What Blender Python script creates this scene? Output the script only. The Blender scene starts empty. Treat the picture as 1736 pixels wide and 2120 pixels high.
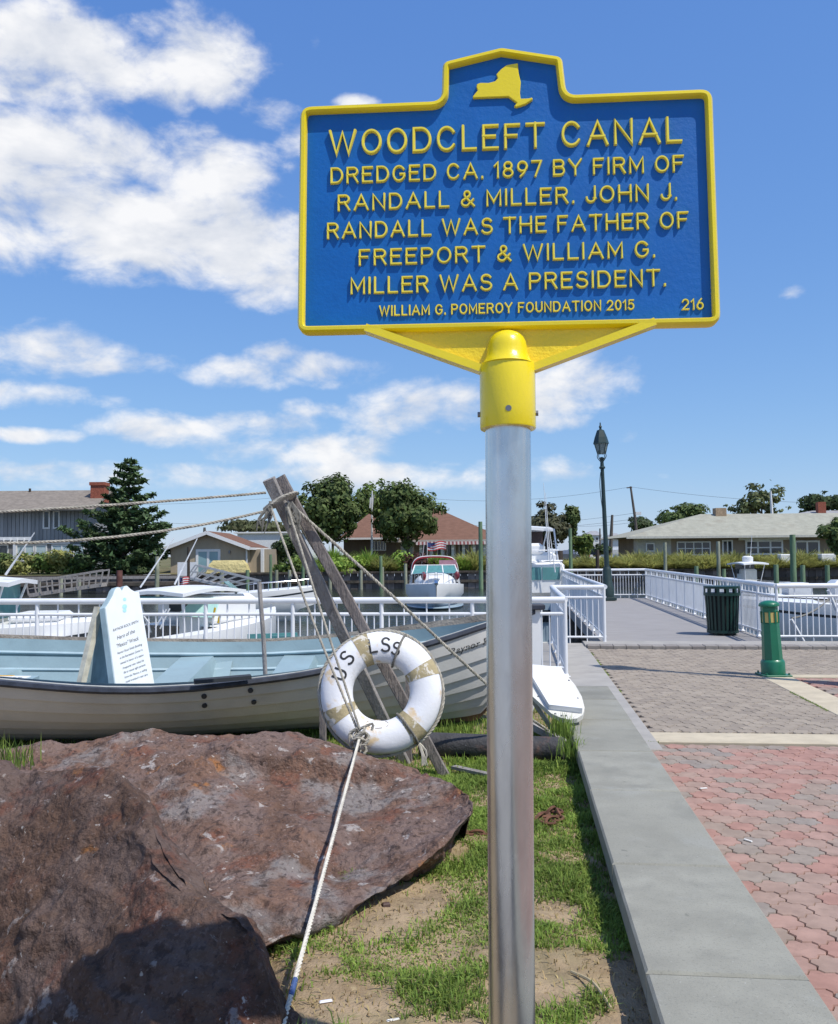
import bpy, math, random
import numpy as np
from mathutils import Vector, Matrix
from mathutils.bvhtree import BVHTree
random.seed(7); RNG = np.random.default_rng(7)
scene = bpy.context.scene
COL = scene.collection
PI = math.pi; rad = math.radians

# ---------------------------------------------------------------- camera, sky, sun, exposure
FPX, CX, CY = 1880.0, 868.0, 1060.0            # measuring frame of 1736 x 2120
YAW, PITCH, ROLL = rad(6.13), math.atan(88/1880.0), rad(-0.5)
CAM = Vector((0, 0, 1.55))
RM = Matrix.Rotation(YAW, 3, 'Z') @ Matrix.Rotation(PI/2+PITCH, 3, 'X') @ Matrix.Rotation(ROLL, 3, 'Z')
RIGHT = Vector((math.cos(YAW), math.sin(YAW), 0)); FWD = Vector((-math.sin(YAW), math.cos(YAW), 0))
cd = bpy.data.cameras.new('camera'); cam = bpy.data.objects.new('camera', cd); COL.objects.link(cam)
cam.matrix_world = Matrix.Translation(CAM) @ RM.to_4x4()
cd.sensor_width = 36; cd.lens = 36*FPX/2120.0; cd.clip_start = 0.05; cd.clip_end = 6000
scene.camera = cam
scene.view_settings.view_transform = 'Standard'; scene.view_settings.look = 'None'
scene.view_settings.exposure = 0.0; scene.view_settings.gamma = 1.0
scene.view_settings.use_curve_mapping = False

def ray(px, py): return RM @ Vector(((px-CX)/FPX, -(py-CY)/FPX, -1.0))
def pt(px, py, d):                               # point seen at (px,py), d metres ahead
    r = ray(px, py); return CAM + r*(d/r.dot(FWD))
def ptz(px, py, z):
    r = ray(px, py); return CAM + r*((z-CAM.z)/r.z)
def ptplane(px, py, o, n):
    r = ray(px, py); return CAM + r*((o-CAM).dot(n)/r.dot(n))
def cw(x, d, z=0.0): return RIGHT*x + FWD*d + Vector((0, 0, z))
def zat(px, py, d): return pt(px, py, d).z
def xat(px, d): return pt(px, 1148, d).dot(RIGHT)

SUN_EL = rad(58.5); SUN_H = Vector((0.86, -0.51, 0)).normalized()
SUN_DIR = Vector((SUN_H.x*math.cos(SUN_EL), SUN_H.y*math.cos(SUN_EL), math.sin(SUN_EL)))
sl = bpy.data.lights.new('sun', 'SUN'); sl.energy = 4.4; sl.angle = rad(0.53); sl.color = (1.0, 0.955, 0.88)
so = bpy.data.objects.new('sun', sl); COL.objects.link(so)
so.rotation_euler = SUN_DIR.to_track_quat('Z', 'Y').to_euler(); so.location = (8, -6, 20)

world = bpy.data.worlds.new('World'); scene.world = world; world.use_nodes = True
def build_world():
    nt = world.node_tree; N = nt.nodes; L = nt.links
    N.clear()
    out = N.new('ShaderNodeOutputWorld'); bg = N.new('ShaderNodeBackground')
    sky = N.new('ShaderNodeTexSky'); sky.sky_type = 'NISHITA'; sky.sun_disc = False
    sky.sun_elevation = SUN_EL; sky.sun_rotation = math.atan2(SUN_H.x, SUN_H.y)
    sky.altitude = 0; sky.air_density = 1.0; sky.dust_density = 0.15; sky.ozone_density = 3.0
    tc = N.new('ShaderNodeTexCoord'); sep = N.new('ShaderNodeSeparateXYZ'); L.new(tc.outputs['Generated'], sep.inputs[0])
    def m(op, a, b=None, c=None, clamp=False):
        n = N.new('ShaderNodeMath'); n.operation = op; n.use_clamp = clamp
        for i, v in enumerate((a, b, c)):
            if v is None: continue
            if isinstance(v, (int, float)): n.inputs[i].default_value = v
            else: L.new(v, n.inputs[i])
        return n.outputs[0]
    az = m('ARCTAN2', sep.outputs[0], sep.outputs[1]); el = m('ARCSINE', sep.outputs[2])
    # fractal cloud detail in (azimuth, elevation)
    def noise(scale, dx, dy, detail, rough, dist=0.0, ys=1.8):
        cmb = N.new('ShaderNodeCombineXYZ')
        L.new(m('ADD', az, dx), cmb.inputs[0]); L.new(m('MULTIPLY', m('ADD', el, dy), ys), cmb.inputs[1])
        n = N.new('ShaderNodeTexNoise'); n.noise_dimensions = '3D'
        n.inputs['Scale'].default_value = scale; n.inputs['Detail'].default_value = detail
        n.inputs['Roughness'].default_value = rough; n.inputs['Distortion'].default_value = dist
        L.new(cmb.outputs[0], n.inputs['Vector']); return n.outputs['Fac']
    f1 = noise(9.0, 0.35, 0.1, 9, 0.56, 0.25)
    f2 = noise(9.0, 0.337, 0.122, 5, 0.56, 0.25)
    f3 = noise(30.0, 0.9, 0.3, 5, 0.6, 0.4, 1.5)
    fl = noise(2.6, 1.7, 0.4, 2, 0.5, 0.0, 2.2)
    # where the clouds of the photograph stand: px, py, half sizes, strength
    blobs = [(150, 110, 260, 95, 1.0), (400, 120, 190, 95, 1.0), (350, 190, 70, 60, .8), (480, 140, 75, 50, .6),
             (60, 170, 190, 70, .9), (100, 290, 260, 75, 1.1), (300, 330, 300, 95, 1.15), (200, 450, 380, 130, 1.3),
             (480, 500, 240, 110, 1.2), (560, 570, 170, 70, 1.0), (560, 235, 70, 45, .55), (-120, 380, 260, 170, 1.2),
             (60, 725, 210, 60, .9), (150, 760, 150, 34, .8), (60, 815, 190, 34, .75), (520, 768, 160, 44, .75), (640, 765, 180, 46, .8), (570, 735, 80, 34, .75), (330, 738, 90, 34, .35),
             (360, 890, 190, 44, .75), (520, 880, 190, 40, .75), (650, 930, 280, 50, .7), (880, 850, 190, 70, .8), (820, 880, 120, 40, .7), (1200, 780, 170, 74, .72), (1130, 830, 120, 50, .6),
             (740, 212, 60, 22, .75), (80, 902, 110, 18, .6), (90, 968, 60, 12, .4), (150, 965, 40, 14, .5),
             (820, 985, 460, 46, .75), (300, 985, 420, 34, .45), (640, 850, 80, 30, .4), (1280, 905, 60, 22, .35), (655, 95, 18, 20, .12),
             (1640, 605, 26, 16, .1), (620, 290, 60, 40, .5), (1100, 870, 160, 30, .4)]
    mask = None
    for (px, py, wx, wy, s) in blobs:
        r = ray(px, py).normalized(); a0 = math.atan2(r.x, r.y); e0 = math.asin(r.z)
        u = m('MULTIPLY', m('SUBTRACT', az, a0), FPX/wx*0.97); v = m('MULTIPLY', m('SUBTRACT', el, e0), FPX/wy*0.97)
        q = m('ADD', m('MULTIPLY', u, u), m('MULTIPLY', v, v))
        val = m('SUBTRACT', s, m('MULTIPLY', q, s+0.35))
        mask = val if mask is None else m('SMOOTH_MAX', mask, val, 0.25)
    # the same kind of broken cloud goes on round the rest of the sky
    away = m('ABSOLUTE', m('SUBTRACT', az, -YAW))
    gate = m('SMOOTHSTEP' if False else 'MULTIPLY', m('SUBTRACT', away, 0.5), 3.0, None, True)
    gen = m('SUBTRACT', m('MULTIPLY', m('MULTIPLY', m('SUBTRACT', fl, 0.5), 6.0), 1.0), m('SUBTRACT', 1.6, m('MULTIPLY', gate, 1.4)))
    mask = m('MAXIMUM', mask, gen)
    mask = m('MAXIMUM', mask, -1.0)
    dens = m('ADD', m('MULTIPLY', mask, 0.64), m('ADD', m('MULTIPLY', m('SUBTRACT', f1, 0.475), 2.5), m('MULTIPLY', m('SUBTRACT', f3, 0.5), 0.75)))
    mr = N.new('ShaderNodeMapRange'); mr.interpolation_type = 'SMOOTHSTEP'; L.new(dens, mr.inputs[0])
    mr.inputs[1].default_value = -0.04; mr.inputs[2].default_value = 0.80
    fade = m('MULTIPLY', m('SUBTRACT', el, 0.015), 14.0, None, True)
    alpha = m('MULTIPLY', m('MULTIPLY', mr.outputs[0], 0.96), fade)
    lit = m('ADD', 0.56, m('MULTIPLY', m('SUBTRACT', f1, f2), 3.2))
    thick = m('MULTIPLY', m('SUBTRACT', dens, 0.35), 0.16, None, True)
    lit = m('SUBTRACT', lit, thick, None, True)
    cr = N.new('ShaderNodeMix'); cr.data_type = 'RGBA'; L.new(lit, cr.inputs['Factor'])
    cr.inputs['A'].default_value = (6.4, 6.8, 7.6, 1); cr.inputs['B'].default_value = (9.3, 9.3, 9.4, 1)
    mx = N.new('ShaderNodeMix'); mx.data_type = 'RGBA'
    # the camera's white balance and tone on the sky, channel by channel
    sc_ = N.new('ShaderNodeSeparateColor'); L.new(sky.outputs[0], sc_.inputs[0]); cc_ = N.new('ShaderNodeCombineColor')
    for k, (g_, t_) in enumerate(((.80, 1.10), (.64, 1.80), (.36, 4.15))): L.new(m('MULTIPLY', m('POWER', sc_.outputs[k], g_), t_), cc_.inputs[k])
    L.new(alpha, mx.inputs['Factor']); L.new(cc_.outputs[0], mx.inputs['A']); L.new(cr.outputs['Result'], mx.inputs['B'])
    L.new(mx.outputs['Result'], bg.inputs['Color']); bg.inputs['Strength'].default_value = 0.105
    L.new(bg.outputs[0], out.inputs['Surface'])
build_world()

# ---------------------------------------------------------------- materials
MATS = {}
def mat(name, col, rough=0.6, metal=0.0, spec=0.5, var=0.12, vs=6.0, layers=(), bump=0.0, bs=40.0, bd=4.0,
        stretch=(1, 1, 1), island=0.0, transl=0.0, coat=0.0, aniso=0.0, rvar=0.0, trans=0.0, space='pos'):
    if name in MATS: return MATS[name]
    mt = bpy.data.materials.new(name); mt.use_nodes = True; MATS[name] = mt
    nt = mt.node_tree; N = nt.nodes; L = nt.links; b = N['Principled BSDF']
    if space == 'pos':
        g = N.new('ShaderNodeNewGeometry'); src = g.outputs['Position']
    else:
        g = N.new('ShaderNodeTexCoord'); src = g.outputs['Object']
    mp = N.new('ShaderNodeMapping'); mp.inputs['Scale'].default_value = stretch; L.new(src, mp.inputs[0]); src = mp.outputs[0]
    def noise(scale, detail=5, rough_=0.6, dist=0.0):
        n = N.new('ShaderNodeTexNoise'); n.inputs['Scale'].default_value = scale; n.inputs['Detail'].default_value = detail
        n.inputs['Roughness'].default_value = rough_; n.inputs['Distortion'].default_value = dist
        L.new(src, n.inputs['Vector']); return n.outputs['Fac']
    c = Vector(col[:3])
    def mixrgb(fac, a, bb):
        x = N.new('ShaderNodeMix'); x.data_type = 'RGBA'
        L.new(fac, x.inputs['Factor'])
        for k, v in (('A', a), ('B', bb)):
            if isinstance(v, (tuple, list, Vector)): x.inputs[k].default_value = (v[0], v[1], v[2], 1)
            else: L.new(v, x.inputs[k])
        return x.outputs['Result']
    def ramp(fac, lo, hi):
        r = N.new('ShaderNodeMapRange'); r.interpolation_type = 'SMOOTHSTEP'
        r.inputs[1].default_value = lo; r.inputs[2].default_value = hi; L.new(fac, r.inputs[0]); return r.outputs[0]
    cur = mixrgb(ramp(noise(vs), .3, .7), c*(1-var), c*(1+var)) if var else tuple(c)
    for (lc, sc, lo, hi, det, amt) in layers:
        f = ramp(noise(sc, det, .62, .3), lo, hi)
        mm = N.new('ShaderNodeMath'); mm.operation = 'MULTIPLY'; L.new(f, mm.inputs[0]); mm.inputs[1].default_value = amt
        cur = mixrgb(mm.outputs[0], cur, lc)
    if island:
        gi = N.new('ShaderNodeNewGeometry')
        hsv = N.new('ShaderNodeHueSaturation'); mrg = N.new('ShaderNodeMapRange')
        L.new(gi.outputs['Random Per Island'], mrg.inputs[0]); mrg.inputs[3].default_value = 1-island; mrg.inputs[4].default_value = 1+island
        L.new(mrg.outputs[0], hsv.inputs['Value'])
        if isinstance(cur, tuple): hsv.inputs['Color'].default_value = (*cur, 1)
        else: L.new(cur, hsv.inputs['Color'])
        mr2 = N.new('ShaderNodeMapRange'); wn = N.new('ShaderNodeTexWhiteNoise'); wn.noise_dimensions = '1D'
        L.new(gi.outputs['Random Per Island'], wn.inputs['W']); L.new(wn.outputs['Value'], mr2.inputs[0])
        mr2.inputs[3].default_value = 0.5-island*.05; mr2.inputs[4].default_value = 0.5+island*.03; L.new(mr2.outputs[0], hsv.inputs['Hue'])
        cur = hsv.outputs['Color']
    if isinstance(cur, tuple): b.inputs['Base Color'].default_value = (*cur, 1)
    else: L.new(cur, b.inputs['Base Color'])
    b.inputs['Roughness'].default_value = rough; b.inputs['Metallic'].default_value = metal
    b.inputs['Specular IOR Level'].default_value = spec
    if coat: b.inputs['Coat Weight'].default_value = coat; b.inputs['Coat Roughness'].default_value = 0.08
    if aniso: b.inputs['Anisotropic'].default_value = aniso
    if trans: b.inputs['Transmission Weight'].default_value = trans
    if rvar:
        mr3 = N.new('ShaderNodeMapRange'); L.new(noise(vs*2.3), mr3.inputs[0])
        mr3.inputs[3].default_value = max(0.02, rough-rvar); mr3.inputs[4].default_value = min(1, rough+rvar)
        L.new(mr3.outputs[0], b.inputs['Roughness'])
    if bump:
        bp = N.new('ShaderNodeBump'); bp.inputs['Strength'].default_value = bump; bp.inputs['Distance'].default_value = 1.0/bs
        L.new(noise(bs, bd, .6), bp.inputs['Height']); L.new(bp.outputs[0], b.inputs['Normal'])
    if transl:
        tr = N.new('ShaderNodeBsdfTranslucent'); ms = N.new('ShaderNodeMixShader'); ms.inputs[0].default_value = transl
        if isinstance(cur, tuple): tr.inputs[0].default_value = (*cur, 1)
        else: L.new(cur, tr.inputs[0])
        L.new(b.outputs[0], ms.inputs[1]); L.new(tr.outputs[0], ms.inputs[2]); L.new(ms.outputs[0], N['Material Output'].inputs[0])
    return mt

# ---------------------------------------------------------------- mesh building
INV = {}
def link(o, parent=None):
    COL.objects.link(o)
    if parent is not None: o.parent = parent; INV[o.name] = INV.get(parent.name, Matrix.Identity(4))
    return o
def tag(o, label=None, cat=None, group=None, kind=None):
    if label: o['label'] = label
    if cat: o['category'] = cat
    if group: o['group'] = group
    if kind: o['kind'] = kind
    return o
def thing(name, label, cat, loc=(0, 0, 0), rotz=0.0, group=None, M=None):
    o = bpy.data.objects.new(name, None); o.empty_display_size = .2; COL.objects.link(o)
    m = M if M is not None else Matrix.Translation(Vector(loc)) @ Matrix.Rotation(rotz, 4, 'Z')
    o.matrix_world = m; INV[o.name] = m.inverted()
    return tag(o, label, cat, group)
def inst(src, parent, M):
    o = bpy.data.objects.new(src.name.split('.')[0], src.data); COL.objects.link(o)
    o.parent = parent; o.matrix_local = M; INV[o.name] = INV.get(parent.name, Matrix.Identity(4)); return o
def copy_tree(o, parent=None):
    c = o.copy(); COL.objects.link(c)
    if parent is not None: c.parent = parent
    for ch in o.children: copy_tree(ch, c)
    return c
def raw_mesh(name, verts, faces, m, smooth=False):
    me = bpy.data.meshes.new(name); me.from_pydata(verts, [], faces)
    if m is not None: me.materials.append(m)
    if smooth: me.polygons.foreach_set('use_smooth', [True]*len(me.polygons))
    me.update(); return me
def np_mesh(name, V, F, m, smooth=False):           # F: (n,k) int array
    me = bpy.data.meshes.new(name); V = np.asarray(V, np.float32); F = np.asarray(F, np.int32); n, k = F.shape
    me.vertices.add(len(V)); me.vertices.foreach_set('co', V.ravel())
    me.loops.add(n*k); me.loops.foreach_set('vertex_index', F.ravel())
    me.polygons.add(n); me.polygons.foreach_set('loop_start', np.arange(0, n*k, k, dtype=np.int32))
    try: me.polygons.foreach_set('loop_total', np.full(n, k, np.int32))
    except Exception: pass
    if smooth: me.polygons.foreach_set('use_smooth', np.ones(n, bool))
    me.update(calc_edges=True); me.validate()
    if m is not None: me.materials.append(m)
    return me
def add_obj(name, me, parent=None, loc=None):
    o = bpy.data.objects.new(name, me)
    if loc is not None: o.location = loc
    return link(o, parent)
def frame_to(p0, p1, up=Vector((0, 0, 1))):
    z = (p1-p0).normalized(); x = up.cross(z)
    if x.length < 1e-4: x = Vector((1, 0, 0)).cross(z)
    x.normalize(); return x, z.cross(x), z

class MB:
    def __init__(s): s.v = []; s.f = []
    def add(s, vs, fs):
        k = len(s.v); s.v += [Vector(p) for p in vs]; s.f += [tuple(i+k for i in f) for f in fs]; return s
    def box(s, c, sz, M=None, bev=0.0):
        c = Vector(c); hx, hy, hz = sz[0]/2, sz[1]/2, sz[2]/2
        if bev:
            b = bev; vs = []; 
            for zz, i in ((-hz, b), (-hz+b, 0), (hz-b, 0), (hz, b)):
                for x, y in ((-hx+i, -hy+i), (hx-i, -hy+i), (hx-i, hy-i), (-hx+i, hy-i)): vs.append(Vector((x, y, zz)))
            fs = [(3, 2, 1, 0), (12, 13, 14, 15)]
            for r in range(3):
                for k in range(4): fs.append((r*4+k, r*4+(k+1) % 4, r*4+4+(k+1) % 4, r*4+4+k))
        else:
            vs = [Vector((x, y, z)) for z in (-hz, hz) for x, y in ((-hx, -hy), (hx, -hy), (hx, hy), (-hx, hy))]
            fs = [(3, 2, 1, 0), (4, 5, 6, 7), (0, 1, 5, 4), (1, 2, 6, 5), (2, 3, 7, 6), (3, 0, 4, 7)]
        if M is not None: vs = [M @ v for v in vs]
        return s.add([c+v for v in vs], fs)
    def beam(s, p0, p1, w, h, up=Vector((0, 0, 1)), w1=None, h1=None):
        p0 = Vector(p0); p1 = Vector(p1); x, y, z = frame_to(p0, p1, up); w1 = w1 or w; h1 = h1 or h
        vs = []
        for p, a, b in ((p0, w, h), (p1, w1, h1)):
            for i, j in ((-1, -1), (1, -1), (1, 1), (-1, 1)): vs.append(p+x*(i*a/2)+y*(j*b/2))
        return s.add(vs, [(3, 2, 1, 0), (4, 5, 6, 7), (0, 1, 5, 4), (1, 2, 6, 5), (2, 3, 7, 6), (3, 0, 4, 7)])
    def tube(s, pts, r, n=8, caps=True, closed=False):
        pts = [Vector(p) for p in pts]; m = len(pts); k = len(s.v)
        rs = r if isinstance(r, (list, tuple)) else [r]*m
        prev = None
        for i, p in enumerate(pts):
            if closed: t = pts[(i+1) % m]-pts[i-1]
            else: t = pts[min(i+1, m-1)]-pts[max(i-1, 0)]
            t.normalize()
            if prev is None:
                a = Vector((0, 0, 1)) if abs(t.z) < .9 else Vector((1, 0, 0)); x = a.cross(t).normalized()
            else: x = (prev-t*prev.dot(t)).normalized()
            prev = x; y = t.cross(x)
            for j in range(n):
                an = 2*PI*j/n; s.v.append(p+(x*math.cos(an)+y*math.sin(an))*rs[i])
        for i in range(m if closed else m-1):
            a0 = k+i*n; b0 = k+((i+1) % m)*n
            for j in range(n): s.f.append((a0+j, a0+(j+1) % n, b0+(j+1) % n, b0+j))
        if caps and not closed:
            s.f.append(tuple(k+j for j in reversed(range(n)))); s.f.append(tuple(k+(m-1)*n+j for j in range(n)))
        return s
    def lathe(s, prof, n=16, o=(0, 0, 0), M=None, rot=0.0):
        o = Vector(o); k = len(s.v)
        for r, z in prof:
            for j in range(n):
                a = 2*PI*j/n+rot; v = Vector((r*math.cos(a), r*math.sin(a), z)); s.v.append(o+(M @ v if M is not None else v))
        for i in range(len(prof)-1):
            for j in range(n): s.f.append((k+i*n+j, k+i*n+(j+1) % n, k+(i+1)*n+(j+1) % n, k+(i+1)*n+j))
        s.f.append(tuple(k+j for j in reversed(range(n)))); s.f.append(tuple(k+(len(prof)-1)*n+j for j in range(n)))
        return s
    def prism(s, poly, o, u, v, n, t):              # polygon in (u,v) plane, extruded by t along n
        o = Vector(o); k = len(poly)
        base = [o+u*a+v*b for a, b in poly]
        vs = base+[p+n*t for p in base]
        fs = [tuple(reversed(range(k))), tuple(range(k, 2*k))]+[(i, (i+1) % k, k+(i+1) % k, k+i) for i in range(k)]
        return s.add(vs, fs)
    def slab(s, pts, n, t):                          # planar world polygon thickened by t along n
        k = len(pts); pts = [Vector(p) for p in pts]; n = Vector(n)
        return s.add(pts+[p+n*t for p in pts], [tuple(reversed(range(k))), tuple(range(k, 2*k))]+[(i, (i+1) % k, k+(i+1) % k, k+i) for i in range(k)])
    def ball(s, c, r, n=10, sz=(1, 1, 1), M=None):
        prof = [(max(1e-4, math.sin(PI*i/n)), -math.cos(PI*i/n)) for i in range(n+1)]
        k = len(s.v); s.lathe(prof, n*2-4)
        for i in range(k, len(s.v)):
            q = Vector((s.v[i].x*sz[0], s.v[i].y*sz[1], s.v[i].z*sz[2]))*r
            s.v[i] = Vector(c)+(M @ q if M is not None else q)
        return s
    def build(s, name, m, parent=None, smooth=False, world=False, label=None, at=None):
        vs = s.v
        if world and parent is not None:
            iv = INV[parent.name]; vs = [iv @ p for p in vs]
        if at is not None: vs = [p-Vector(at) for p in vs]
        me = raw_mesh(name, [tuple(p) for p in vs], s.f, m, smooth)
        if smooth:
            try: me.set_sharp_from_angle(angle=rad(40))
            except Exception: pass
        o = add_obj(name, me, parent, at)
        if label: o['label'] = label
        return o

# numpy value noise
def _hash(ix, iy, iz, seed):
    h = (ix*374761393+iy*668265263+iz*2147483647+seed*1274126177) & 0xFFFFFFFF
    h = ((h ^ (h >> 13))*1274126177) & 0xFFFFFFFF
    return ((h ^ (h >> 16)) & 0xFFFF)/65535.0
def vnoise(P, scale, seed=0):
    P = np.asarray(P, float)*scale; I = np.floor(P).astype(np.int64); f = P-I; f = f*f*(3-2*f); r = 0
    for dx in (0, 1):
        for dy in (0, 1):
            for dz in (0, 1):
                w = (f[:, 0] if dx else 1-f[:, 0])*(f[:, 1] if dy else 1-f[:, 1])*(f[:, 2] if dz else 1-f[:, 2])
                r = r+w*_hash(I[:, 0]+dx, I[:, 1]+dy, I[:, 2]+dz, seed)
    return r
def fbm(P, scale, octv=4, seed=0, gain=.5):
    a = 1.0; t = 0; s = 0
    for o in range(octv): t = t+a*vnoise(P, scale*2**o, seed+o*17); s += a; a *= gain
    return t/s

def leaf_mesh(name, centers, normals, sizes, m, aspect=1.6):
    n = len(centers); nn = normals/np.linalg.norm(normals, axis=1, keepdims=True)
    r = RNG.normal(size=(n, 3)); a = np.cross(nn, r); a /= np.linalg.norm(a, axis=1, keepdims=True)+1e-9; b = np.cross(nn, a)
    s = sizes[:, None]
    V = np.stack([centers-a*s*aspect*.5, centers-b*s*.42+a*s*.05, centers+a*s*aspect*.5, centers+b*s*.42+a*s*.05], 1).reshape(-1, 3)
    F = np.arange(4*n).reshape(n, 4)
    return np_mesh(name, V, F, m)
def crown_points(c, rx, ry, rz, n, lumps=26, lump=.42, seed=1):
    rg = np.random.default_rng(seed); d = rg.normal(size=(lumps, 3)); d /= np.linalg.norm(d, axis=1, keepdims=True)
    rr = rg.uniform(.28, .80, lumps)[:, None]; rr[::5] = rg.uniform(.82, .98, len(rr[::5]))[:, None]; lc = d*rr; lr = rg.uniform(lump*.45, lump*1.25, lumps); lr[::5] *= .5
    wgt = lr**2.2*rg.uniform(.5, 1.5, lumps); k = rg.choice(lumps, n, p=wgt/wgt.sum()); dd = rg.normal(size=(n, 3)); dd /= np.linalg.norm(dd, axis=1, keepdims=True)
    q = rg.uniform(0, 1, n)**.38
    p = lc[k]+dd*(lr[k]*q)[:, None]
    nrm = dd+.6*p+rg.normal(size=(n, 3))*.45+np.array([0, 0, .3])
    return np.asarray(c)+p*np.array([rx, ry, rz]), nrm

# ---------------------------------------------------------------- the setting: ground, plaza, canal
WATER_Z = -1.3; GZ = .36                        # water level; level of the raised grass bed
M_dirt = mat('dry_dirt', (.33, .245, .155), .95, spec=.1, var=.22, vs=9,
             layers=[((.22, .15, .08), 3.2, .5, .75, 6, .7), ((.48, .38, .22), 30, .5, .8, 5, .7), ((.10, .12, .04), 1.7, .52, .7, 5, .5)], bump=.8, bs=120)
M_conc = mat('concrete_coping', (.285, .285, .245), .85, spec=.3, var=.10, vs=2.2,
             layers=[((.17, .168, .145), 1.9, .50, .70, 7, .75), ((.37, .365, .32), 3.1, .55, .75, 6, .5), ((.10, .10, .09), 11, .70, .80, 3, .7), ((.20, .19, .15), 55, .62, .8, 3, .35)], bump=.25, bs=260)
def conc(i, k): return mat('concrete_coping_%d' % i, (.272*k, .264*k, .220*k), .85, spec=.3, var=.12, vs=2.2+i, layers=[((.165, .163, .142), 3.3+.5*i, .50, .72, 9, .42), ((.33*k, .328*k, .29*k), 3.7, .54, .70, 7, .5), ((.085, .085, .075), 13, .67, .73, 5, .6), ((.17, .165, .14), 130, .52, .70, 4, .5), ((.45, .44, .40), 90, .68, .76, 2, .5)], bump=.35, bs=240)
M_concs = [conc(0, 1.0), conc(1, .93), conc(2, 1.06)]
M_wallc = mat('concrete_wall', (.26, .25, .225), .9, spec=.2, var=.15, vs=3, layers=[((.12, .11, .10), 4, .5, .75, 6, .6)], bump=.3, bs=120)
M_walk = mat('concrete_walk', (.36, .34, .31), .9, spec=.2, var=.08, vs=3, layers=[((.25, .24, .22), 2.2, .5, .75, 6, .6)], bump=.2, bs=200)
M_cream = mat('cream_concrete', (.52, .45, .33), .9, spec=.2, var=.10, vs=4, layers=[((.34, .29, .22), 5, .55, .8, 6, .5)], bump=.2, bs=220)
M_sand = mat('joint_sand', (.23, .17, .135), .95, spec=.1, var=.25, vs=25)
M_deck = mat('deck_boards', (.30, .285, .275), .85, spec=.2, var=.12, vs=2.0, stretch=(.6, 6.5, 1), layers=[((.22, .205, .195), 3, .5, .7, 4, .5)], bump=.2, bs=30)
M_bulk = mat('bulkhead_timber', (.09, .075, .062), .9, spec=.2, var=.35, vs=3, layers=[((.05, .06, .045), 2, .5, .7, 4, .6)], bump=.4, bs=20)
M_water = mat('canal_water', (.035, .042, .034), .07, spec=.5, var=.2, vs=.3, stretch=(1, .45, 1), bump=.32, bs=2.6, bd=5)
M_bank = mat('bank_soil', (.17, .15, .085), .95, spec=.1, var=.3, vs=.8, layers=[((.08, .115, .035), .35, .45, .65, 5, .8)], bump=.5, bs=5)

def grid_mesh(name, x0, x1, y0, y1, nx, ny, zf, m):
    X, Y = np.meshgrid(np.linspace(x0, x1, nx), np.linspace(y0, y1, ny)); P = np.stack([X.ravel(), Y.ravel(), np.zeros(nx*ny)], 1)
    P[:, 2] = zf(P); i = np.arange(nx*ny).reshape(ny, nx)
    F = np.stack([i[:-1, :-1], i[:-1, 1:], i[1:, 1:], i[1:, :-1]], -1).reshape(-1, 4)
    return np_mesh(name, P, F, m, True)
def lawn_z(P):
    xc = P[:, 0]*RIGHT.x+P[:, 1]*RIGHT.y; dc = P[:, 0]*FWD.x+P[:, 1]*FWD.y
    dip = np.clip((-.36-xc)/.35, 0, 1)*np.clip((3.0-dc)/.4, 0, 1)
    return GZ-.42*dip+(fbm(P, 2.2, 3, 5)-.5)*.05+(fbm(P, 14, 3, 9)-.5)*.026
lawn = add_obj('lawn', grid_mesh('lawn', -9, .336, .92, 8.6, 200, 210, lawn_z, M_dirt)); tag(lawn, kind='structure')
g = MB(); g.box((-35, 5.4, -.97), (52.02, 13.1, 1.8))
tag(g.build('ground', M_bank), kind='structure')
o = MB().box((-29.85, -8.6, -.7), (60.3, 18.9, 1.39)).build('forecourt', M_walk); tag(o, kind='structure')
o = MB().box((-4.35, .88, .14), (9.35, .16, .52), bev=.01).build('bed_front_kerb', M_wallc); tag(o, kind='structure')

# plaza slab with its sand bed, walk strip, bands
plaza = MB(); plaza.box((15.2, -1, -.70), (29.8, 33.9, 1.32)); plaza = plaza.build('plaza_pavement', M_sand); tag(plaza, kind='structure')
o = MB().box((.645, 11.63, -.147), (.95, 8.54, .31), bev=.005).build('concrete_walk', M_walk); tag(o, kind='structure')
o = MB().box((-14.5, 10.36, -.5), (29.2, 3.3, .99), bev=.01).build('quay_walk', M_walk); tag(o, kind='structure')
o = MB().box((-4.35, 8.62, .12), (9.35, .14, .46), bev=.01).build('bed_kerb', M_wallc); tag(o, kind='structure')
for nm, b in (('cream_band', ((15.4, 7.86, -.045), (29.4, .40, .104))), ('cream_band', ((3.16, 9.86, -.045), (.36, 3.58, .1045))),
              ('cream_band', ((16.55, 11.78, -.045), (27.1, .24, .104))), ('quay_kerb', ((6.6, 15.60, -.06), (11.0, .7, .20)))):
    tag(MB().box(*b, bev=.005).build(nm, M_cream if nm == 'cream_band' else M_walk), kind='structure')

kerb = bpy.data.objects['quay_kerb']; M_kb = [mat('kerb_brick_a', (.27, .245, .22), .9, var=.12, vs=6), mat('kerb_brick_b', (.235, .21, .19), .9, var=.12, vs=6)]
KB = [raw_mesh('kerb_brick', *(lambda b: ([tuple(v) for v in b.v], b.f))(MB().box((0, 0, 0), (.198, .30, .10), bev=.006)), m) for m in M_kb]
for i in range(52):
    o = bpy.data.objects.new('kerb_brick', random.choice(KB)); COL.objects.link(o); o.parent = kerb; o.location = (1.22+i*.206, 15.14, random.uniform(-.002, .004))

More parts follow.
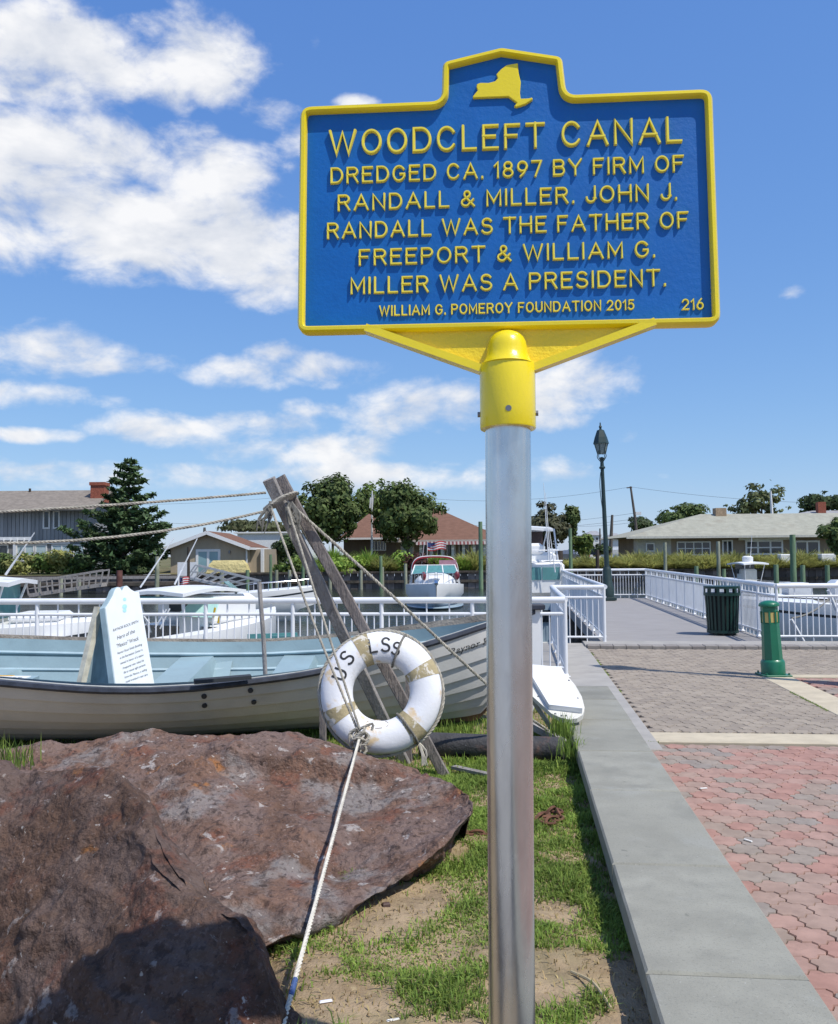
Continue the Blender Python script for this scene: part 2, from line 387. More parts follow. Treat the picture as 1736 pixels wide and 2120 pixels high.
# interlocking hexagonal pavers
def hex_outline(F2F=.155, gap=.0026, wig=.011):
    R = F2F/math.sqrt(3); pts = []
    for k in range(6):
        a0 = PI/2+k*PI/3; a1 = a0+PI/3
        p = Vector((math.cos(a0), math.sin(a0)))*R; q = Vector((math.cos(a1), math.sin(a1)))*R
        n = (p+q).normalized()
        for t, w in ((0, 0), (.32, wig), (.68, -wig)): pts.append(p.lerp(q, t)+n*w)
    s = 1-2*gap/F2F
    return [v*s for v in pts]
HEXO = hex_outline()
def paver_arrays(cx, cy, z, tilt=(0, 0)):
    k = len(HEXO); top = []; mid = []; bot = []
    for v in HEXO:
        x, y = v.x, v.y; dz = x*tilt[0]+y*tilt[1]
        top.append((cx+x*.955, cy+y*.955, z+dz)); mid.append((cx+x, cy+y, z-.006+dz)); bot.append((cx+x, cy+y, z-.034))
    return top, mid, bot
def paver_mesh(name, m):
    t, mi, b = paver_arrays(0, 0, 0); k = len(t)
    fs = [tuple(range(k))]+[(k+i, k+(i+1) % k, (i+1) % k, i) for i in range(k)]+[(2*k+i, 2*k+(i+1) % k, k+(i+1) % k, k+i) for i in range(k)]
    return raw_mesh(name, t+mi+b, fs, m)
def pmat(n, c, v=.12): return mat(n, c, .9, spec=.2, var=v, vs=9, layers=[((c[0]*.6, c[1]*.6, c[2]*.6), 14, .55, .78, 6, .6), ((.42, .36, .31), 60, .66, .8, 4, .35)], bump=.35, bs=300)
PM = [pmat('paver_red', (.365, .21, .17)), pmat('paver_rose', (.375, .24, .197)), pmat('paver_mixed', (.345, .242, .197)),
      pmat('paver_taupe', (.318, .243, .197)), pmat('paver_grey', (.298, .248, .207)), pmat('paver_slate', (.285, .244, .212))]
PMESH = [paver_mesh('paver', m) for m in PM]
GM = [pmat('paver_ash', (.315, .265, .212), .08), pmat('paver_ash_dark', (.28, .236, .192), .08), pmat('paver_ash_light', (.34, .288, .23), .08)]
GMESH = [paver_mesh('paver', m) for m in GM]
def lay(x0, x1, y0, y1, meshes, mats, pick, limit, seed, keep=lambda x, y: True):
    rg = random.Random(seed); P = .155; RY = P*math.sqrt(3)/2; cells = []
    for j in range(int(y0/RY), int(y1/RY)+1):
        for i in range(int(x0/P)-1, int(x1/P)+1):
            x = i*P+(P/2 if j % 2 else 0); y = j*RY
            if x-P/2 < x0 or x+P/2 > x1 or y-P*.58 < y0 or y+P*.58 > y1 or not keep(x, y): continue
            q = Vector((x, y, 0))-CAM; d = q.dot(FWD); px = CX+FPX*q.dot(RIGHT)/max(d, .1); vis = d > 2.4 and px < 1790
            cells.append((0 if vis else 1, d, x, y))
    cells.sort(); rest = [([], []) for _ in mats]
    for n, (vv, d, x, y) in enumerate(cells):
        k = pick(x, y, rg); dz = rg.uniform(-.0022, .0022); tl = (rg.uniform(-.02, .02), rg.uniform(-.02, .02))
        if n < limit and vv == 0:
            o = bpy.data.objects.new('paver', meshes[k]); COL.objects.link(o); o.parent = plaza
            o.matrix_local = Matrix.Translation((x, y, dz)) @ Matrix.Rotation(tl[1], 4, 'X') @ Matrix.Rotation(-tl[0], 4, 'Y')
        else:
            V, F = rest[k]; t, mi, b = paver_arrays(x, y, dz, tl); kk = len(t); o0 = len(V); V += t+mi+b
            F.append(tuple(o0+i for i in range(kk)))
            for i in range(kk):
                F.append((o0+kk+i, o0+kk+(i+1) % kk, o0+(i+1) % kk, o0+i)); F.append((o0+2*kk+i, o0+2*kk+(i+1) % kk, o0+kk+(i+1) % kk, o0+kk+i))
    V = []; F = []; mi_ = []
    for k, (v, f) in enumerate(rest):
        o0 = len(V); V += v; F += [tuple(a+o0 for a in q) for q in f]; mi_ += [k]*len(f)
    if V:
        me = raw_mesh('farther_pavers', V, F, None)
        for m in mats: me.materials.append(m)
        me.polygons.foreach_set('material_index', mi_); o = add_obj('farther_pavers', me, plaza); tag(o, kind='stuff')
def pick_red(x, y, rg):
    n = vnoise(np.array([[x, y, 0]]), 1.7, 3)[0]+rg.uniform(-.34, .34)
    red = n > .44
    return rg.choice([0, 0, 1, 1, 2]) if red else rg.choice([2, 3, 3, 4, 4, 5])
def pick_grey(x, y, rg): return rg.choice([0, 0, 0, 1, 2])
lay(.64, 4.6, -1.0, 7.74, PMESH, PM, pick_red, 300, 1)
lay(1.03, 9.0, 7.98, 15.05, GMESH, GM, pick_grey, 300, 2, lambda x, y: not (x > 3.08 and y < 11.70))
lay(3.26, 7.6, 7.98, 11.72, PMESH, PM, pick_red, 0, 4)

# seat wall with coping slabs
wall = thing('seat_wall', 'low concrete seat wall between the grass bed and the paved plaza', 'wall', (.5, 0, 0))
MB().box((.505, 2.4, .14), (.34, 9.7, .60)).build('wall_body', M_wallc, wall, world=True)
jy = [7.35, 6.68, 5.87, 4.96, 4.15, 3.18, 2.375, 1.5, .6, -.3, -1.2, -2.4]
for a, b in zip(jy[1:], jy[:-1]):
    MB().box((.505+random.uniform(-.002, .002), (a+b)/2, .46+random.uniform(-.001, .001)), (.395, b-a-.010, .08), bev=.007).build('coping_slab', random.choice(M_concs), wall, world=True)

# canal, dock, far bank
o = MB().add([(-900, 11.7, WATER_Z), (900, 11.7, WATER_Z), (900, 120, WATER_Z), (-900, 120, WATER_Z)], [(0, 1, 2, 3)]).build('canal_water', M_water); tag(o, kind='structure')
o = MB().box((-60, 50, -3.0), (400, 120, .2)).build('canal_bed', M_bulk); tag(o, kind='structure')
o = MB().box((2.95, 23.95, -.13), (2.98, 15.9, .24)).build('dock_deck', M_deck); tag(o, kind='structure')
b = MB()
for y in (16.5, 19, 21.5, 24, 26.5, 29, 31.5):
    for x in (1.58, 4.32):
        p = MB().tube([(x, y, -3), (x, y, -.26)], .13, 10).build('dock_pile', M_bulk, None, True, at=(x, y, -3))
        nth = {16.5: 'first', 19: 'second', 21.5: 'third', 24: 'fourth', 26.5: 'fifth', 29: 'sixth', 31.5: 'last'}[y]
        tag(p, '%s timber pile from the shore under the %s edge of the dock' % (nth, 'left' if x < 2 else 'right'), 'pile', 'timber piles carrying the dock')
FB = 77.0
def far_z(P):
    d = P @ np.array(FWD); x = P @ np.array(RIGHT)
    z = .05+np.clip((d-FB-1)/12, 0, 1)*.35+(fbm(P, .25, 3, 2)-.5)*.25*np.clip((d-FB-1)/2, 0, 1)
    return z
X, D = np.meshgrid(np.linspace(-140, 140, 180), np.concatenate([np.linspace(FB+.4, 130, 70), np.linspace(140, 1500, 20), [4000.]]))
X = X*np.maximum(1, D/130)
P = X.reshape(-1, 1)*np.array(RIGHT)+D.reshape(-1, 1)*np.array(FWD); P[:, 2] = far_z(P); i = np.arange(X.size).reshape(X.shape)
o = add_obj('far_bank', np_mesh('far_bank', P, np.stack([i[:-1, :-1], i[:-1, 1:], i[1:, 1:], i[1:, :-1]], -1).reshape(-1, 4), M_bank, True)); tag(o, kind='structure')

# ---------------------------------------------------------------- historical marker sign
M_yel = mat('yellow_enamel', (.84, .66, .012), .26, spec=.5, var=.03, vs=8, bump=.08, bs=160, coat=.35)
M_let = mat('yellow_letter_enamel', (.86, .70, .05), .24, spec=.5, var=.04, vs=30, coat=.4)
M_yelp = mat('yellow_enamel_cast', (.82, .61, .010), .30, spec=.5, var=.03, vs=8, bump=.35, bs=110, coat=.3)
M_blue = mat('blue_enamel_cast', (.002, .113, .40), .42, spec=.4, var=.05, vs=14, bump=.11, bs=100, coat=.08)
M_alu = mat('aluminium_pole', (.64, .65, .65), .27, 1.0, var=.10, vs=9, stretch=(1, 1, .3), layers=[((.42, .42, .43), 16, .5, .72, 8, .55), ((.78, .78, .78), 60, .66, .72, 4, .5)], bump=.03, bs=60, rvar=.10)
M_screw = mat('dull_steel', (.22, .22, .23), .45, .9, var=.2)
def rot3(yaw, lean, roll):
    return Matrix.Rotation(YAW+yaw, 3, 'Z') @ Matrix.Rotation(lean, 3, 'X') @ Matrix.Rotation(roll, 3, 'Y')
SR = rot3(-.07269, -.05586, .00346); SO = cw(.1724, 1.757, 2.218)
SM = Matrix.Translation(SO) @ SR.to_4x4()
pole_foot = pt(1058, 2120, 1.762); pole_foot.z = GZ
sign = thing('historical_marker', 'blue and yellow cast metal historical marker on an aluminium pole', 'sign', M=Matrix.Translation(pole_foot))
LOC = INV[sign.name] @ SM                                # sign-plate space -> thing space; x right, y away, z up
def sgn(mb, name, m, smooth=False, parent=None, label=None):
    mb.v = [LOC @ v for v in mb.v]
    return mb.build(name, m, parent or sign, smooth, label=label)
def round_poly(pts, radii, n=6):
    out = []; k = len(pts)
    for i in range(k):
        p0, p, p1 = Vector(pts[i-1]), Vector(pts[i]), Vector(pts[(i+1) % k]); r = radii[i]
        if r <= 0: out.append(p); continue
        a = (p0-p).normalized(); b = (p1-p).normalized(); ang = a.angle(b); t = min(r/math.tan(ang/2), (p0-p).length*.49, (p1-p).length*.49)
        s, e = p+a*t, p+b*t
        for q in range(n+1):
            u = q/n; out.append(s*(1-u)**2+p*2*u*(1-u)+e*u*u)
    return out
def offset(poly, d):
    out = []; k = len(poly)
    for i in range(k):
        a = (poly[i]-poly[i-1]).normalized(); b = (poly[(i+1) % k]-poly[i]).normalized()
        n = Vector((-a.y, a.x))+Vector((-b.y, b.x)); n.normalize(); c = max(.5, n.dot(Vector((-a.y, a.x))))
        out.append(poly[i]+n*(d/c))
    return out
OUT = [(-.4065, -.234), (.4065, -.236), (.4065, .235), (.125, .235), (.1175, .315), (-.002, .340), (-.119, .315), (-.1215, .2335), (-.4065, .2335)]
OR = [.022, .022, .024, .022, .016, .03, .016, .022, .024]
outer = round_poly(OUT, OR)                              # counter-clockwise
rings = [(0, .012), (0, -.010), (.004, -.016), (.010, -.0165), (.0125, -.013), (.0135, .0)]   # inward offset, depth (minus is towards viewer)
bm = MB(); polys = [offset(outer, r[0]) for r in rings]
for (r, y), pl in zip(rings, polys): bm.v += [Vector((p.x, y, p.y)) for p in pl]
k = len(outer)
for q in range(len(rings)-1):
    for i in range(k): bm.f.append((q*k+i, q*k+(i+1) % k, (q+1)*k+(i+1) % k, (q+1)*k+i))
sgn(bm, 'border', M_yel, True)
pl = offset(outer, .006)
sgn(MB().prism([(p.x, p.y) for p in pl], (0, .009, 0), Vector((1, 0, 0)), Vector((0, 0, 1)), Vector((0, -1, 0)), .0095), 'sign_plate', M_blue)
pl = offset(outer, .001)
sgn(MB().prism([(p.x, p.y) for p in pl], (0, .0128, 0), Vector((1, 0, 0)), Vector((0, 0, 1)), Vector((0, -1, 0)), .003), 'back_plate', M_yel)
ny = [(-59.3, 243), (-49.7, 254.8), (-52, 262), (-51.2, 268), (-44, 270.5), (-28, 269.5), (-15, 272.5), (-9.6, 278.3), (-12.2, 286.9), (-4.1, 296), (7.6, 305.2), (18, 307), (30.5, 308.5), (31.8, 287.7),
      (35.8, 267.8), (33.9, 245.5), (35, 233.5), (50, 233.5), (57.5, 235), (59, 231), (45, 222), (26.7, 216.5), (22.5, 218.5), (27.9, 225.5), (11.2, 239.2), (-59.3, 239.5)]
em = MB(); e1 = [Vector(p)/1000 for p in reversed(ny)]; e2 = offset(e1, .0012)
em.v = [Vector((p.x, 0, p.y)) for p in e1]+[Vector((p.x, -.006, p.y)) for p in e1]+[Vector((p.x, -.0072, p.y)) for p in e2]
k = len(e1)
for q in range(2):
    for i in range(k): em.f.append((q*k+i, q*k+(i+1) % k, (q+1)*k+(i+1) % k, (q+1)*k+i))
em.f.append(tuple(2*k+i for i in range(k))); sgn(em, 'state_emblem', M_yel, label='raised yellow outline of a state at the top of the sign')

def arc(cx, cy, rx, ry, a0, a1, n=12):
    return [(cx+rx*math.cos(rad(a0+(a1-a0)*i/n)), cy+ry*math.sin(rad(a0+(a1-a0)*i/n))) for i in range(n+1)]
GL = {
 'A': (.84, [[(0, 0), (.42, 1), (.84, 0)], [(.15, .33), (.69, .33)]]),
 'B': (.68, [[(0, 0), (0, 1)]+arc(.42, .77, .22, .23, 90, -90, 8)+[(0, .54)], [(0, 0)]+arc(.42, .27, .26, .27, -90, 90, 8)+[(.3, .54)]]),
 'C': (.76, [arc(.39, .5, .39, .5, 38, 322, 20)]),
 'D': (.74, [[(0, 0), (0, 1)]+arc(.34, .5, .40, .5, 90, -90, 14)+[(0, 0)]]),
 'E': (.62, [[(.62, 1), (0, 1), (0, 0), (.62, 0)], [(0, .53), (.5, .53)]]),
 'F': (.60, [[(.60, 1), (0, 1), (0, 0)], [(0, .52), (.48, .52)]]),
 'G': (.76, [arc(.39, .5, .39, .5, 38, 335, 20)+[(.745, .46), (.5, .46)]]),
 'H': (.72, [[(0, 0), (0, 1)], [(.72, 0), (.72, 1)], [(0, .52), (.72, .52)]]),
 'I': (.0, [[(0, 0), (0, 1)]]),
 'J': (.52, [[(.52, 1), (.52, .27)]+arc(.26, .27, .26, .27, 0, -180, 9)]),
 'L': (.56, [[(0, 1), (0, 0), (.56, 0)]]),
 'M': (.84, [[(0, 0), (0, 1), (.42, .22), (.84, 1), (.84, 0)]]),
 'N': (.72, [[(0, 0), (0, 1), (.72, 0), (.72, 1)]]),
 'O': (.80, [arc(.40, .5, .40, .5, 90, 450, 22)]),
 'P': (.66, [[(0, 0), (0, 1)]+arc(.40, .74, .26, .26, 90, -90, 9)+[(0, .48)]]),
 'R': (.70, [[(0, 0), (0, 1)]+arc(.42, .75, .25, .25, 90, -90, 9)+[(0, .5)], [(.40, .5), (.70, 0)]]),
 'S': (.66, [arc(.33, .75, .30, .25, 25, 255, 11)[:-1]+arc(.33, .26, .33, .26, 80, -155, 13)]),
 'T': (.74, [[(0, 1), (.74, 1)], [(.37, 1), (.37, 0)]]),
 'U': (.70, [[(0, 1), (0, .33)]+arc(.35, .33, .35, .33, 180, 360, 10)+[(.70, 1)]]),
 'W': (1.14, [[(0, 1), (.29, 0), (.57, .95), (.85, 0), (1.14, 1)]]),
 'Y': (.76, [[(0, 1), (.38, .46), (.76, 1)], [(.38, .46), (.38, 0)]]),
 '0': (.62, [arc(.31, .5, .31, .5, 90, 450, 20)]),
 '1': (.22, [[(0, .78), (.2, 1), (.2, 0)]]),
 '2': (.60, [arc(.30, .70, .30, .30, 165, -35, 11)+[(0, 0), (.60, 0)]]),
 '5': (.60, [[(.55, 1), (.08, 1), (.03, .52)]+arc(.28, .33, .32, .33, 125, -150, 13)]),
 '6': (.60, [arc(.30, .32, .30, .32, 90, 450, 18), [(.03, .4), (.20, .78), (.42, 1)]]),
 '7': (.58, [[(0, 1), (.58, 1), (.20, 0)]]),
 '8': (.60, [arc(.30, .76, .25, .24, 90, 450, 16), arc(.30, .26, .30, .26, 90, 450, 18)]),
 '9': (.60, [arc(.30, .68, .30, .32, 90, 450, 18), [(.57, .6), (.40, .22), (.18, 0)]]),
 '&': (.80, [[(.80, 0), (.22, .66)]+arc(.36, .81, .18, .19, 210, -40, 9)+[(.14, .42)]+arc(.28, .24, .27, .24, 140, 290, 8)+[(.74, .42)]]),
 '.': (.0, [[(0, .0), (.001, .0)]]),
}
def stroke(mb, line, w, h, z0=0.0, topf=.55):
    P = [Vector(p) for p in line]; n = len(P); closed = (P[0]-P[-1]).length < 1e-6 and n > 3
    if closed: P = P[:-1]; n -= 1
    if not closed:                                     # square the ends out a little
        d = (P[1]-P[0]).normalized()
        P[0] = P[0]-d*w*.45; d2 = (P[-1]-P[-2]).normalized(); P[-1] = P[-1]+d2*w*.45
    k = len(mb.v); prof = ((-.5, 0), (-.5*.92, .6), (-.5*topf, 1), (.5*topf, 1), (.5*.92, .6), (.5, 0)); m = len(prof)
    for i in range(n):
        a = (P[i]-P[i-1]) if (i > 0 or closed) else (P[1]-P[0]); b = (P[(i+1) % n]-P[i]) if (i < n-1 or closed) else (P[i]-P[i-1])
        a.normalize(); b.normalize(); nr = Vector((-a.y, a.x))+Vector((-b.y, b.x))
        if nr.length < 1e-3: nr = Vector((-a.y, a.x))
        nr.normalize(); c = max(.5, nr.dot(Vector((-a.y, a.x))))
        for s, hh in prof:
            q = P[i]+nr*(s*w/c); mb.v.append(Vector((q.x, z0-h*hh, q.y)))
    for i in range(n if closed else n-1):
        for j in range(m-1): mb.f.append((k+i*m+j, k+i*m+j+1, k+((i+1) % n)*m+j+1, k+((i+1) % n)*m+j))
    if not closed:
        mb.f.append(tuple(k+j for j in reversed(range(m)))); mb.f.append(tuple(k+(n-1)*m+j for j in range(m)))
def text_layout(txt, sp=.37, wsp=.86):
    x = 0; out = []
    for ch in txt:
        if ch == ' ': x += wsp-sp if x else 0; continue
        w = GL[ch][0]; out.append((ch, x, w)); x += w+sp
    return out, x-sp
def sign_line(txt, x0, x1, base, cap, sw, hgt):
    lay_, tot = text_layout(txt); sx = (x1-x0)/tot
    for ch, x, w in lay_:
        mb = MB()
        for j, st in enumerate(GL[ch][1]):
            if ch == '.': stroke(mb, [(x0+x*sx, base+sw*.46), (x0+x*sx, base+sw*.62)], sw*1.05, hgt); continue
            stroke(mb, [(x0+(x+a)*sx, base+sw*.5+b*(cap-sw)) for a, b in st], sw, hgt*(1+.06*j))
        sgn(mb, 'letter', M_let)
for a in (('WOODCLEFT CANAL', -.346, .344, .1305, .053, .0064, .0085), ('DREDGED CA. 1897 BY FIRM OF', -.343, .347, .0715, .0345, .0047, .0070),
          ('RANDALL & MILLER. JOHN J.', -.328, .332, .0145, .0345, .0047, .0070), ('RANDALL WAS THE FATHER OF', -.349, .352, -.0425, .0340, .0047, .0070),
          ('FREEPORT & WILLIAM G.', -.285, .287, -.0990, .0340, .0047, .0070), ('MILLER WAS A PRESIDENT.', -.301, .306, -.1567, .0345, .0047, .0070),
          ('WILLIAM G. POMEROY FOUNDATION 2015', -.2450, .2460, -.2018, .0213, .0034, .0048), ('216', .3385, .3765, -.2045, .0225, .0034, .0048)):
    sign_line(*a)
# bracket, dome, sleeve and pole
tri = [(-.252, -.2338), (.262, -.2358), (.058, -.319), (-.052, -.318)]
bt = [Vector(p) for p in reversed(tri)]
sgn(MB().prism([(p.x, p.y) for p in bt], (0, .009, 0), Vector((1, 0, 0)), Vector((0, 0, 1)), Vector((0, -1, 0)), .010), 'bracket_web', M_yelp)
for a, b in (((-.272, -.2268), (-.046, -.3135)), ((.284, -.2285), (.05, -.3135))):
    sgn(MB().beam((a[0], -.001, a[1]), (b[0], -.001, b[1]), .0145, .030, Vector((0, 1, 0))), 'bracket_rib', M_yel)
R_SL = .0535; AX = .003
sgn(MB().lathe([(R_SL-.006, -.4300), (R_SL-.001, -.4302), (R_SL, -.428), (R_SL, -.31), (R_SL-.002, -.303), (R_SL-.008, -.300)], 40, (AX, 0, 0)), 'pole_sleeve', M_yel, True)
dm = MB(); Rm = Matrix.Rotation(rad(14), 3, 'X')
dm.lathe([(.050, -.306), (.047, -.301), (.0425, -.293), (.0395, -.283), (.0385, -.273), (.0365, -.262), (.032, -.2525), (.025, -.2455), (.016, -.241), (.007, -.239), (.001, -.2387)], 32, (AX, -.006, 0))
sgn(dm, 'sleeve_dome', M_yel, True)
for a, nm in ((-92, 'set_screw'), (88, 'set_screw'), (0, 'set_screw')):
    c = Vector((AX+R_SL*math.sin(rad(a)), -R_SL*math.cos(rad(a)), -.4003)); d = Vector((math.sin(rad(a)), -math.cos(rad(a)), 0))
    sgn(MB().tube([c-d*.004, c+d*(.0045 if a else .0008)], .0052 if a else .0058, 10), nm, M_screw)
pt0 = LOC @ Vector((AX, 0, -.33)); pb = Vector((0, 0, -.05))
MB().tube([pb, pb.lerp(pt0, .5), pt0], .0437, 48).build('pole', M_alu, sign, True)

# ---------------------------------------------------------------- boulders
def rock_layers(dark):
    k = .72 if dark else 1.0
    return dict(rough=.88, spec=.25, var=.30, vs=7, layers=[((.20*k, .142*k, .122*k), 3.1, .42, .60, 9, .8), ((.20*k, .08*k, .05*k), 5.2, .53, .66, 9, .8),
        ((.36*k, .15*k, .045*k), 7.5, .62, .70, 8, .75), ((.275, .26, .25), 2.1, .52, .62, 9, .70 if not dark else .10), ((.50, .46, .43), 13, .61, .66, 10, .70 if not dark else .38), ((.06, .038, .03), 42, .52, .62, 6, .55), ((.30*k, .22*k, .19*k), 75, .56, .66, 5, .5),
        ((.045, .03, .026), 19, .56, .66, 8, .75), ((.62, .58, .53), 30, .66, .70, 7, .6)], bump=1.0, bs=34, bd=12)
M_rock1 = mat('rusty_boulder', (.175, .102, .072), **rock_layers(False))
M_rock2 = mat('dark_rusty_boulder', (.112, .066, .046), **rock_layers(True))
def rock(name, rows, m, nc, nr, seed, amp, label, sm=6):
    """rows: list of control rows (each a list of Vectors), resampled to a nr x nc sheet and roughened along its normals"""
    A = np.array([[list(p) for p in r] for r in rows])                     # R,C,3
    def resample(A, axis, n, lens):
        t = np.concatenate([[0], np.cumsum(lens)]); t /= t[-1]; q = np.linspace(0, 1, n)
        idx = np.clip(np.searchsorted(t, q, side='right')-1, 0, len(t)-2); f = (q-t[idx])/(t[idx+1]-t[idx])
        sh = [1, 1, 1]; sh[axis] = n; f = f.reshape(sh)
        return np.take(A, idx, axis)*(1-f)+np.take(A, idx+1, axis)*f
    lc = np.maximum(np.linalg.norm(np.diff(A, axis=1), axis=2).mean(0), .02); A = resample(A, 1, nc, lc)
    lr = np.maximum(np.linalg.norm(np.diff(A, axis=0), axis=2).mean(1), .02); A = resample(A, 0, nr, lr)
    for _ in range(sm):
        B = A.copy(); B[1:-1, 1:-1] = .5*A[1:-1, 1:-1]+.125*(A[:-2, 1:-1]+A[2:, 1:-1]+A[1:-1, :-2]+A[1:-1, 2:]); A = B
    du = np.gradient(A, axis=1); dv = np.gradient(A, axis=0); n = np.cross(du, dv); n /= np.linalg.norm(n, axis=2, keepdims=True)+1e-9
    for _ in range(16):
        q = n.copy(); q[1:-1, 1:-1] = n[1:-1, 1:-1]+n[:-2, 1:-1]+n[2:, 1:-1]+n[1:-1, :-2]+n[1:-1, 2:]; n = q/(np.linalg.norm(q, axis=2, keepdims=True)+1e-9)
    P = A.reshape(-1, 3); N = n.reshape(-1, 3)
    big = fbm(P, 1.6, 3, seed)-.5
    q = P@np.array([[.8, .5, .3], [-.5, .8, .2], [.1, -.3, .9]])
    led = q[:, 2]*7+fbm(P, 2.0, 3, seed+4)*3.0; step = (led-np.floor(led)); ledge = np.clip(step*5, 0, 1)-step   # broken layers
    mid = 1-np.abs(fbm(P, 5.0, 5, seed+9)*2-1); fine = fbm(P, 22, 4, seed+21)-.5
    pits = np.clip(.36-fbm(P, 13, 2, seed+31), 0, 1)*1.6
    cell = np.zeros(len(P)); rg = np.random.default_rng(seed); fd = rg.normal(size=(20, 3)); fd /= np.linalg.norm(fd, axis=1, keepdims=True); fc = P[rg.integers(0, len(P), 20)]
    dist = ((P[:, None, :]-fc[None])**2).sum(2); wt = np.exp(-(dist-dist.min(1, keepdims=True))*42); wt /= wt.sum(1, keepdims=True); cell = (wt*np.einsum('nkc,kc->nk', P[:, None, :]-fc[None], fd)).sum(1)   # broken facets, each tilted its own way
    disp = amp*(1.0*big+.36*ledge+.60*(mid-.7)+.42*fine-1.2*pits)+np.clip(cell*.20, -.035, .035)*amp/.045
    edge = np.ones((nr, nc)); P2 = P+N*(disp*edge.ravel())[:, None]
    i = np.arange(nr*nc).reshape(nr, nc); F = np.stack([i[:-1, :-1], i[:-1, 1:], i[1:, 1:], i[1:, :-1]], -1).reshape(-1, 4)
    me = np_mesh(name, P2, F, m, True); o = add_obj(name, me); tag(o, label, 'boulder'); return o
T = [(-260, 1580, 4.3), (-150, 1568, 4.3), (0, 1553, 4.3), (130, 1536, 4.35), (220, 1510, 4.4), (300, 1495, 4.45), (400, 1499, 4.45), (500, 1514, 4.45), (600, 1528, 4.42), (700, 1544, 4.4),
     (780, 1560, 4.35), (870, 1580, 4.25), (930, 1598, 4.12), (962, 1630, 3.92), (979, 1664, 3.7), (976, 1676, 3.6)]
B = [(-260, 1900, 3.1), (-150, 1900, 3.05), (0, 1900, 3.0), (130, 1950, 2.9), (250, 1990, 2.8), (360, 2010, 2.72), (450, 1995, 2.70), (540, 1968, 2.76), (630, 1924, 2.88), (720, 1886, 2.98),
     (800, 1840, 3.10), (870, 1797, 3.22), (915, 1757, 3.34), (950, 1714, 3.48), (972, 1690, 3.57), (976, 1677, 3.62)]
def lerp3(a, b, t, lift=0.0): return tuple(a[i]*(1-t)+b[i]*t for i in range(3)) if not lift else None
Tp = [pt(*t) for t in T]; Bp = [pt(*b) for b in B]
mids = []
for f, lift in ((.10, .012), (.40, -.035), (.72, -.03), (.93, .012)):
    mids.append([a.lerp(b, f)+Vector((0, 0, lift*min(1, (a-b).length/.8))) for a, b in zip(Tp, Bp)])
un = [p+FWD*.05-RIGHT*.03-Vector((0, 0, .05)) for p in Bp]
gr = [Vector((*(p+FWD*.20-RIGHT*.12).to_2d(), GZ-.15)) for p in Bp]
bk = [Vector((*(p+FWD*.14).to_2d(), p.z-.06)) for p in Tp]; bg_ = [Vector((*(p+FWD*.26).to_2d(), GZ-.15)) for p in Tp]
rock('boulder', [bg_, bk, Tp]+mids+[Bp, un, gr], M_rock1, 420, 300, 11, .042, 'long purplish brown boulder with white streaks, the ring buoy resting on its back edge')
T = [(-420, 1690, 3.1), (-300, 1640, 3.2), (-80, 1602, 3.3), (0, 1594, 3.3), (100, 1587, 3.25), (185, 1582, 3.2), (240, 1606, 3.1), (300, 1672, 2.86), (375, 1766, 2.66), (445, 1838, 2.52), (505, 1879, 2.42),
     (528, 1905, 2.40), (548, 1975, 2.34), (572, 2055, 2.30), (592, 2114, 2.27)]
Mi = [(-420, 2300, 2.8), (-300, 2260, 2.75), (-80, 2190, 2.66), (10, 2120, 2.605), (100, 2040, 2.56), (160, 1990, 2.52), (240, 1948, 2.485), (330, 1915, 2.455), (392, 1903, 2.44), (440, 1905, 2.42), (490, 1917, 2.395),
      (513, 1948, 2.365), (534, 2012, 2.315), (561, 2082, 2.28), (584, 2127, 2.255)]
Mb = [(-400, 2600, 2.75), (-270, 2500, 2.65), (-50, 2330, 2.55), (40, 2250, 2.5), (130, 2190, 2.45), (230, 2130, 2.39), (300, 2090, 2.355), (380, 2045, 2.32), (430, 2040, 2.318), (458, 2055, 2.30), (495, 2077, 2.275),
      (520, 2102, 2.26), (544, 2120, 2.25), (569, 2143, 2.245), (590, 2168, 2.24)]
Fr = [(a+25, b+140, c-.13) for a, b, c in Mb]
Tp = [pt(*t) for t in T]; Mp = [pt(*t) for t in Mi]; Np = [pt(*t) for t in Mb]; Fp = [pt(*t) for t in Fr]
low = [Vector((*(p-FWD*.16+RIGHT*.02).to_2d(), p.z*.55)) for p in Fp]; gr = [Vector((*(p-FWD*.2+RIGHT*.05).to_2d(), -.12)) for p in Fp]
bk = [Vector((*(p+FWD*.11+RIGHT*.012).to_2d(), p.z-.05)) for p in Tp]; bg_ = [Vector((*(p+FWD*.26+RIGHT*.02).to_2d(), .1)) for p in Tp]
hp = [a.lerp(b, .5)+Vector((0, 0, .05*min(1, (a-b).length/.5))) for a, b in zip(Tp, Mp)]
rows = [bg_, bk, Tp, hp, Mp, Np, Fp, low, gr]
endc = [Vector((*(r[-1]+RIGHT*.004).to_2d(), min(r[-1].z*.6, .2))) for r in rows]; endg = [Vector((*(r[-1]+RIGHT*.01).to_2d(), -.12)) for r in rows]
rows = [r+[a, b] for r, a, b in zip(rows, endc, endg)]
rock('boulder', rows, M_rock2, 380, 330, 47, .046, 'dark brown rough boulder in the lower left corner with the sign shadow across it', 7)

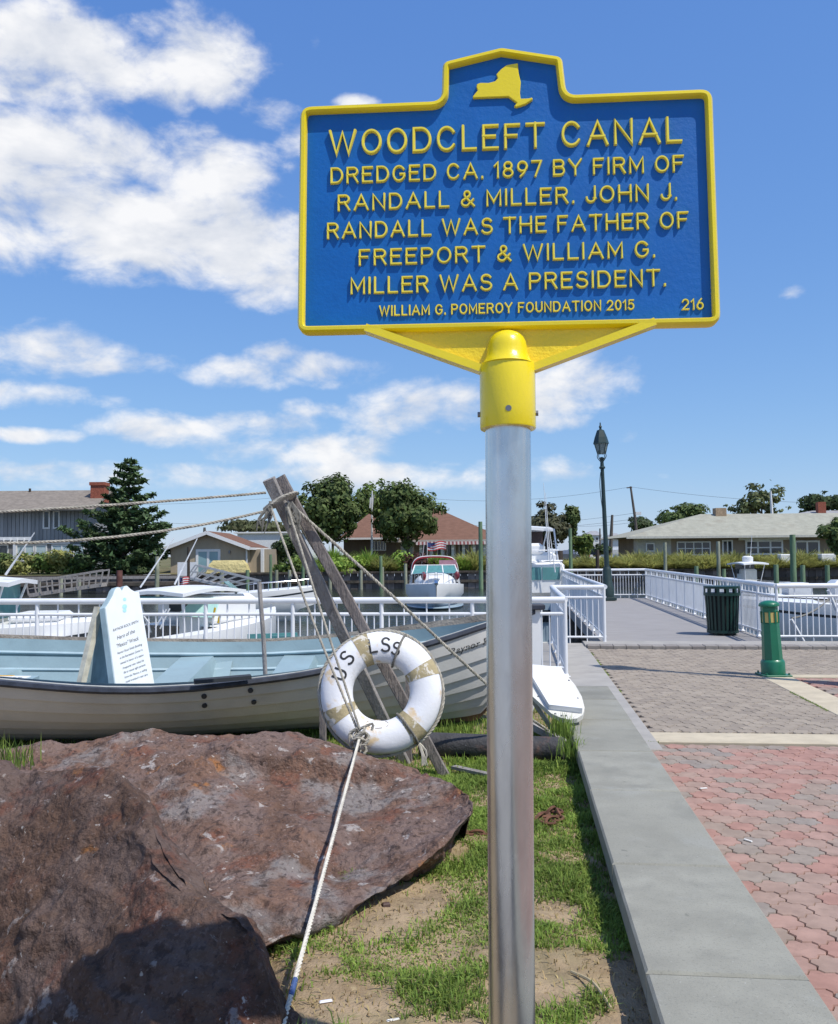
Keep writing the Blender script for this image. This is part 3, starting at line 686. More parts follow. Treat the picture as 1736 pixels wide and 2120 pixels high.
# ---------------------------------------------------------------- ropes
M_rope = mat('weathered_rope', (.40, .37, .31), .95, spec=.1, var=.25, vs=30, layers=[((.20, .19, .16), 12, .5, .75, 5, .6)])
M_rope_w = mat('pale_rope', (.62, .58, .50), .95, spec=.1, var=.15, vs=30, layers=[((.4, .37, .32), 9, .5, .75, 5, .5)])
M_rope_d = mat('dark_rope', (.20, .19, .165), .95, spec=.1, var=.25, vs=30)
def smooth_path(pts, n):
    P = [Vector(p) for p in pts]
    if len(P) == 2: return [P[0].lerp(P[1], i/n) for i in range(n+1)]
    out = []; m = len(P)-1
    for i in range(n+1):
        u = i/n*m; k = min(int(u), m-1); t = u-k
        p0 = P[max(k-1, 0)]; p1 = P[k]; p2 = P[k+1]; p3 = P[min(k+2, m)]
        out.append(.5*((2*p1)+(p2-p0)*t+(2*p0-5*p1+4*p2-p3)*t*t+(3*p1-p0-3*p2+p3)*t*t*t))
    return out
def rope_into(mb, pts, r, pitch=None, strands=3, seg=7, closed=False):
    pitch = pitch or r*7.5; base = smooth_path(pts, 24*max(1, len(pts)-1)) if not closed else [Vector(p) for p in pts]
    L = sum((base[i+1]-base[i]).length for i in range(len(base)-1)); n = max(8, int(L/pitch*seg))
    cum = [0]
    for i in range(len(base)-1): cum.append(cum[-1]+(base[i+1]-base[i]).length)
    cen = []; k = 0
    for i in range(n+1):
        s = L*i/n
        while k < len(cum)-2 and cum[k+1] < s: k += 1
        cen.append(base[k].lerp(base[k+1], (s-cum[k])/max(1e-9, cum[k+1]-cum[k])))
    prev = None; fr = []
    for i, p in enumerate(cen):
        t = (cen[min(i+1, n)]-cen[max(i-1, 0)]).normalized()
        if prev is None: x = (Vector((0, 0, 1)) if abs(t.z) < .9 else Vector((1, 0, 0))).cross(t).normalized()
        else: x = (prev-t*prev.dot(t)).normalized()
        prev = x; fr.append((x, t.cross(x)))
    for st in range(strands):
        path = []
        for i, p in enumerate(cen):
            a = 2*PI*(L*i/n/pitch+st/strands); x, y = fr[i]; path.append(p+(x*math.cos(a)+y*math.sin(a))*r*.50)
        mb.tube(path, r*.56, 5)
    return mb
def sag(a, b, s, n=6): return [Vector(a).lerp(Vector(b), i/n)-Vector((0, 0, 4*s*(i/n)*(1-i/n))) for i in range(n+1)]

# ---------------------------------------------------------------- leaning timber spars (sheer legs)
M_grey_wood = mat('weathered_timber', (.33, .305, .285), .9, spec=.15, var=.25, vs=7, stretch=(2.5, 2.5, .5), layers=[((.13, .12, .11), 14, .5, .72, 6, .6), ((.40, .385, .37), 9, .55, .75, 6, .5)], bump=.6, bs=35)
M_dark_wood = mat('brown_weathered_timber', (.235, .205, .19), .9, spec=.15, var=.25, vs=7, stretch=(2.5, 2.5, .5), layers=[((.08, .07, .06), 14, .5, .72, 6, .6), ((.30, .28, .26), 9, .58, .75, 6, .5)], bump=.6, bs=35)
foot_a = ptz(846, 1578, GZ); foot_b = ptz(932, 1606, GZ)
top_a = pt(557, 992, 4.75); top_b = pt(580, 987, 4.84)
legs = thing('timber_sheer_legs', 'two leaning grey timbers lashed together at the top behind the ring buoy', 'timbers', foot_a)
def spar(p0, p1, w, h, m, nm, up):
    mb = MB(); k = 14; pts = [p0.lerp(p1, i/k) for i in range(k+1)]; x, y, z = frame_to(p0, p1, up)
    for i, p in enumerate(pts):
        j = .05; ww = w*(1+random.uniform(-j, j)); hh = h*(1+random.uniform(-j, j)); c = min(w, h)*.12
        for a, b in ((-ww/2+c, -hh/2), (ww/2-c, -hh/2), (ww/2, -hh/2+c), (ww/2, hh/2-c), (ww/2-c, hh/2), (-ww/2+c, hh/2), (-ww/2, hh/2-c), (-ww/2, -hh/2+c)):
            mb.v.append(p+x*a+y*b)
    for i in range(k):
        for j in range(8): mb.f.append((i*8+j, i*8+(j+1) % 8, i*8+8+(j+1) % 8, i*8+8+j))
    mb.f.append(tuple(reversed(range(8)))); mb.f.append(tuple(k*8+j for j in range(8)))
    return mb.build(nm, m, legs, False, True)
spar(foot_a-Vector((0, 0, .05)), top_a, .046, .062, M_grey_wood, 'leg', RIGHT)
spar(foot_b-Vector((0, 0, .05)), top_b, .036, .056, M_dark_wood, 'leg', RIGHT)
lash = MB()
for k in range(5):                                       # turns of the lashing round both heads
    c = pt(588-k*3.2, 1032+k*5, 4.79); pts = []
    for i in range(17):
        a = 2*PI*i/16; pts.append(c+RIGHT*(.068*math.cos(a))+FWD*(.095*math.sin(a))+Vector((0, 0, .03*math.cos(a)+.006*k)))
    rope_into(lash, pts, .0085, seg=5)
lash.build('lashing', M_rope, legs, True, True)
fr = MB()
for (a, b, n, sp) in (((602, 1042), (608, 1082), 7, 10), ((557, 1050), (541, 1093), 9, 9), ((606, 1070), (612, 1120), 5, 9), ((562, 1040), (560, 1064), 5, 9)):
    for i in range(n):
        p = pt(a[0]+random.uniform(-4, 4), a[1]+random.uniform(-4, 4), 4.70); q = pt(b[0]+random.uniform(-sp, sp), b[1]+random.uniform(-14, 12), 4.69)
        m_ = p.lerp(q, .5)+RIGHT*random.uniform(-.03, .03); fr.tube(smooth_path([p, m_, q], 6), [.006]*4+[.005, .004, .0015], 5)
for (a, c, b) in (((592, 1050), (600, 1086), (614, 1074)), ((596, 1046), (612, 1082), (618, 1062))):
    fr.tube(smooth_path([pt(*a, 4.70), pt(*c, 4.69), pt(*b, 4.70)], 14), .007, 6)
fr.build('frayed_rope_end', M_rope_d, legs, True, True)

def rope(name, label, pts, r, m=None, **kw):
    o = rope_into(MB(), pts, r, **kw).build(name, m or M_rope, None, True, at=pts[-1]); tag(o, label, 'rope'); return o
rope('rope', 'upper taut rope running from the spar heads to the left edge', sag(pt(551, 1020, 4.75), pt(-260, 1072, 4.2), .012), .0072)
rope('rope', 'lower slack rope sagging from the spar heads across the conifer', sag(pt(560, 1056, 4.72), pt(-300, 1112, 4.1), .085), .0074)
rope('rope', 'rope slanting from the spar heads down right to a knot beside the pole', [pt(596, 1040, 4.80), pt(622, 1062, 4.80), pt(800, 1222, 4.95), pt(985, 1395, 5.15), pt(1062, 1462, 5.25), ptz(1168, 1534, GZ+.03)], .0088)
tag(rope('rope', 'thin rope behind the spars running down to the top of the ring buoy', [pt(600, 1045, 4.88), pt(613, 1075, 4.9), pt(688, 1200, 4.95), pt(746, 1308, 5.0), pt(800, 1400, 5.0)], .0072, M_rope_d))
rope('rope', 'left of two ropes dropping from the spar heads across the ring buoy', [pt(562, 1052, 4.68), pt(650, 1290, 4.52), pt(741, 1512, 4.42)], .0066)
rope('rope', 'right of two ropes dropping from the spar heads across the ring buoy', [pt(596, 1050, 4.68), pt(676, 1300, 4.52), pt(746, 1512, 4.41)], .0066)
stay = thing('stay_rope', 'pale rope with a blue band, stretched from the buoy knot over the boulders', 'rope', pt(585, 2128, 2.31))
kA, kB = pt(744, 1532, 4.36), pt(585, 2128, 2.29)
rope_into(MB(), [kA, kB], .0072).build('strand', M_rope_w, stay, True, True)
a_, b_ = kA.lerp(kB, .905), kA.lerp(kB, .94)
MB().tube([a_, a_.lerp(b_, .5), b_], .0078, 8).build('blue_band', mat('blue_tape', (.05, .09, .22), .6), stay, True, True)
kn = MB()
for k in range(9):
    c = pt(745+random.uniform(-8, 8), 1516+k*5.0, 4.40+random.uniform(-.02, .02)); ax = Vector((random.uniform(-.5, .5), random.uniform(-.5, .5), 1)).normalized()
    x, y, z = frame_to(Vector((0, 0, 0)), ax); R_ = random.uniform(.018, .034) if k < 5 else random.uniform(.010, .018)
    rope_into(kn, [c+(x*math.cos(2*PI*i/10)+y*math.sin(2*PI*i/10))*R_+z*(.012*math.sin(2*PI*i/10)) for i in range(11)], .0075, seg=5)
for q in (((748, 1508), (772, 1498), (770, 1512)), ((740, 1508), (724, 1520), (728, 1548))):
    rope_into(kn, [pt(*p, 4.4) for p in q], .0075, seg=5)
kn.build('knot', M_rope, stay, True, True)

# ---------------------------------------------------------------- ring buoy
M_ringw = mat('buoy_white', (.78, .78, .80), .45, spec=.4, var=.04, vs=6, layers=[((.72, .52, .27), 5.2, .57, .66, 7, .85), ((.55, .52, .48), 9, .66, .76, 5, .5)], bump=.1, bs=60)
M_ringb = mat('buoy_band', (.40, .33, .19), .7, spec=.3, var=.2, vs=12, layers=[((.72, .68, .60), 17, .54, .60, 6, .85)], bump=.25, bs=70)
M_black = mat('black_paint', (.02, .02, .022), .6, var=.3, vs=20, layers=[((.25, .25, .25), 40, .62, .72, 4, .6)])
RC = pt(790, 1432, 4.64); rn = (CAM-RC).normalized(); rn = (rn+Vector((0, 0, .12))).normalized()
rx = Vector((0, 0, 1)).cross(rn).normalized(); ry = rn.cross(rx)              # rx to the right of the picture
RMAT = Matrix((rx, ry, rn)).transposed().to_4x4(); RMAT.translation = RC
buoy = thing('ring_buoy', 'white ring buoy with worn brown bands and black letters USLSS', 'ring buoy', M=RMAT)
RMAJ, RA, RB = .2255, .0815, .055                                       # tube is wider than deep
def ring_pt(th, ph, k=1.0): r = RMAJ+RA*k*math.cos(ph); return Vector((r*math.cos(th), r*math.sin(th), RB*k*math.sin(ph)))
def ring_part(t0, t1, n, k, nm, m, closed=False, ph0=0, ph1=2*PI, np_=22):
    mb = MB()
    for i in range(n+(0 if closed else 1)):
        th = t0+(t1-t0)*i/n
        for j in range(np_): mb.v.append(ring_pt(th, 2*PI*j/np_, k*(1+.006*math.sin(9*th+j))))
    for i in range(n):
        for j in range(np_):
            a = i*np_; b = ((i+1) % n if closed else i+1)*np_; mb.f.append((a+j, a+(j+1) % np_, b+(j+1) % np_, b+j))
    return mb.build(nm, m, buoy, True)
ring_part(0, 2*PI, 96, 1.0, 'ring', M_ringw, True)
for th in (rad(24), rad(112), rad(207), rad(-50)): ring_part(th-rad(8), th+rad(8), 8, 1.022, 'band', M_ringb)
gl = MB(); gp = []
for i in range(97):
    th = 2*PI*i/96; q = ring_pt(th, rad(-18), 1.09); pull = .012*abs(math.sin(2*(th-rad(24))))
    gp.append(q*(1+pull*2)+Vector((0, 0, 0)))
rope_into(gl, gp, .0092, closed=True); gl.build('grab_line', M_rope, buoy, True)
for th in (rad(66), rad(-55)):                                        # hitches taken round the ring
    hb = MB(); rope_into(hb, [ring_pt(th+.02*math.sin(2*PI*i/24), 2*PI*i/24, 1.09) for i in range(25)], .0065, seg=5); hb.build('hitch', M_rope_d, buoy, True)
hb = MB(); p = ring_pt(rad(-54), rad(-10), 1.12)
for i in range(6): hb.tube(smooth_path([p, p+Vector((.02+random.uniform(-.01, .02), -.05, .02)), p+Vector((.03+random.uniform(-.02, .02), -.11, .02))], 5), [.007, .007, .006, .005, .004, .002], 5)
hb.build('rope_tail', M_rope, buoy, True)
def ring_letter(ch, th, size, phc):
    """letter lying on the front of the ring, its top outward"""
    mb = MB(); w, sts = GL[ch]
    for st in sts:
        fine = []
        for a, b in zip(st[:-1], st[1:]):
            for q in range(4): fine.append((a[0]+(b[0]-a[0])*q/4, a[1]+(b[1]-a[1])*q/4))
        fine.append(st[-1]); pts = []
        for a, b in fine:
            x = (a-w/2)*size*.92; y = (b-.5)*size; rr = RMAJ+phc+y; t2 = th-x/rr; c = max(-1, min(1, (rr-RMAJ)/RA)); z = RB*math.sqrt(max(.02, 1-c*c))
            pts.append(Vector((rr*math.cos(t2), rr*math.sin(t2), z+.0012)))
        k = len(mb.v); sw = size*.078
        for i, p in enumerate(pts):
            t = (pts[min(i+1, len(pts)-1)]-pts[max(i-1, 0)]).normalized(); s = t.cross(Vector((0, 0, 1))).normalized()*sw
            mb.v += [p-s, p+s]
        for i in range(len(pts)-1): mb.f.append((k+2*i, k+2*i+1, k+2*i+3, k+2*i+2))
    return mb.build('letter', M_black, buoy, label='black painted letter %s on the buoy' % ch)
for ch, px, py, sz in (('U', 703, 1396, .068), ('S', 719, 1362, .070), ('L', 773, 1336, .072), ('S', 799, 1335, .068), ('S', 821, 1343, .062)):
    q = RMAT.inverted() @ ptplane(px, py, RC+rn*.045, rn); ring_letter(ch, math.atan2(q.y, q.x), sz, max(-.025, min(.025, math.hypot(q.x, q.y)-RMAJ)))
# faint maker's stamp on the lower part
ms = MB()
for i in range(40):
    a = 2*PI*i/40; q = RMAT.inverted() @ ptplane(781+24*math.cos(a), 1499+9*math.sin(a), RC+rn*.054, rn); rr = math.hypot(q.x, q.y); c = max(-1, min(1, (rr-RMAJ)/RA)); q.z = RB*math.sqrt(max(.02, 1-c*c))+.001
    ms.v += [q, q*1.0+Vector((0, .0035, 0))]
for i in range(0, 40, 1):
    if i % 7 < 4: ms.f.append((2*i, 2*((i+1) % 40), 2*((i+1) % 40)+1, 2*i+1))
ms.build('stamp', mat('faded_brown_ink', (.45, .36, .26), .7), buoy)

# ---------------------------------------------------------------- the lapstrake boat on the grass
def interp(tab, x):
    if x <= tab[0][0]: return tab[0][1]
    for (a, b), (c, d) in zip(tab[:-1], tab[1:]):
        if x <= c: return b+(d-b)*(x-a)/(c-a)
    return tab[-1][1]
NEAR = [(-700, 1290), (-400, 1365), (-150, 1397), (0, 1409), (100, 1418), (200, 1425), (300, 1426), (400, 1421), (500, 1410), (610, 1396), (680, 1383), (750, 1366), (870, 1334), (940, 1313), (1005, 1291), (1060, 1276), (1105, 1262), (1200, 1240)]
FAR = [(-700, 1270), (-300, 1306), (0, 1318), (200, 1325), (450, 1328), (560, 1327), (660, 1320), (760, 1309), (870, 1295), (1005, 1276), (1060, 1269), (1105, 1262), (1200, 1250)]
XB, XS = .807, -4.25
def station(s):
    """s: 0 bow .. 1 stern -> near gunwale, far gunwale, keel"""
    x = XB+(XS-XB)*s; dc = 6.4-(XB-x)*.16 if s < .55 else 6.4-(XB-(XB+(XS-XB)*.55))*.16-(s-.55)*.2
    b = .74*(1-(1-min(1, s/.52))**2.1)*(1 if s < .62 else 1-.28*((s-.62)/.38)**2); b = max(b, .010)
    out = []
    for sg, tab in ((-1, NEAR), (1, FAR)):
        d = dc+sg*b; px = CX+FPX*x/d; py = interp(tab, px); p = pt(px, py, d); q = cw(x, d, p.z); out.append(q)
    kz = GZ+.03+.76*max(0, 1-s/.07)**1.6+.02*(s-.5)**2
    K = cw(x+(.08*max(0, s/.07) if s < .07 else .08)*-1 if s < 1 else x, dc+.05, kz)
    return out[0], out[1], K
def hull_pt(s, side, t, off=0.0):
    """t: 0 gunwale .. 1 keel"""
    N_, F_, K = station(s); G = N_ if side < 0 else F_
    mid = (N_+F_)*.5; C = G.lerp(K, .5); outw = (G-mid); outw.z = 0
    L_ = outw.length; full = min(1, L_/.42); fx = .14+.20*full
    C = Vector((G.x+(K.x-G.x)*fx, G.y+(K.y-G.y)*fx, K.z+(G.z-K.z)*(.34-.20*full)))
    p = G*(1-t)**2+C*2*t*(1-t)+K*t*t
    if off and L_ > 1e-5:
        tn = (C-G)*2*(1-t)+(K-C)*2*t; n = outw.normalized()-tn.normalized()*outw.normalized().dot(tn.normalized())
        if n.length > 1e-4: p = p+n.normalized()*off
    return p
M_hull = mat('hull_offwhite', (.51, .50, .475), .5, spec=.4, var=.08, vs=3, layers=[((.42, .36, .28), 2.4, .58, .78, 6, .4), ((.30, .20, .13), 9, .68, .78, 5, .4)], bump=.06, bs=60)
M_hullin = mat('pale_blue_gelcoat', (.27, .37, .40), .5, spec=.4, var=.08, vs=3, layers=[((.26, .40, .44), 3, .5, .75, 5, .5), ((.16, .22, .24), 5, .6, .78, 6, .4)], bump=.06, bs=60)
M_string = mat('pale_stringer', (.40, .52, .56), .5, var=.1, vs=6)
M_navy = mat('dark_rub_rail', (.035, .04, .055), .5, spec=.4, var=.3, vs=14)
M_stain = mat('stained_keel', (.20, .13, .08), .85, var=.3, vs=6)
M_wht = mat('white_gloss_paint', (.80, .80, .80), .4, var=.03)
boat = thing('rowing_boat', 'off white lapstrake boat with pale blue interior resting on the grass', 'boat', cw(-1.7, 5.95, GZ), YAW)
NS = 44; SS = [(i/NS)**1.25 for i in range(NS+1)]; NT = 8
def strip(t0, t1, off0, off1, side, sub=3, ledge=-.013, s0=0.0):
    mb = MB(); rows = []
    for i, s in enumerate(SS):
        s = max(s, s0); N_, F_, K_ = station(s); w = min(1, (N_-F_).length/.5) if off1 < 0 else 1
        for j in range(sub+1):
            f = j/sub; mb.v.append(hull_pt(s, side, t0+(t1-t0)*f, (off0+(off1-off0)*f)*w))
        mb.v.append(hull_pt(s, side, t1, (off1+ledge)*w))
    k = sub+2
    for i in range(len(SS)-1):
        for j in range(k-1): mb.f.append((i*k+j, i*k+j+1, i*k+k+j+1, i*k+k+j))
    return mb
strakes = []
for side in (-1, 1):
    for q in range(NT):
        o = strip(q/NT*.97, (q+1)/NT*.97, .001, .021, side, 3, -.019).build('strake', M_stain if q == NT-1 else M_hull, boat, True, True); strakes.append(o)
for side in (-1, 1):
    for q in range(6):
        strip(.03+q/6*.80, .03+(q+1)/6*.80, -.064, -.030, side, 3, -.034, .03).build('inner_plank', M_hullin, boat, True, True)
def sweep(side, prof, nm, m, z=0.0):
    mb = MB(); k = len(prof)
    for s in SS:
        N_, F_, K = station(s); G = N_ if side < 0 else F_; mid = (N_+F_)*.5; ow = (G-mid); ow.z = 0
        ow = ow.normalized() if ow.length > 1e-5 else FWD*side
        for a, b in prof: mb.v.append(G+ow*a+Vector((0, 0, b+z)))
    for i in range(len(SS)-1):
        for j in range(k): mb.f.append((i*k+j, i*k+(j+1) % k, i*k+k+(j+1) % k, i*k+k+j))
    mb.f.append(tuple(range(k))); mb.f.append(tuple(reversed([(len(SS)-1)*k+j for j in range(k)])))
    return mb.build(nm, m, boat, False, True)
sweep(-1, [(.012, -.032), (.022, -.018), (.016, .003), (-.012, .006), (-.012, -.03)], 'gunwale', M_navy)
sweep(-1, [(-.0135, -.03), (-.0135, .009), (-.038, .009), (-.042, -.02)], 'inwale', mat('grey_inwale', (.48, .48, .44), .7, var=.15, vs=10))
sweep(1, [(.022, -.035), (.022, .016), (-.028, .020), (-.034, -.03)], 'gunwale', mat('cracked_gunwale', (.33, .29, .24), .9, var=.25, vs=9, layers=[((.17, .12, .08), 14, .55, .75, 6, .7), ((.50, .46, .40), 7, .58, .75, 5, .6)], bump=.5, bs=60), .0)
# floor, stem
mb = MB()
for s in SS:
    w_ = min(1, (station(s)[0]-station(s)[1]).length/.6); a = hull_pt(s, -1, .74, -.07*w_); b = hull_pt(s, 1, .74, -.07*w_); a.z += .03; b.z += .03; mb.v += [a, b]
for i in range(NS): mb.f.append((2*i, 2*i+1, 2*i+3, 2*i+2))
mb.build('floor_board', M_hullin, boat, False, True)
st = MB(); N0, F0, K0 = station(0.0); tip = (N0+F0)*.5
for i in range(9):
    f = i/8; p = tip.lerp(cw(XB-.11, 6.4, GZ-.02), f)+RIGHT*(.055*math.sin(f*PI*.9))
    st.v += [p+RIGHT*.035-FWD*.02, p+RIGHT*.035+FWD*.02, p-RIGHT*.04+FWD*.024, p-RIGHT*.04-FWD*.024]
for i in range(8):
    for j in range(4): st.f.append((i*4+j, i*4+(j+1) % 4, i*4+4+(j+1) % 4, i*4+4+j))
st.f += [(3, 2, 1, 0), (32, 33, 34, 35)]; st.build('stem', M_wht, boat, False, True)
MB().box(tip+Vector((0, 0, .02)), (.13, .12, .04), Matrix.Rotation(YAW, 3, 'Z'), bev=.008).build('bow_cap', M_navy, boat, False, True)
def bench(xc, w, top, nm='thwart'):
    s0 = (xc-XB)/(XS-XB); mb = MB(); nsec = 10
    prof = [(-w*.95, .02), (-w*.68, .08), (-w*.52, .19), (-w*.47, top-.04), (-w*.42, top), (w*.42, top), (w*.47, top-.04), (w*.52, .19), (w*.68, .08), (w*.95, .02)]
    N_, F_, K = station(s0); dn = N_.dot(FWD)+.26; df = F_.dot(FWD)-.10; zt = (F_.z-N_.z)/max(.1, df-dn)
    for i in range(nsec+1):
        d = dn+(df-dn)*i/nsec
        zmin = K.z+.11+((abs(i/nsec-.5)*2)**2.0)*.24
        for x, z in prof: mb.v.append(cw(xc+x, d, max(zmin, K.z+z+.0)+zt*(d-(dn+df)/2)))
    k = len(prof)
    for i in range(nsec):
        for j in range(k-1): mb.f.append((i*k+j, i*k+j+1, i*k+k+j+1, i*k+k+j))
    mb.build(nm, M_hullin, boat, True, True)
bench(-1.62, .27, .37); bench(-.88, .27, .38); bench(-2.95, .30, .35)
for t_ in (.13, .27, .41, .55):                         # half round stringers along the inner sides
    for side in (-1, 1):
        MB().tube([hull_pt(s, side, t_, -.055*min(1, (station(s)[0]-station(s)[1]).length/.5)) for s in SS[4:]], .013, 6).build('stringer', M_string, boat, True, True)
# pieces lying on the boat
bvh_v = []; bvh_f = []
MWb = INV[boat.name].inverted()
for o in strakes[:NT]:
    k = len(bvh_v); bvh_v += [MWb @ v.co for v in o.data.vertices]; bvh_f += [tuple(i+k for i in p.vertices) for p in o.data.polygons]
HB = BVHTree.FromPolygons(bvh_v, bvh_f)
def on_hull(px, py, lift=.004):
    r = ray(px, py).normalized(); h = HB.ray_cast(CAM, r)
    return (h[0]-r*lift, h[1]) if h[0] is not None else (None, None)
for px, py in ((423, 1441), (424, 1460), (519, 1429), (526, 1453)):
    p, n = on_hull(px, py, .002)
    if p is not None:
        n = -n if n.dot(FWD) > 0 else n
        MB().tube([p-n*.01, p+n*.008], .016, 10).build('bolt', M_navy, boat, False, True)
def font_mesh(txt):
    cu = bpy.data.curves.new('t', 'FONT'); cu.body = txt; cu.size = 1.0; cu.resolution_u = 3
    ob = bpy.data.objects.new('t', cu); COL.objects.link(ob); dg = bpy.context.evaluated_depsgraph_get(); dg.update()
    me = bpy.data.meshes.new_from_object(ob.evaluated_get(dg)); V = [v.co.copy() for v in me.vertices]; F_ = [tuple(p.vertices) for p in me.polygons]
    bpy.data.objects.remove(ob); bpy.data.curves.remove(cu); bpy.data.meshes.remove(me); return V, F_
V, F_ = font_mesh('Raynor Rock'); wid = max(v.x for v in V); mb = MB(); ok = True
for v in V:
    u = v.x/wid; p, n = on_hull(932+u*112+v.y*2.0, 1357-u*35-v.y*20, .006)
    if p is None: ok = False; break
    mb.v.append(p)
if ok: mb.f = F_; mb.build('boat_name', M_black, boat, False, True, label='black painted name lettering at the bow')
dp = MB().beam(pt(402, 1411, 5.27), pt(520, 1401, 5.36), .08, .022).build('foam_pad', mat('dark_foam', (.03, .035, .04), .8), None, False, at=pt(402, 1414, 5.27)); tag(dp, 'dark flat pad lying along the near gunwale of the lapstrake boat', 'pad')
stk = MB().tube([pt(551, 1420, 5.75), pt(546, 1320, 5.75), pt(537, 1205, 5.75)], .0145, 8).build('wooden_stake', M_grey_wood, None, True, at=pt(551, 1420, 5.75)); tag(stk, 'thin grey stake standing upright inside the lapstrake boat', 'stake')
for px, y0, y1, d, lb in ((669, 1455, 1545, 5.15, 'dark stake against the hull left of the ring buoy'), (846, 1385, 1500, 5.3, 'dark stake against the hull seen through the ring buoy')):
    p = pt(px, y0, d); q = Vector((p.x, p.y, GZ-.05)); s_ = MB().beam(q, p, .04, .032).build('wooden_stake', M_dark_wood, None, at=q); tag(s_, lb, 'stake')

# tablet A-board standing in the boat
M_board = mat('board_white', (.80, .82, .82), .5, var=.03, vs=10)
M_boardg = mat('board_back', (.34, .45, .48), .7, var=.15, vs=8)
M_edge = mat('board_edge', (.55, .52, .42), .8, var=.2, vs=20)
A0 = pt(258, 1424, 5.55); A1 = pt(322, 1418, 5.84); A2 = pt(244, 1218, 5.84)
ab = thing('tablet_board', 'white two sided tablet sign with scalloped top standing inside the boat', 'sign', A0)
# text panel plane: through bottom-left, bottom-right and leaning back
u = (A1-A0); W_ = .46; u = Vector((u.x, u.y, 0)).normalized(); lean = (Vector((0, 0, 1))+(-RIGHT*.26+FWD*.03)).normalized(); v = (lean-u*lean.dot(u)).normalized(); nn = u.cross(v).normalized()
if nn.dot(CAM-A0) < 0: nn = -nn
def AB(px, py): q = ptplane(px, py, A0, nn)-A0; return (q.dot(u), q.dot(v))
top = [(218, 1258), (226, 1246), (234, 1232), (238, 1221), (243, 1215), (248, 1215), (252, 1222), (254, 1221), (258, 1213), (264, 1212), (271, 1219), (280, 1224), (288, 1223)]
poly = [AB(239, 1432), AB(322, 1432)]+[AB(*p) for p in reversed(top)]
poly[0] = (poly[0][0], poly[0][1]-.05); poly[1] = (poly[1][0], poly[1][1]-.05)
MB().prism(poly, A0-nn*.044, u, v, nn, .04).build('front_board', M_boardg, ab, False, True)
MB().prism([(a*.985+.003, b-.004) for a, b in poly], A0-nn*.004, u, v, nn, .005).build('text_panel', M_board, ab, False, True)
cu_ = sum(p[0] for p in poly)/len(poly)
def ab_text(txt, px, py, h, sl, wpx, m):
    V, F_ = font_mesh(txt); w = max(q.x for q in V); mb = MB()
    for q in V:
        a, b = AB(px+q.x/w*wpx, py-q.x/w*sl-q.y*h); mb.v.append(A0+u*a+v*b+nn*.0026)
    mb.f = F_; return mb.build('text_line', m, ab, False, True)
M_ink = mat('grey_ink', (.10, .11, .13), .7, var=.1)
for i, (txt, px, py, h, sl, w) in enumerate((('RAYNOR ROCK SMITH', 234, 1308, 8, 19, 52), ('Hero of the', 242, 1325, 12, 15, 37), ('"Mexico" Wreck', 241, 1342, 12, 17, 46), ('Raynor Rock Smith Building', 243, 1355, 7, 19, 51), ('at the Recreation Center is', 248, 1365, 7, 18, 47),
        ('named in honor of a native', 249, 1376, 7, 18, 48), ('Freeporter who risked his', 254, 1386, 7, 17, 44), ('life to rescue eight persons', 256, 1395, 7, 17, 45), ('from the Mexico, a sailing', 258, 1405, 7, 17, 46), ('vessel wrecked in near zero', 260, 1414, 7, 16, 46))):
    ab_text(txt, px, py, h, sl, w, M_ink)
em_ = MB()
for cx, cy, r in ((258, 1241, 3.5), (258, 1256, 5), (258, 1264, 4)):
    k = len(em_.v); 
    for i in range(10): a, b = AB(cx+r*math.cos(2*PI*i/10), cy+r*math.sin(2*PI*i/10)); em_.v.append(A0+u*a+v*b+nn*.0026)
    em_.f.append(tuple(range(k, k+10)))
em_.build('emblem', mat('aqua_print', (.45, .78, .80), .6), ab, False, True, label='pale aqua emblem printed at the top of the tablet')
bl, br, tr_, tl_ = pt(172, 1424, 5.52), pt(232, 1424, 6.05), pt(229, 1258, 5.88), pt(214, 1258, 5.66)
n2 = (br-bl).cross(tl_-bl).normalized(); n2 = n2 if n2.dot(RIGHT) < 0 else -n2
bl = bl-Vector((0, 0, .05)); br = br-Vector((0, 0, .05))
MB().slab([bl, br, tr_, tl_], n2, .035).build('rear_board', M_boardg, ab, False, True)
for a, b in ((bl, tl_), (br, tr_)): MB().beam(a+n2*.02-FWD*.02, b+n2*.02-FWD*.02, .038, .042).build('rear_edge', M_edge, ab, False, True)
# sloping information panel at the left end
ip = thing('information_panel', 'sloping white text panel on a pale blue base at the left end of the boat', 'sign', pt(20, 1420, 5.6))
i0, i1, i2, i3 = pt(-150, 1428, 5.4), pt(24, 1424, 5.48), pt(82, 1399, 5.98), pt(-110, 1399, 5.98)
nI = (i1-i0).cross(i3-i0).normalized(); nI = nI if nI.z > 0 else -nI
MB().slab([i0, i1, i2, i3], -nI, .05).build('panel_base', M_hullin, ip, False, True)
j = [i0.lerp(i2, .06).lerp(i0, .3), i1.lerp(i3, .07), i2.lerp(i0, .08), i3.lerp(i1, .05)]
MB().slab(j, nI, .006).build('panel_face', M_board, ip, False, True)
tl = MB()
for r in range(7):
    a = j[1].lerp(j[2], .10+r*.115); b = j[0].lerp(j[3], .10+r*.115); a_ = a.lerp(b, .03+.03*random.random()); b_ = a.lerp(b, .85)
    k0 = 0
    while k0 < .95:
        w = random.uniform(.03, .08); p = a_.lerp(b_, k0); q = a_.lerp(b_, min(1, k0+w)); dv = (j[2]-j[1]).normalized()*.012
        tl.add([p+nI*.0085, q+nI*.0085, q+dv+nI*.0085, p+dv+nI*.0085], [(0, 1, 2, 3)]); k0 += w+.02
tl.build('text_block', M_ink, ip, False, True)
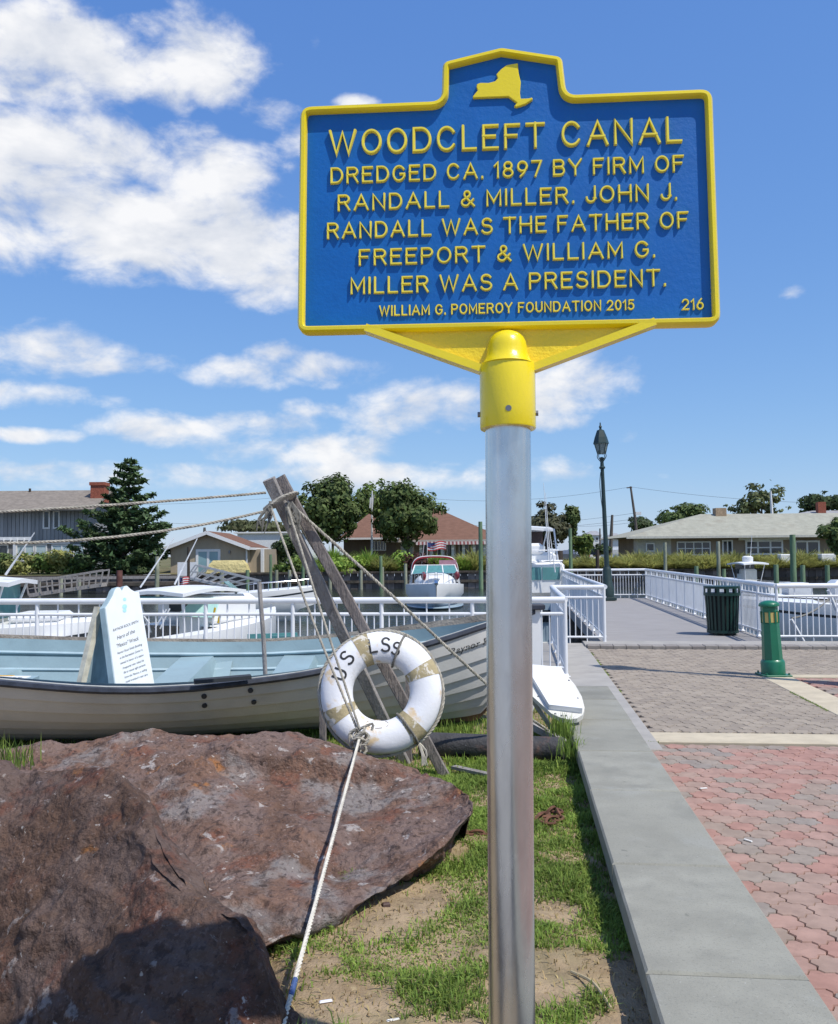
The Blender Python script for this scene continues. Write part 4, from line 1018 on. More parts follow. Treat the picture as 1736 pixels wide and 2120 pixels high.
MB().slab([j[3].lerp(j[2], .55), j[3].lerp(j[2], .80), j[3].lerp(j[2], .78)-(j[2]-j[1])*.06, j[3].lerp(j[2], .55)-(j[2]-j[1])*.06], nI, .009).build('yellow_mark', mat('ochre_print', (.72, .42, .06), .6), ip, False, True)

# white rudder board, driftwood, pipe and chain by the wall
rb = thing('rudder_board', 'white rounded rudder board propped beside the end of the seat wall', 'board', pt(1180, 1492, 5.6))
q0, q1, q2 = pt(1095, 1384, 6.15), pt(1164, 1390, 6.1), pt(1206, 1480, 5.6)
nR = (q1-q0).cross(q2-q0).normalized(); nR = nR if nR.z > 0 else -nR
def RBp(px, py): return ptplane(px, py, q0, nR)
out_ = [(1062, 1384), (1100, 1380), (1160, 1386), (1176, 1400), (1192, 1419), (1205, 1442), (1211, 1465), (1207, 1480), (1196, 1487), (1180, 1489.5), (1162, 1486), (1142, 1477), (1120, 1457), (1100, 1439), (1070, 1412)]
MB().slab([RBp(*p) for p in out_], -nR, .03).build('board', mat('cream_board', (.66, .64, .58), .6, var=.06, vs=10), rb, False, True)
MB().slab([RBp(*p)+nR*.001 for p in [(1066, 1386), (1098, 1385), (1162, 1391), (1206, 1477), (1137, 1469), (1096, 1400)]], nR, .035).build('raised_panel', M_wht, rb, False, True)
for p in ((1178, 1409), (1174, 1421), (1190, 1448), (1194, 1455), (1196, 1446), (1150, 1478), (1163, 1482), (1115, 1442), (1172, 1482)):
    c = RBp(*p); MB().tube([c-nR*.005, c+nR*.003], .007, 8).build('rivet', M_screw, rb, False, True)
def log(name, label, cat, a, b, w, h, m): o = MB().beam(a, b, w, h).build(name, m, None, at=b); tag(o, label, cat)
log('driftwood_plank', 'pale splintered plank slanting down to the grass beside the rudder board', 'plank', pt(1092, 1432, 5.9), ptz(1152, 1524, GZ+.02), .075, .025, mat('pale_wood', (.42, .40, .36), .9, var=.2, vs=12, bump=.4, bs=50))
log('driftwood_plank', 'grey weathered beam lying on the black pipe near the wall end', 'plank', pt(1060, 1480, 5.7), ptz(1172, 1540, GZ+.06), .04, .04, M_grey_wood)
log('driftwood_plank', 'thin grey board lying in the grass left of the pole', 'plank', ptz(940, 1588, GZ+.03), ptz(1030, 1608, GZ+.03), .04, .016, M_grey_wood)
pp = thing('steel_pipe', 'thick rusty black pipe lying on the grass behind the pole', 'pipe', ptz(890, 1565, GZ))
pa, pb_ = ptz(872, 1541, GZ+.075), ptz(1168, 1553, GZ+.075)
M_pipe = mat('rusty_black_pipe', (.05, .048, .05), .7, .2, var=.3, vs=9, layers=[((.20, .09, .055), 5, .55, .7, 6, .8), ((.30, .30, .32), 14, .64, .72, 5, .6)], bump=.4, bs=50)
MB().tube([pa.lerp(pb_, i/10) for i in range(11)], .072, 20).build('pipe_body', M_pipe, pp, True, True)
sl_ = pt(957, 1566, (pa.dot(FWD)*.72+pb_.dot(FWD)*.28)-.066); MB().box(sl_, (.08, .02, .028), Matrix.Rotation(YAW, 3, 'Z')).build('slot_shade', mat('slot_shade_black', (.004, .004, .004), 1.0, spec=0), pp, False, True)  # solid black block painted as the shade inside a hole in the pipe
def chain(label, pts, r, m):
    t = thing('rusty_chain', label, 'chain', pts[0]); P = smooth_path(pts, int(sum((Vector(a)-Vector(b)).length for a, b in zip(pts[:-1], pts[1:]))/(r*2.6))+1)
    for i in range(len(P)-1):
        c = (P[i]+P[i+1])*.5; d = (P[i+1]-P[i]).normalized(); s = d.cross(Vector((0, 0, 1))).normalized(); upv = s.cross(d)
        w = s if i % 2 else (s*.5+upv*.85).normalized()
        MB().tube([c+d*(r*1.75*math.cos(2*PI*k/12))+w*(r*math.sin(2*PI*k/12)) for k in range(12)], r*.33, 6, closed=True).build('chain_link', m, t, True, True)
M_rust = mat('chain_rust', (.16, .075, .045), .9, .2, var=.3, vs=30)
chain('heap of rusty chain links on the grass right of the pole', [ptz(1108, 1698, GZ+.02), ptz(1128, 1686, GZ+.02), ptz(1148, 1676, GZ+.02), ptz(1162, 1688, GZ+.02), ptz(1146, 1702, GZ+.02), ptz(1128, 1700, GZ+.02)], .022, M_rust)
chain('rusty chain running from the boulder tip towards the pole', [ptz(948, 1722, GZ+.02), ptz(985, 1726, GZ+.02), ptz(1030, 1722, GZ+.02), ptz(1070, 1712, GZ+.02)], .018, M_rust)

# ---------------------------------------------------------------- white railings
M_rail = mat('railing_white', (.74, .75, .765), .42, spec=.45, var=.05, vs=3, bump=.03, bs=40)
RT, RMID, RBOT = .965, .79, .115
BAL = raw_mesh('baluster', *(lambda b: ([tuple(v) for v in b.v], b.f))(MB().tube([(0, 0, RBOT), (0, 0, RMID)], .0095, 6, caps=False)), M_rail, True)
SPC = raw_mesh('spacer', *(lambda b: ([tuple(v) for v in b.v], b.f))(MB().tube([(0, 0, RMID), (0, 0, RT)], .011, 6, caps=False)), M_rail, True)
FTS = raw_mesh('foot', *(lambda b: ([tuple(v) for v in b.v], b.f))(MB().tube([(0, 0, 0), (0, 0, RBOT)], .012, 6, caps=False)), M_rail, True)
_pb = MB().tube([(0, 0, 0), (0, 0, RT)], .027, 12, caps=False); _pb.lathe([(.06, 0), (.06, .012), (.035, .014), (.032, .04), (.027, .041)], 12)
PST = raw_mesh('post', [tuple(v) for v in _pb.v], _pb.f, M_rail, True)
def child(name, me, parent, loc):
    o = bpy.data.objects.new(name, me); COL.objects.link(o); o.parent = parent; o.location = loc; return o
def railing(label, a, b, bay, top_ext=(0, 0), first=True, last=True, step=.096):
    a = Vector((*a, 0)); b = Vector((*b, 0)); L_ = (b-a).length; an = math.atan2(b.y-a.y, b.x-a.x)
    t = thing('railing', label, 'railing', a, an, 'white tubular railings along the waterfront')
    MB().tube([(-top_ext[0], 0, RT), (L_/2, 0, RT), (L_+top_ext[1], 0, RT)], .041, 16).build('top_rail', M_rail, t, True)
    MB().tube([(0, 0, RMID), (L_, 0, RMID)], .022, 10).build('middle_rail', M_rail, t, True)
    MB().tube([(0, 0, RBOT), (L_, 0, RBOT)], .019, 10).build('bottom_rail', M_rail, t, True)
    nb = max(1, round(L_/bay)); w = L_/nb
    for i in range(nb+1):
        if (i == 0 and not first) or (i == nb and not last): continue
        child('post', PST, t, (i*w, 0, 0))
    for i in range(nb):
        m_ = max(2, round(w/step))
        for k in range(1, m_):
            x = i*w+w*k/m_; child('baluster', BAL, t, (x, 0, 0))
            if k % 3 == 0 and k < m_-1: child('spacer', SPC, t, (x, 0, 0)); child('foot', FTS, t, (x, 0, 0))
    return t
railing('long white railing behind the lapstrake boat, between grass and canal', (-9.9, 11.6), (.59, 11.6), 1.166)
railing('short white railing running back from the corner post right of the pole', (.59, 11.6), (.59, 15.85), 1.42, first=False)
railing('narrow white railing panel left of the dock entrance', (.59, 15.85), (1.47, 15.85), .9, first=False)
railing('white railing along the left edge of the dock', (1.5, 15.95), (1.5, 31.8), 1.22, first=False)
railing('white railing across the far end of the dock beside the lamp post', (1.5, 31.8), (4.37, 31.8), 1.44, first=False)
railing('white railing along the right edge of the dock behind the litter bin', (4.37, 31.8), (4.37, 16.02), 1.22, first=False)
railing('white railing on the right behind the green bollard', (4.37, 16.02), (13.2, 16.02), 1.18, first=False)

# ---------------------------------------------------------------- bollard light, litter bin, lamp post
M_grn = mat('green_enamel', (.008, .145, .075), .4, spec=.5, var=.06, vs=10, coat=.2)
M_dgrn = mat('dark_green_enamel', (.003, .030, .022), .42, spec=.5, var=.1, vs=10)
M_lens = mat('amber_lens', (.55, .42, .14), .35, var=.08)
M_lampg = mat('lamp_green', (.020, .042, .042), .5, spec=.4, var=.15, vs=6)
bp_ = ptz(1602, 1399, 0); bol = thing('bollard_light', 'green octagonal bollard light on the paving right of the dock entrance', 'bollard', bp_, YAW)
TL = Matrix.Rotation(rad(-2.2), 3, 'Y')
MB().box((0, 0, .013), (.34, .34, .026), bev=.004).build('base_plate', M_grn, bol)
MB().lathe([(.145, .026), (.145, .175), (.137, .19), (.125, .205)], 28, M=TL).build('base', M_grn, bol, True)
r0, r1 = .122, .102
MB().lathe([(r0, .2), (r1+.004, .655), (r1-.010, .66), (r1-.012, .80), (r1, .802), (r1, .86)], 8, M=TL, rot=PI/8).build('shaft', M_grn, bol)
for k in range(8):
    a = k*PI/4; ap = (r1-.011)*math.cos(PI/8)
    MB().box(TL @ Vector((math.cos(a)*(ap+.002), math.sin(a)*(ap+.002), .73)), (.006, .048, .125), Matrix.Rotation(a, 3, 'Z')).build('lens', M_lens, bol)
    a2 = a+PI/8; MB().beam(TL @ Vector((math.cos(a2)*(r1-.004), math.sin(a2)*(r1-.004), .655)), TL @ Vector((math.cos(a2)*(r1-.004), math.sin(a2)*(r1-.004), .805)), .022, .022).build('mullion', M_grn, bol)
MB().lathe([(r1-.01, .858), (.124, .868), (.126, .888), (.118, .905), (.085, .925), (.04, .937), (.004, .94)], 24, M=TL).build('cap', M_grn, bol, True)
for sx, sy in ((-1, -1), (1, -1), (1, 1), (-1, 1)): MB().tube([(sx*.14, sy*.14, .026), (sx*.14, sy*.14, .05)], .012, 6).build('anchor_bolt', M_grn, bol)

bn = ptz(1497, 1313, 0); bin_ = thing('litter_bin', 'dark green slatted litter bin against the right dock railing', 'litter bin', bn, YAW)
for k in range(24):
    a = 2*PI*k/24; c = Vector((math.cos(a), math.sin(a), 0)); mb = MB()
    pr = [c*.27+Vector((0, 0, .04)), c*.285+Vector((0, 0, .3)), c*.30+Vector((0, 0, .62)), c*.315+Vector((0, 0, .78))]
    for p, q in zip(pr[:-1], pr[1:]): mb.beam(p, q, .042, .010, c)
    mb.build('slat', M_dgrn, bin_)
for r, z, h in ((.29, .06, .05), (.335, .755, .05), (.33, .885, .045)): MB().lathe([(r-.012, z-h/2), (r, z-h/2), (r, z+h/2), (r-.012, z+h/2)], 32).build('hoop', M_dgrn, bin_, True)
for k in range(12):
    a = 2*PI*k/12; c = Vector((math.cos(a), math.sin(a), 0)); MB().beam(c*.325+Vector((0, 0, .76)), c*.322+Vector((0, 0, .88)), .055, .012, c).build('upper_slat', M_dgrn, bin_)
MB().lathe([(.25, .02), (.25, .02), (.262, .74), (.25, .74), (.235, .04)], 24).build('liner', mat('bin_liner', (.012, .014, .013), .6), bin_, True)
for k in range(4): a = PI/4+k*PI/2; MB().tube([(math.cos(a)*.24, math.sin(a)*.24, 0), (math.cos(a)*.24, math.sin(a)*.24, .06)], .025, 8).build('foot', M_dgrn, bin_)

lp0 = ptz(1260, 1243, 0); lp1 = pt(1244, 897, lp0.dot(FWD)); H = lp1.z
axl = (lp1-lp0).normalized(); xx = RIGHT-axl*RIGHT.dot(axl); xx.normalize(); yy = axl.cross(xx)
LM = Matrix((xx, yy, axl)).transposed().to_4x4(); LM.translation = lp0
lamp = thing('lamp_post', 'tall green lamp post with lantern at the end of the dock', 'street lamp', M=LM)
MB().box((0, 0, .05), (.46, .46, .10), bev=.01).build('base_plate', M_lampg, lamp)
MB().lathe([(.20, .10), (.20, .42), (.16, .50), (.14, 1.0), (.125, 1.04), (.105, 1.10)], 16).build('plinth', M_lampg, lamp, True)
MB().lathe([(.085, 1.08), (.072, 2.5), (.058, 4.30), (.10, 4.33), (.10, 4.37), (.065, 4.40), (.05, 4.62), (.085, 4.66), (.04, 4.70)], 16).build('shaft', M_lampg, lamp, True)
for k in range(4):
    a = k*PI/2+PI/4; c = Vector((math.cos(a), math.sin(a), 0))
    MB().tube(smooth_path([c*.05+Vector((0, 0, 4.55)), c*.17+Vector((0, 0, 4.70)), c*.15+Vector((0, 0, 4.82)), c*.185+Vector((0, 0, 4.90))], 8), .013, 6).build('bracket', M_lampg, lamp, True)
M_lglass = mat('lantern_glass', (.20, .24, .23), .25, spec=.6, var=.1)
MB().lathe([(.125, 4.80), (.215, 5.12), (.225, 5.14)], 6).build('lantern_glass', M_lglass, lamp)
for k in range(6):
    a = k*PI/3; c = Vector((math.cos(a), math.sin(a), 0)); MB().beam(c*.130+Vector((0, 0, 4.79)), c*.222+Vector((0, 0, 5.13)), .018, .018).build('lantern_bar', M_lampg, lamp)
MB().lathe([(.20, 5.13), (.26, 5.13), (.255, 5.17), (.205, 5.35), (.13, 5.55), (.12, 5.58), (.09, 5.60)], 6).build('lantern_roof', M_lampg, lamp)
MB().lathe([(.05, 5.59), (.035, 5.66), (.055, 5.70), (.02, 5.76), (.025, 5.80), (.004, 5.86)], 10).build('finial', M_lampg, lamp, True)
MB().tube(smooth_path([(-.07, -.06, 4.2), (-.12, -.08, 3.8), (-.10, -.08, 3.3), (-.07, -.07, 3.0)], 12), .012, 6).build('cable', M_lampg, lamp, True)

lamp2 = copy_tree(lamp); lamp2.matrix_world = Matrix.Translation((4.05, 10.95, 0)) @ Matrix.Rotation(YAW, 4, 'Z')
tag(lamp2, 'green lamp post on the plaza just outside the right edge, seen by its shadow')
lamp['group'] = lamp2['group'] = 'green lantern lamp posts'

# ---------------------------------------------------------------- grass in the bed
M_grass = mat('grass_blades', (.21, .305, .06), .75, spec=.25, var=.25, vs=3, island=.35, transl=.35)
M_straw = mat('dry_grass_blades', (.40, .31, .15), .85, spec=.15, var=.2, vs=6, island=.3, transl=.2)
def blades(name, base, hgt, wid, m, label, bend=.5):
    n = len(base); a = RNG.uniform(0, 2*PI, n); d = np.stack([np.cos(a), np.sin(a), np.zeros(n)], 1); s = np.stack([-np.sin(a), np.cos(a), np.zeros(n)], 1)
    h = hgt[:, None]; w = wid[:, None]; bd = (RNG.uniform(.15, 1, n)*bend)[:, None]; up = np.array([0, 0, 1.0])
    m1 = base+up*h*.55+d*h*bd*.3; tip = base+up*h*(1-.35*bd)+d*h*bd*.9
    V = np.stack([base-s*w, base+s*w, m1+s*w*.8, m1-s*w*.8, tip], 1).reshape(-1, 3); i = np.arange(n)*5
    F = np.concatenate([np.stack([i, i+1, i+2], 1), np.stack([i, i+2, i+3], 1), np.stack([i+3, i+2, i+4], 1)])
    o = add_obj(name, np_mesh(name, V, F, m)); tag(o, label, 'grass', kind='stuff'); return o
def scatter(n, x0, x1, y0, y1): P = np.stack([RNG.uniform(x0, x1, n), RNG.uniform(y0, y1, n), np.zeros(n)], 1); P[:, 2] = lawn_z(P)-.004; return P
def green_mask(P):
    patch = fbm(P, 1.9, 4, 77); far = np.clip((P[:, 1]-3.8)/1.2, 0, 1)
    m = np.clip((patch-.475)/.06, 0, 1)
    m = np.maximum(m, far*np.clip((patch-.38)/.08, 0, 1))
    for (px, py, r, s) in ((830, 1990, .25, 1), (700, 1985, .17, .9), (960, 1880, .20, 1), (900, 2060, .20, .9), (1140, 1830, .14, 1), (985, 1790, .16, .8), (600, 1930, .12, .8), (1130, 1960, .07, .9), (1190, 2090, .10, 1),
                        (1150, 1730, .22, .9), (980, 1720, .15, .7), (1150, 1640, .3, .9), (1000, 1660, .25, .8), (640, 2060, .08, .6)):
        c = ptz(px, py, GZ); dd = np.hypot(P[:, 0]-c.x, P[:, 1]-c.y); m = np.maximum(m, s*np.clip((r-dd)/(.4*r)+(fbm(P, 6, 2, 5)-.5)*2, 0, 1))
    for (px, py, r) in ((790, 1900, .20), (650, 1990, .09), (1150, 1890, .11), (1130, 2010, .12), (930, 1770, .12), (700, 2080, .14), (850, 1865, .17), (1120, 1900, .08), (1150, 2060, .10)):
        c = ptz(px, py, GZ); dd = np.hypot(P[:, 0]-c.x, P[:, 1]-c.y); m = m*np.clip((dd-r*.7)/(.5*r), 0.02, 1)
    return m
P = scatter(330000, -2.0, .335, 2.15, 6.6); q = np.array([[p.x, p.y] for p in (pt(540, 2000, 3), )])
keep = RNG.uniform(0, 1, len(P)) < green_mask(P)*.80*np.clip(.55+fbm(P, 9, 3, 41), .1, 1); P = P[keep]
dd = np.clip(P[:, 1]-2.0, 0, 6); clump = fbm(P, 5.5, 3, 19)
blades('grass', P, RNG.uniform(.012, .037, len(P))*(.45+1.25*np.clip(clump-.3, 0, .6)/.4), RNG.uniform(.0012, .0026, len(P))*(1+.20*dd), M_grass, 'short bright green grass in patches on the dry bed', 1.3)
P = scatter(60000, -2.2, .33, 2.1, 7.0)
P = P[RNG.uniform(0, 1, len(P)) < .55]
blades('dry_grass', P, RNG.uniform(.006, .028, len(P)), RNG.uniform(.0012, .0026, len(P)), M_straw, 'dry straw coloured grass between the green patches', 1.9)
P = scatter(26000, -7, .30, 4.9, 8.5); P = P[RNG.uniform(0, 1, len(P)) < .6]
blades('grass', P, RNG.uniform(.03, .09, len(P)), RNG.uniform(.003, .005, len(P)), M_grass, 'grass growing under and behind the lapstrake boat', .7)
nP = 900; P = scatter(nP, -1.6, .33, 2.1, 6.5); r_ = RNG.uniform(.0015, .007, nP)[:, None]*RNG.uniform(.6, 1.3, (nP, 3)); oc = np.array([[1, 0, 0], [0, 1, 0], [-1, 0, 0], [0, -1, 0], [0, 0, .7], [0, 0, -.7]])
V = (P[:, None, :]+oc[None]*r_[:, None, :]*RNG.uniform(.7, 1.2, (nP, 6, 1))+np.array([0, 0, .003])).reshape(-1, 3); f_ = np.array([[0, 1, 4], [1, 2, 4], [2, 3, 4], [3, 0, 4], [1, 0, 5], [2, 1, 5], [3, 2, 5], [0, 3, 5]])
o = add_obj('pebbles', np_mesh('pebbles', V, (f_[None]+6*np.arange(nP)[:, None, None]).reshape(-1, 3), mat('pebble_grey', (.20, .165, .13), .9, var=.2, island=.5))); tag(o, 'small pebbles scattered over the dry dirt', 'pebbles', kind='stuff')
J = []
for x in np.arange(.75, 3.6, .004): 
    if vnoise(np.array([[x, 0, 0]]), 3.1, 8)[0] > .62: J.append([x+random.uniform(-.004, .004), 7.655+random.uniform(-.012, .008), -.004])
for y in np.arange(8.1, 11.6, .004):
    if vnoise(np.array([[0, y, 0]]), 2.7, 9)[0] > .60: J.append([2.975+random.uniform(-.012, .004), y, -.004])
for y in np.arange(2.2, 7.3, .004):
    if vnoise(np.array([[0, y, 0]]), 2.1, 12)[0] > .66: J.append([.712+random.uniform(-.004, .012), y, -.006])
for y in np.arange(9.0, 15.0, .005):
    if vnoise(np.array([[0, y, 0]]), 2.4, 15)[0] > .62: J.append([1.125+random.uniform(-.006, .012), y, -.004])
J = np.array(J); blades('joint_weeds', J, RNG.uniform(.008, .032, len(J)), RNG.uniform(.0015, .003, len(J)), M_grass, 'small weeds growing in the paving joints', 1.4)
def tuft(px, py, d, n, h, r, label, m=None, z=None):
    c = pt(px, py, d) if z is None else ptz(px, py, z); B_ = np.array([[c.x, c.y, c.z]]*n)+RNG.normal(size=(n, 3))*np.array([r, r, 0]); 
    blades('grass_tuft', B_, RNG.uniform(.4, 1, n)*h, np.full(n, .0022), m or M_grass, label, .7)
tuft(20, 1588, 3.7, 110, .15, .06, 'tall thin grass tuft behind the dark boulder at the left edge')
tuft(1165, 1522, 5.35, 160, .17, .04, 'grass tuft growing under the rudder board')
tuft(1178, 1565, 5.0, 90, .16, .04, 'thin seeding grass along the shaded side of the wall')
tuft(960, 1516, 5.75, 120, .10, .12, 'grass tuft behind the black pipe')
for (x0, y0, x1, y1, w, lb) in ((1183, 2012, 1266, 2088, .0045, 'pale twig lying on the dirt near the wall'), (600, 1915, 720, 1880, .0025, 'dry stalk at the foot of the long boulder')):
    a, b = ptz(x0, y0, GZ+.02), ptz(x1, y1, GZ+.03); o = MB().tube(smooth_path([a, a.lerp(b, .5)+Vector((.01, .01, .012)), b], 8), w, 6).build('twig', mat('twig', (.42, .34, .20), .9), None, True, at=a); tag(o, lb, 'twig')
for (px, py, c, lb) in ((675, 2073, (.75, .75, .8), 'white and blue scrap of litter on the grass'), (815, 2112, (.7, .68, .62), 'pale scrap of litter at the bottom edge of the grass'), (800, 1875, (.10, .06, .05), 'small dark stone on the dry dirt')):
    p = ptz(px, py, GZ+.01); o = MB().box((0, 0, 0), (.035, .012, .006) if c[0] > .5 else (.025, .02, .02), Matrix.Rotation(.4, 3, 'Z'), bev=.003).build('litter_scrap' if c[0] > .5 else 'pebble', mat('lit%d' % px, c, .7), None, at=None); o.location = p; tag(o, lb, 'litter' if c[0] > .5 else 'stone')
for (px, py) in ((1457, 1632), (1549, 1740)):
    p = ptz(px, py, .006); o = MB().box((0, 0, 0), (.05, .012, .008), Matrix.Rotation(.3 if px < 1500 else -.9, 3, 'Z'), bev=.002).build('cigarette_end', mat('cigarette', (.75, .74, .70), .8), None); o.location = p
    tag(o, 'white cigarette end on the red pavers, %s' % ('nearer the cream band' if px < 1500 else 'nearer the camera'), 'litter')

# ---------------------------------------------------------------- far bank: bulkhead, piles
M_pile = mat('grey_pile', (.30, .31, .23), .9, var=.3, vs=2, stretch=(1, 1, .3), layers=[((.09, .12, .06), 1.5, .45, .7, 4, .6)], bump=.3, bs=12)
M_gpile = mat('green_pile', (.15, .23, .13), .9, var=.25, vs=2, stretch=(1, 1, .3), layers=[((.20, .22, .16), 2, .5, .75, 4, .5)], bump=.3, bs=12)
M_bpile = mat('dark_pile', (.05, .038, .03), .9, var=.3, vs=2)
M_plank = [mat('bulk_plank_a', (.17, .145, .135), .9, var=.3, vs=1.2), mat('bulk_plank_b', (.11, .092, .085), .9, var=.3, vs=1.2), mat('bulk_plank_c', (.26, .215, .20), .9, var=.3, vs=1.2)]
def bulkhead(label, x0, x1, d, step, ztop=.02):
    t = thing('bulkhead', label, 'retaining wall', cw(x0, d, WATER_Z), YAW); L_ = x1-x0
    me = [raw_mesh('plank', *(lambda b: ([tuple(v) for v in b.v], b.f))(MB().box((0, 0, 0), (step*.94, .12, ztop-WATER_Z+.6))), m) for m in M_plank]
    n = int(L_/step)
    for i in range(n): child('plank', random.choice(me), t, ((i+.5)*step, random.uniform(-.03, .03), (ztop-WATER_Z)/2-.3))
    MB().box((L_/2, -.12, ztop-WATER_Z+.06), (L_, .55, .16)).build('cap_timber', M_bulk, t)
    MB().box((L_/2, -.16, (ztop-WATER_Z)*.45), (L_, .16, .22)).build('wale', M_bulk, t)
bulkhead('timber bulkhead below the bushes in the middle of the far bank', -17, 8, FB, .62)
bulkhead('dark timber bulkhead below the grey house at the left', -46, -17.05, FB, .62, -.1)
bulkhead('timber bulkhead below the ranch house at the right', 8.05, 48, FB, .62)
def pile(px, y0, y1, d, w, m, label, nm='timber_pile', cap=False):
    p = pt(px, y0, d); q = Vector((p.x, p.y, WATER_Z-.6)); r = w/FPX*d/2
    o = MB().tube([q, q.lerp(p, .5), p], [r*1.06, r, r*.94], 10).build(nm, m, None, True, at=q); tag(o, label, 'pile')
for a in ((463, 1106, 0, 0),): pass
PL = [(684, 1174, 76, 7, M_pile, 'short pile left of centre against the middle bulkhead'), (792, 1174, 76, 7.5, M_pile, 'short pile third from the sheltering trees along the middle bulkhead'), (840, 1167, 75.5, 7, M_pile, 'short pile just left of the red canopied cruiser'),
      (789, 1151, 75, 6.5, M_gpile, 'slim green pile between the spars and the cruiser'), (628, 1136, 75, 6, M_gpile, 'green pile right of the beige cottage'), (561, 1148, 75, 6, M_gpile, 'tall green pile in front of the cottage porch'),
      (573, 1180, 75, 7.5, M_pile, 'stubby pile beside the cottage porch'), (513, 1180, 75, 8, M_gpile, 'stubby green pile at the end of the gangway'), (995, 1080, 74, 9, M_gpile, 'tall green pile just left of the marker pole'), (1181, 1094, 60, 7.5, M_gpile, 'tall green pile behind the sportfishing boat'),
      (1158, 1140, 52, 17, M_bpile, 'thick dark pile beside the sportfishing boat'), (1237, 1138, 48, 8, M_bpile, 'dark pile behind the foot of the lamp post'), (1377, 1123, 62, 7, M_pile, 'grey pile left of the ranch house windows'), (1487, 1121, 58, 8, M_pile, 'grey pile in front of the ranch house door'),
      (1641, 1107, 46, 12, M_gpile, 'thick tall green pile in front of the ranch house'), (1442, 1172, 60, 9, M_gpile, 'low green pile behind the right dock railing'), (1499, 1178, 60, 8, M_gpile, 'low green pile left of the small centre console'), (1607, 1169, 50, 10, M_gpile, 'low green pile left of the thick tall pile'),
      (1662, 1170, 50, 10, M_gpile, 'low green pile right of the thick tall pile'), (1713, 1170, 50, 9.5, M_gpile, 'low green pile near the right edge'), (38, 1198, 66, 7.5, M_pile, 'pale pile at the far left by the wooden gangway'), (82, 1203, 68, 6, M_pile, 'second pale pile along the wooden gangway'),
      (127, 1198, 68, 8, M_pile, 'third pale pile along the wooden gangway'), (165, 1200, 69, 7, M_pile, 'fourth pale pile along the wooden gangway'), (248, 1181, 62, 13, mat('red_brown_pile', (.13, .055, .045), .9, var=.3, vs=2), 'thick red brown pile behind the tablet sign'), (326, 1152, 66, 9, M_pile, 'grey pile left of the cottage'),
      (391, 1132, 62, 6, M_bpile, 'thin dark pile in front of the cottage wall'), (460, 1180, 70, 9, M_pile, 'stubby pile in front of the cottage door'), (600, 1180, 76, 7, M_pile, 'short pile by the bushes right of the cottage'), (748, 1180, 76, 6.5, M_pile, 'short pile half hidden behind the spars'), (925, 1180, 76, 6, M_bpile, 'dark pile behind the cruiser')]
for (px, y0, d, w, m, lb) in PL: pile(px, y0, 0, d, w, m, lb)

# ---------------------------------------------------------------- trees and bushes
def leafm(n, c, isl=.4, tr=.25): return mat(n, c, .7, spec=.3, var=.2, vs=.8, island=isl, transl=tr)
M_lf1 = leafm('leaves_mid', (.094, .135, .040)); M_lf2 = leafm('leaves_dark', (.060, .092, .034)); M_lf3 = leafm('leaves_bright', (.13, .19, .045)); M_lf4 = leafm('leaves_olive', (.095, .105, .045)); M_con = leafm('conifer_needles', (.082, .135, .055), .45, .2)
M_bark = mat('bark', (.11, .085, .065), .95, var=.3, vs=4, stretch=(1, 1, .3), bump=.5, bs=12)
def tree(px, ptop, pbot, d, w, ybase, label, m, n=2600, ls=.30, seed=1, nm='tree', lumps=30, lump=.40, trunk=True):
    a = pt(px, ptop, d); b = pt(px, pbot, d); g = pt(px, ybase, d); cz = (a.z+b.z)/2; rz = (a.z-b.z)/2; rx_ = w/FPX*d/2
    base = Vector((a.x, a.y, min(g.z, b.z))); t = thing(nm, label, 'tree' if 'tree' in nm or 'conifer' in nm else 'shrub', base)
    P_, N_ = crown_points((0, 0, cz-base.z), rx_*1.16, rx_*1.1, rz*1.13, n, lumps, lump, seed)
    me = leaf_mesh('crown', P_, N_, RNG.uniform(.6, 1.3, n)*ls, m); add_obj('crown', me, t)
    if trunk:
        mb = MB(); top = Vector((0, 0, cz-base.z+rz*.2)); r = max(.10, rx_*.05); mb.tube(smooth_path([Vector((0, 0, -.3)), Vector((.1, 0, (cz-base.z)*.4)), top], 8), [r*(1.3-i*.11) for i in range(9)], 8)
        for k in range(7):
            an = k*2.4; s0 = Vector((.05, 0, (cz-base.z)*(.35+.06*k))); e0 = Vector((math.cos(an)*rx_*.55, math.sin(an)*rx_*.55, cz-base.z+rz*(-.35+.12*k))); mb.tube(smooth_path([s0, s0.lerp(e0, .5)+Vector((0, 0, -.1)), e0], 5), [r*.5, r*.42, r*.34, r*.26, r*.18, r*.1], 6)
        mb.build('trunk', M_bark, t, True)
    return t
tree(687, 992, 1120, 86, 128, 1172, 'left of two large round dark trees before the brown roofed restaurant', M_lf1, 10500, .30, 3, lumps=60, lump=.36)
tree(842, 996, 1120, 86, 132, 1172, 'right of two large round trees, its trunk by the restaurant window', M_lf1, 10500, .30, 5, lumps=60, lump=.36)
tree(768, 998, 1095, 104, 96, 1160, 'paler tree behind the gap between the two large round trees', M_lf3, 2600, .34, 8)
tree(600, 1112, 1168, 84, 74, 1188, 'dark drooping shrub tree right of the beige cottage', M_lf2, 2000, .28, 9)
tree(1128, 1046, 1130, 98, 96, 1162, 'dark spiky tree between the pole and the lamp post', mat('leaves_purple', (.075, .078, .034), .7, var=.25, vs=.8, island=.4, transl=.2), 5600, .34, 12, lumps=46, lump=.36)
tree(1182, 1050, 1128, 100, 42, 1158, 'slim dark green tree left of the lamp post', M_lf1, 1700, .32, 14, lumps=18, lump=.4)
tree(1206, 1103, 1150, 100, 46, 1158, 'small bright tree beside the parked cars', M_lf3, 1500, .30, 15)
tree(1245, 1126, 1146, 120, 34, 1150, 'low dark bush beyond the lamp post', M_lf2, 500, .3, 16, nm='shrub', trunk=False)
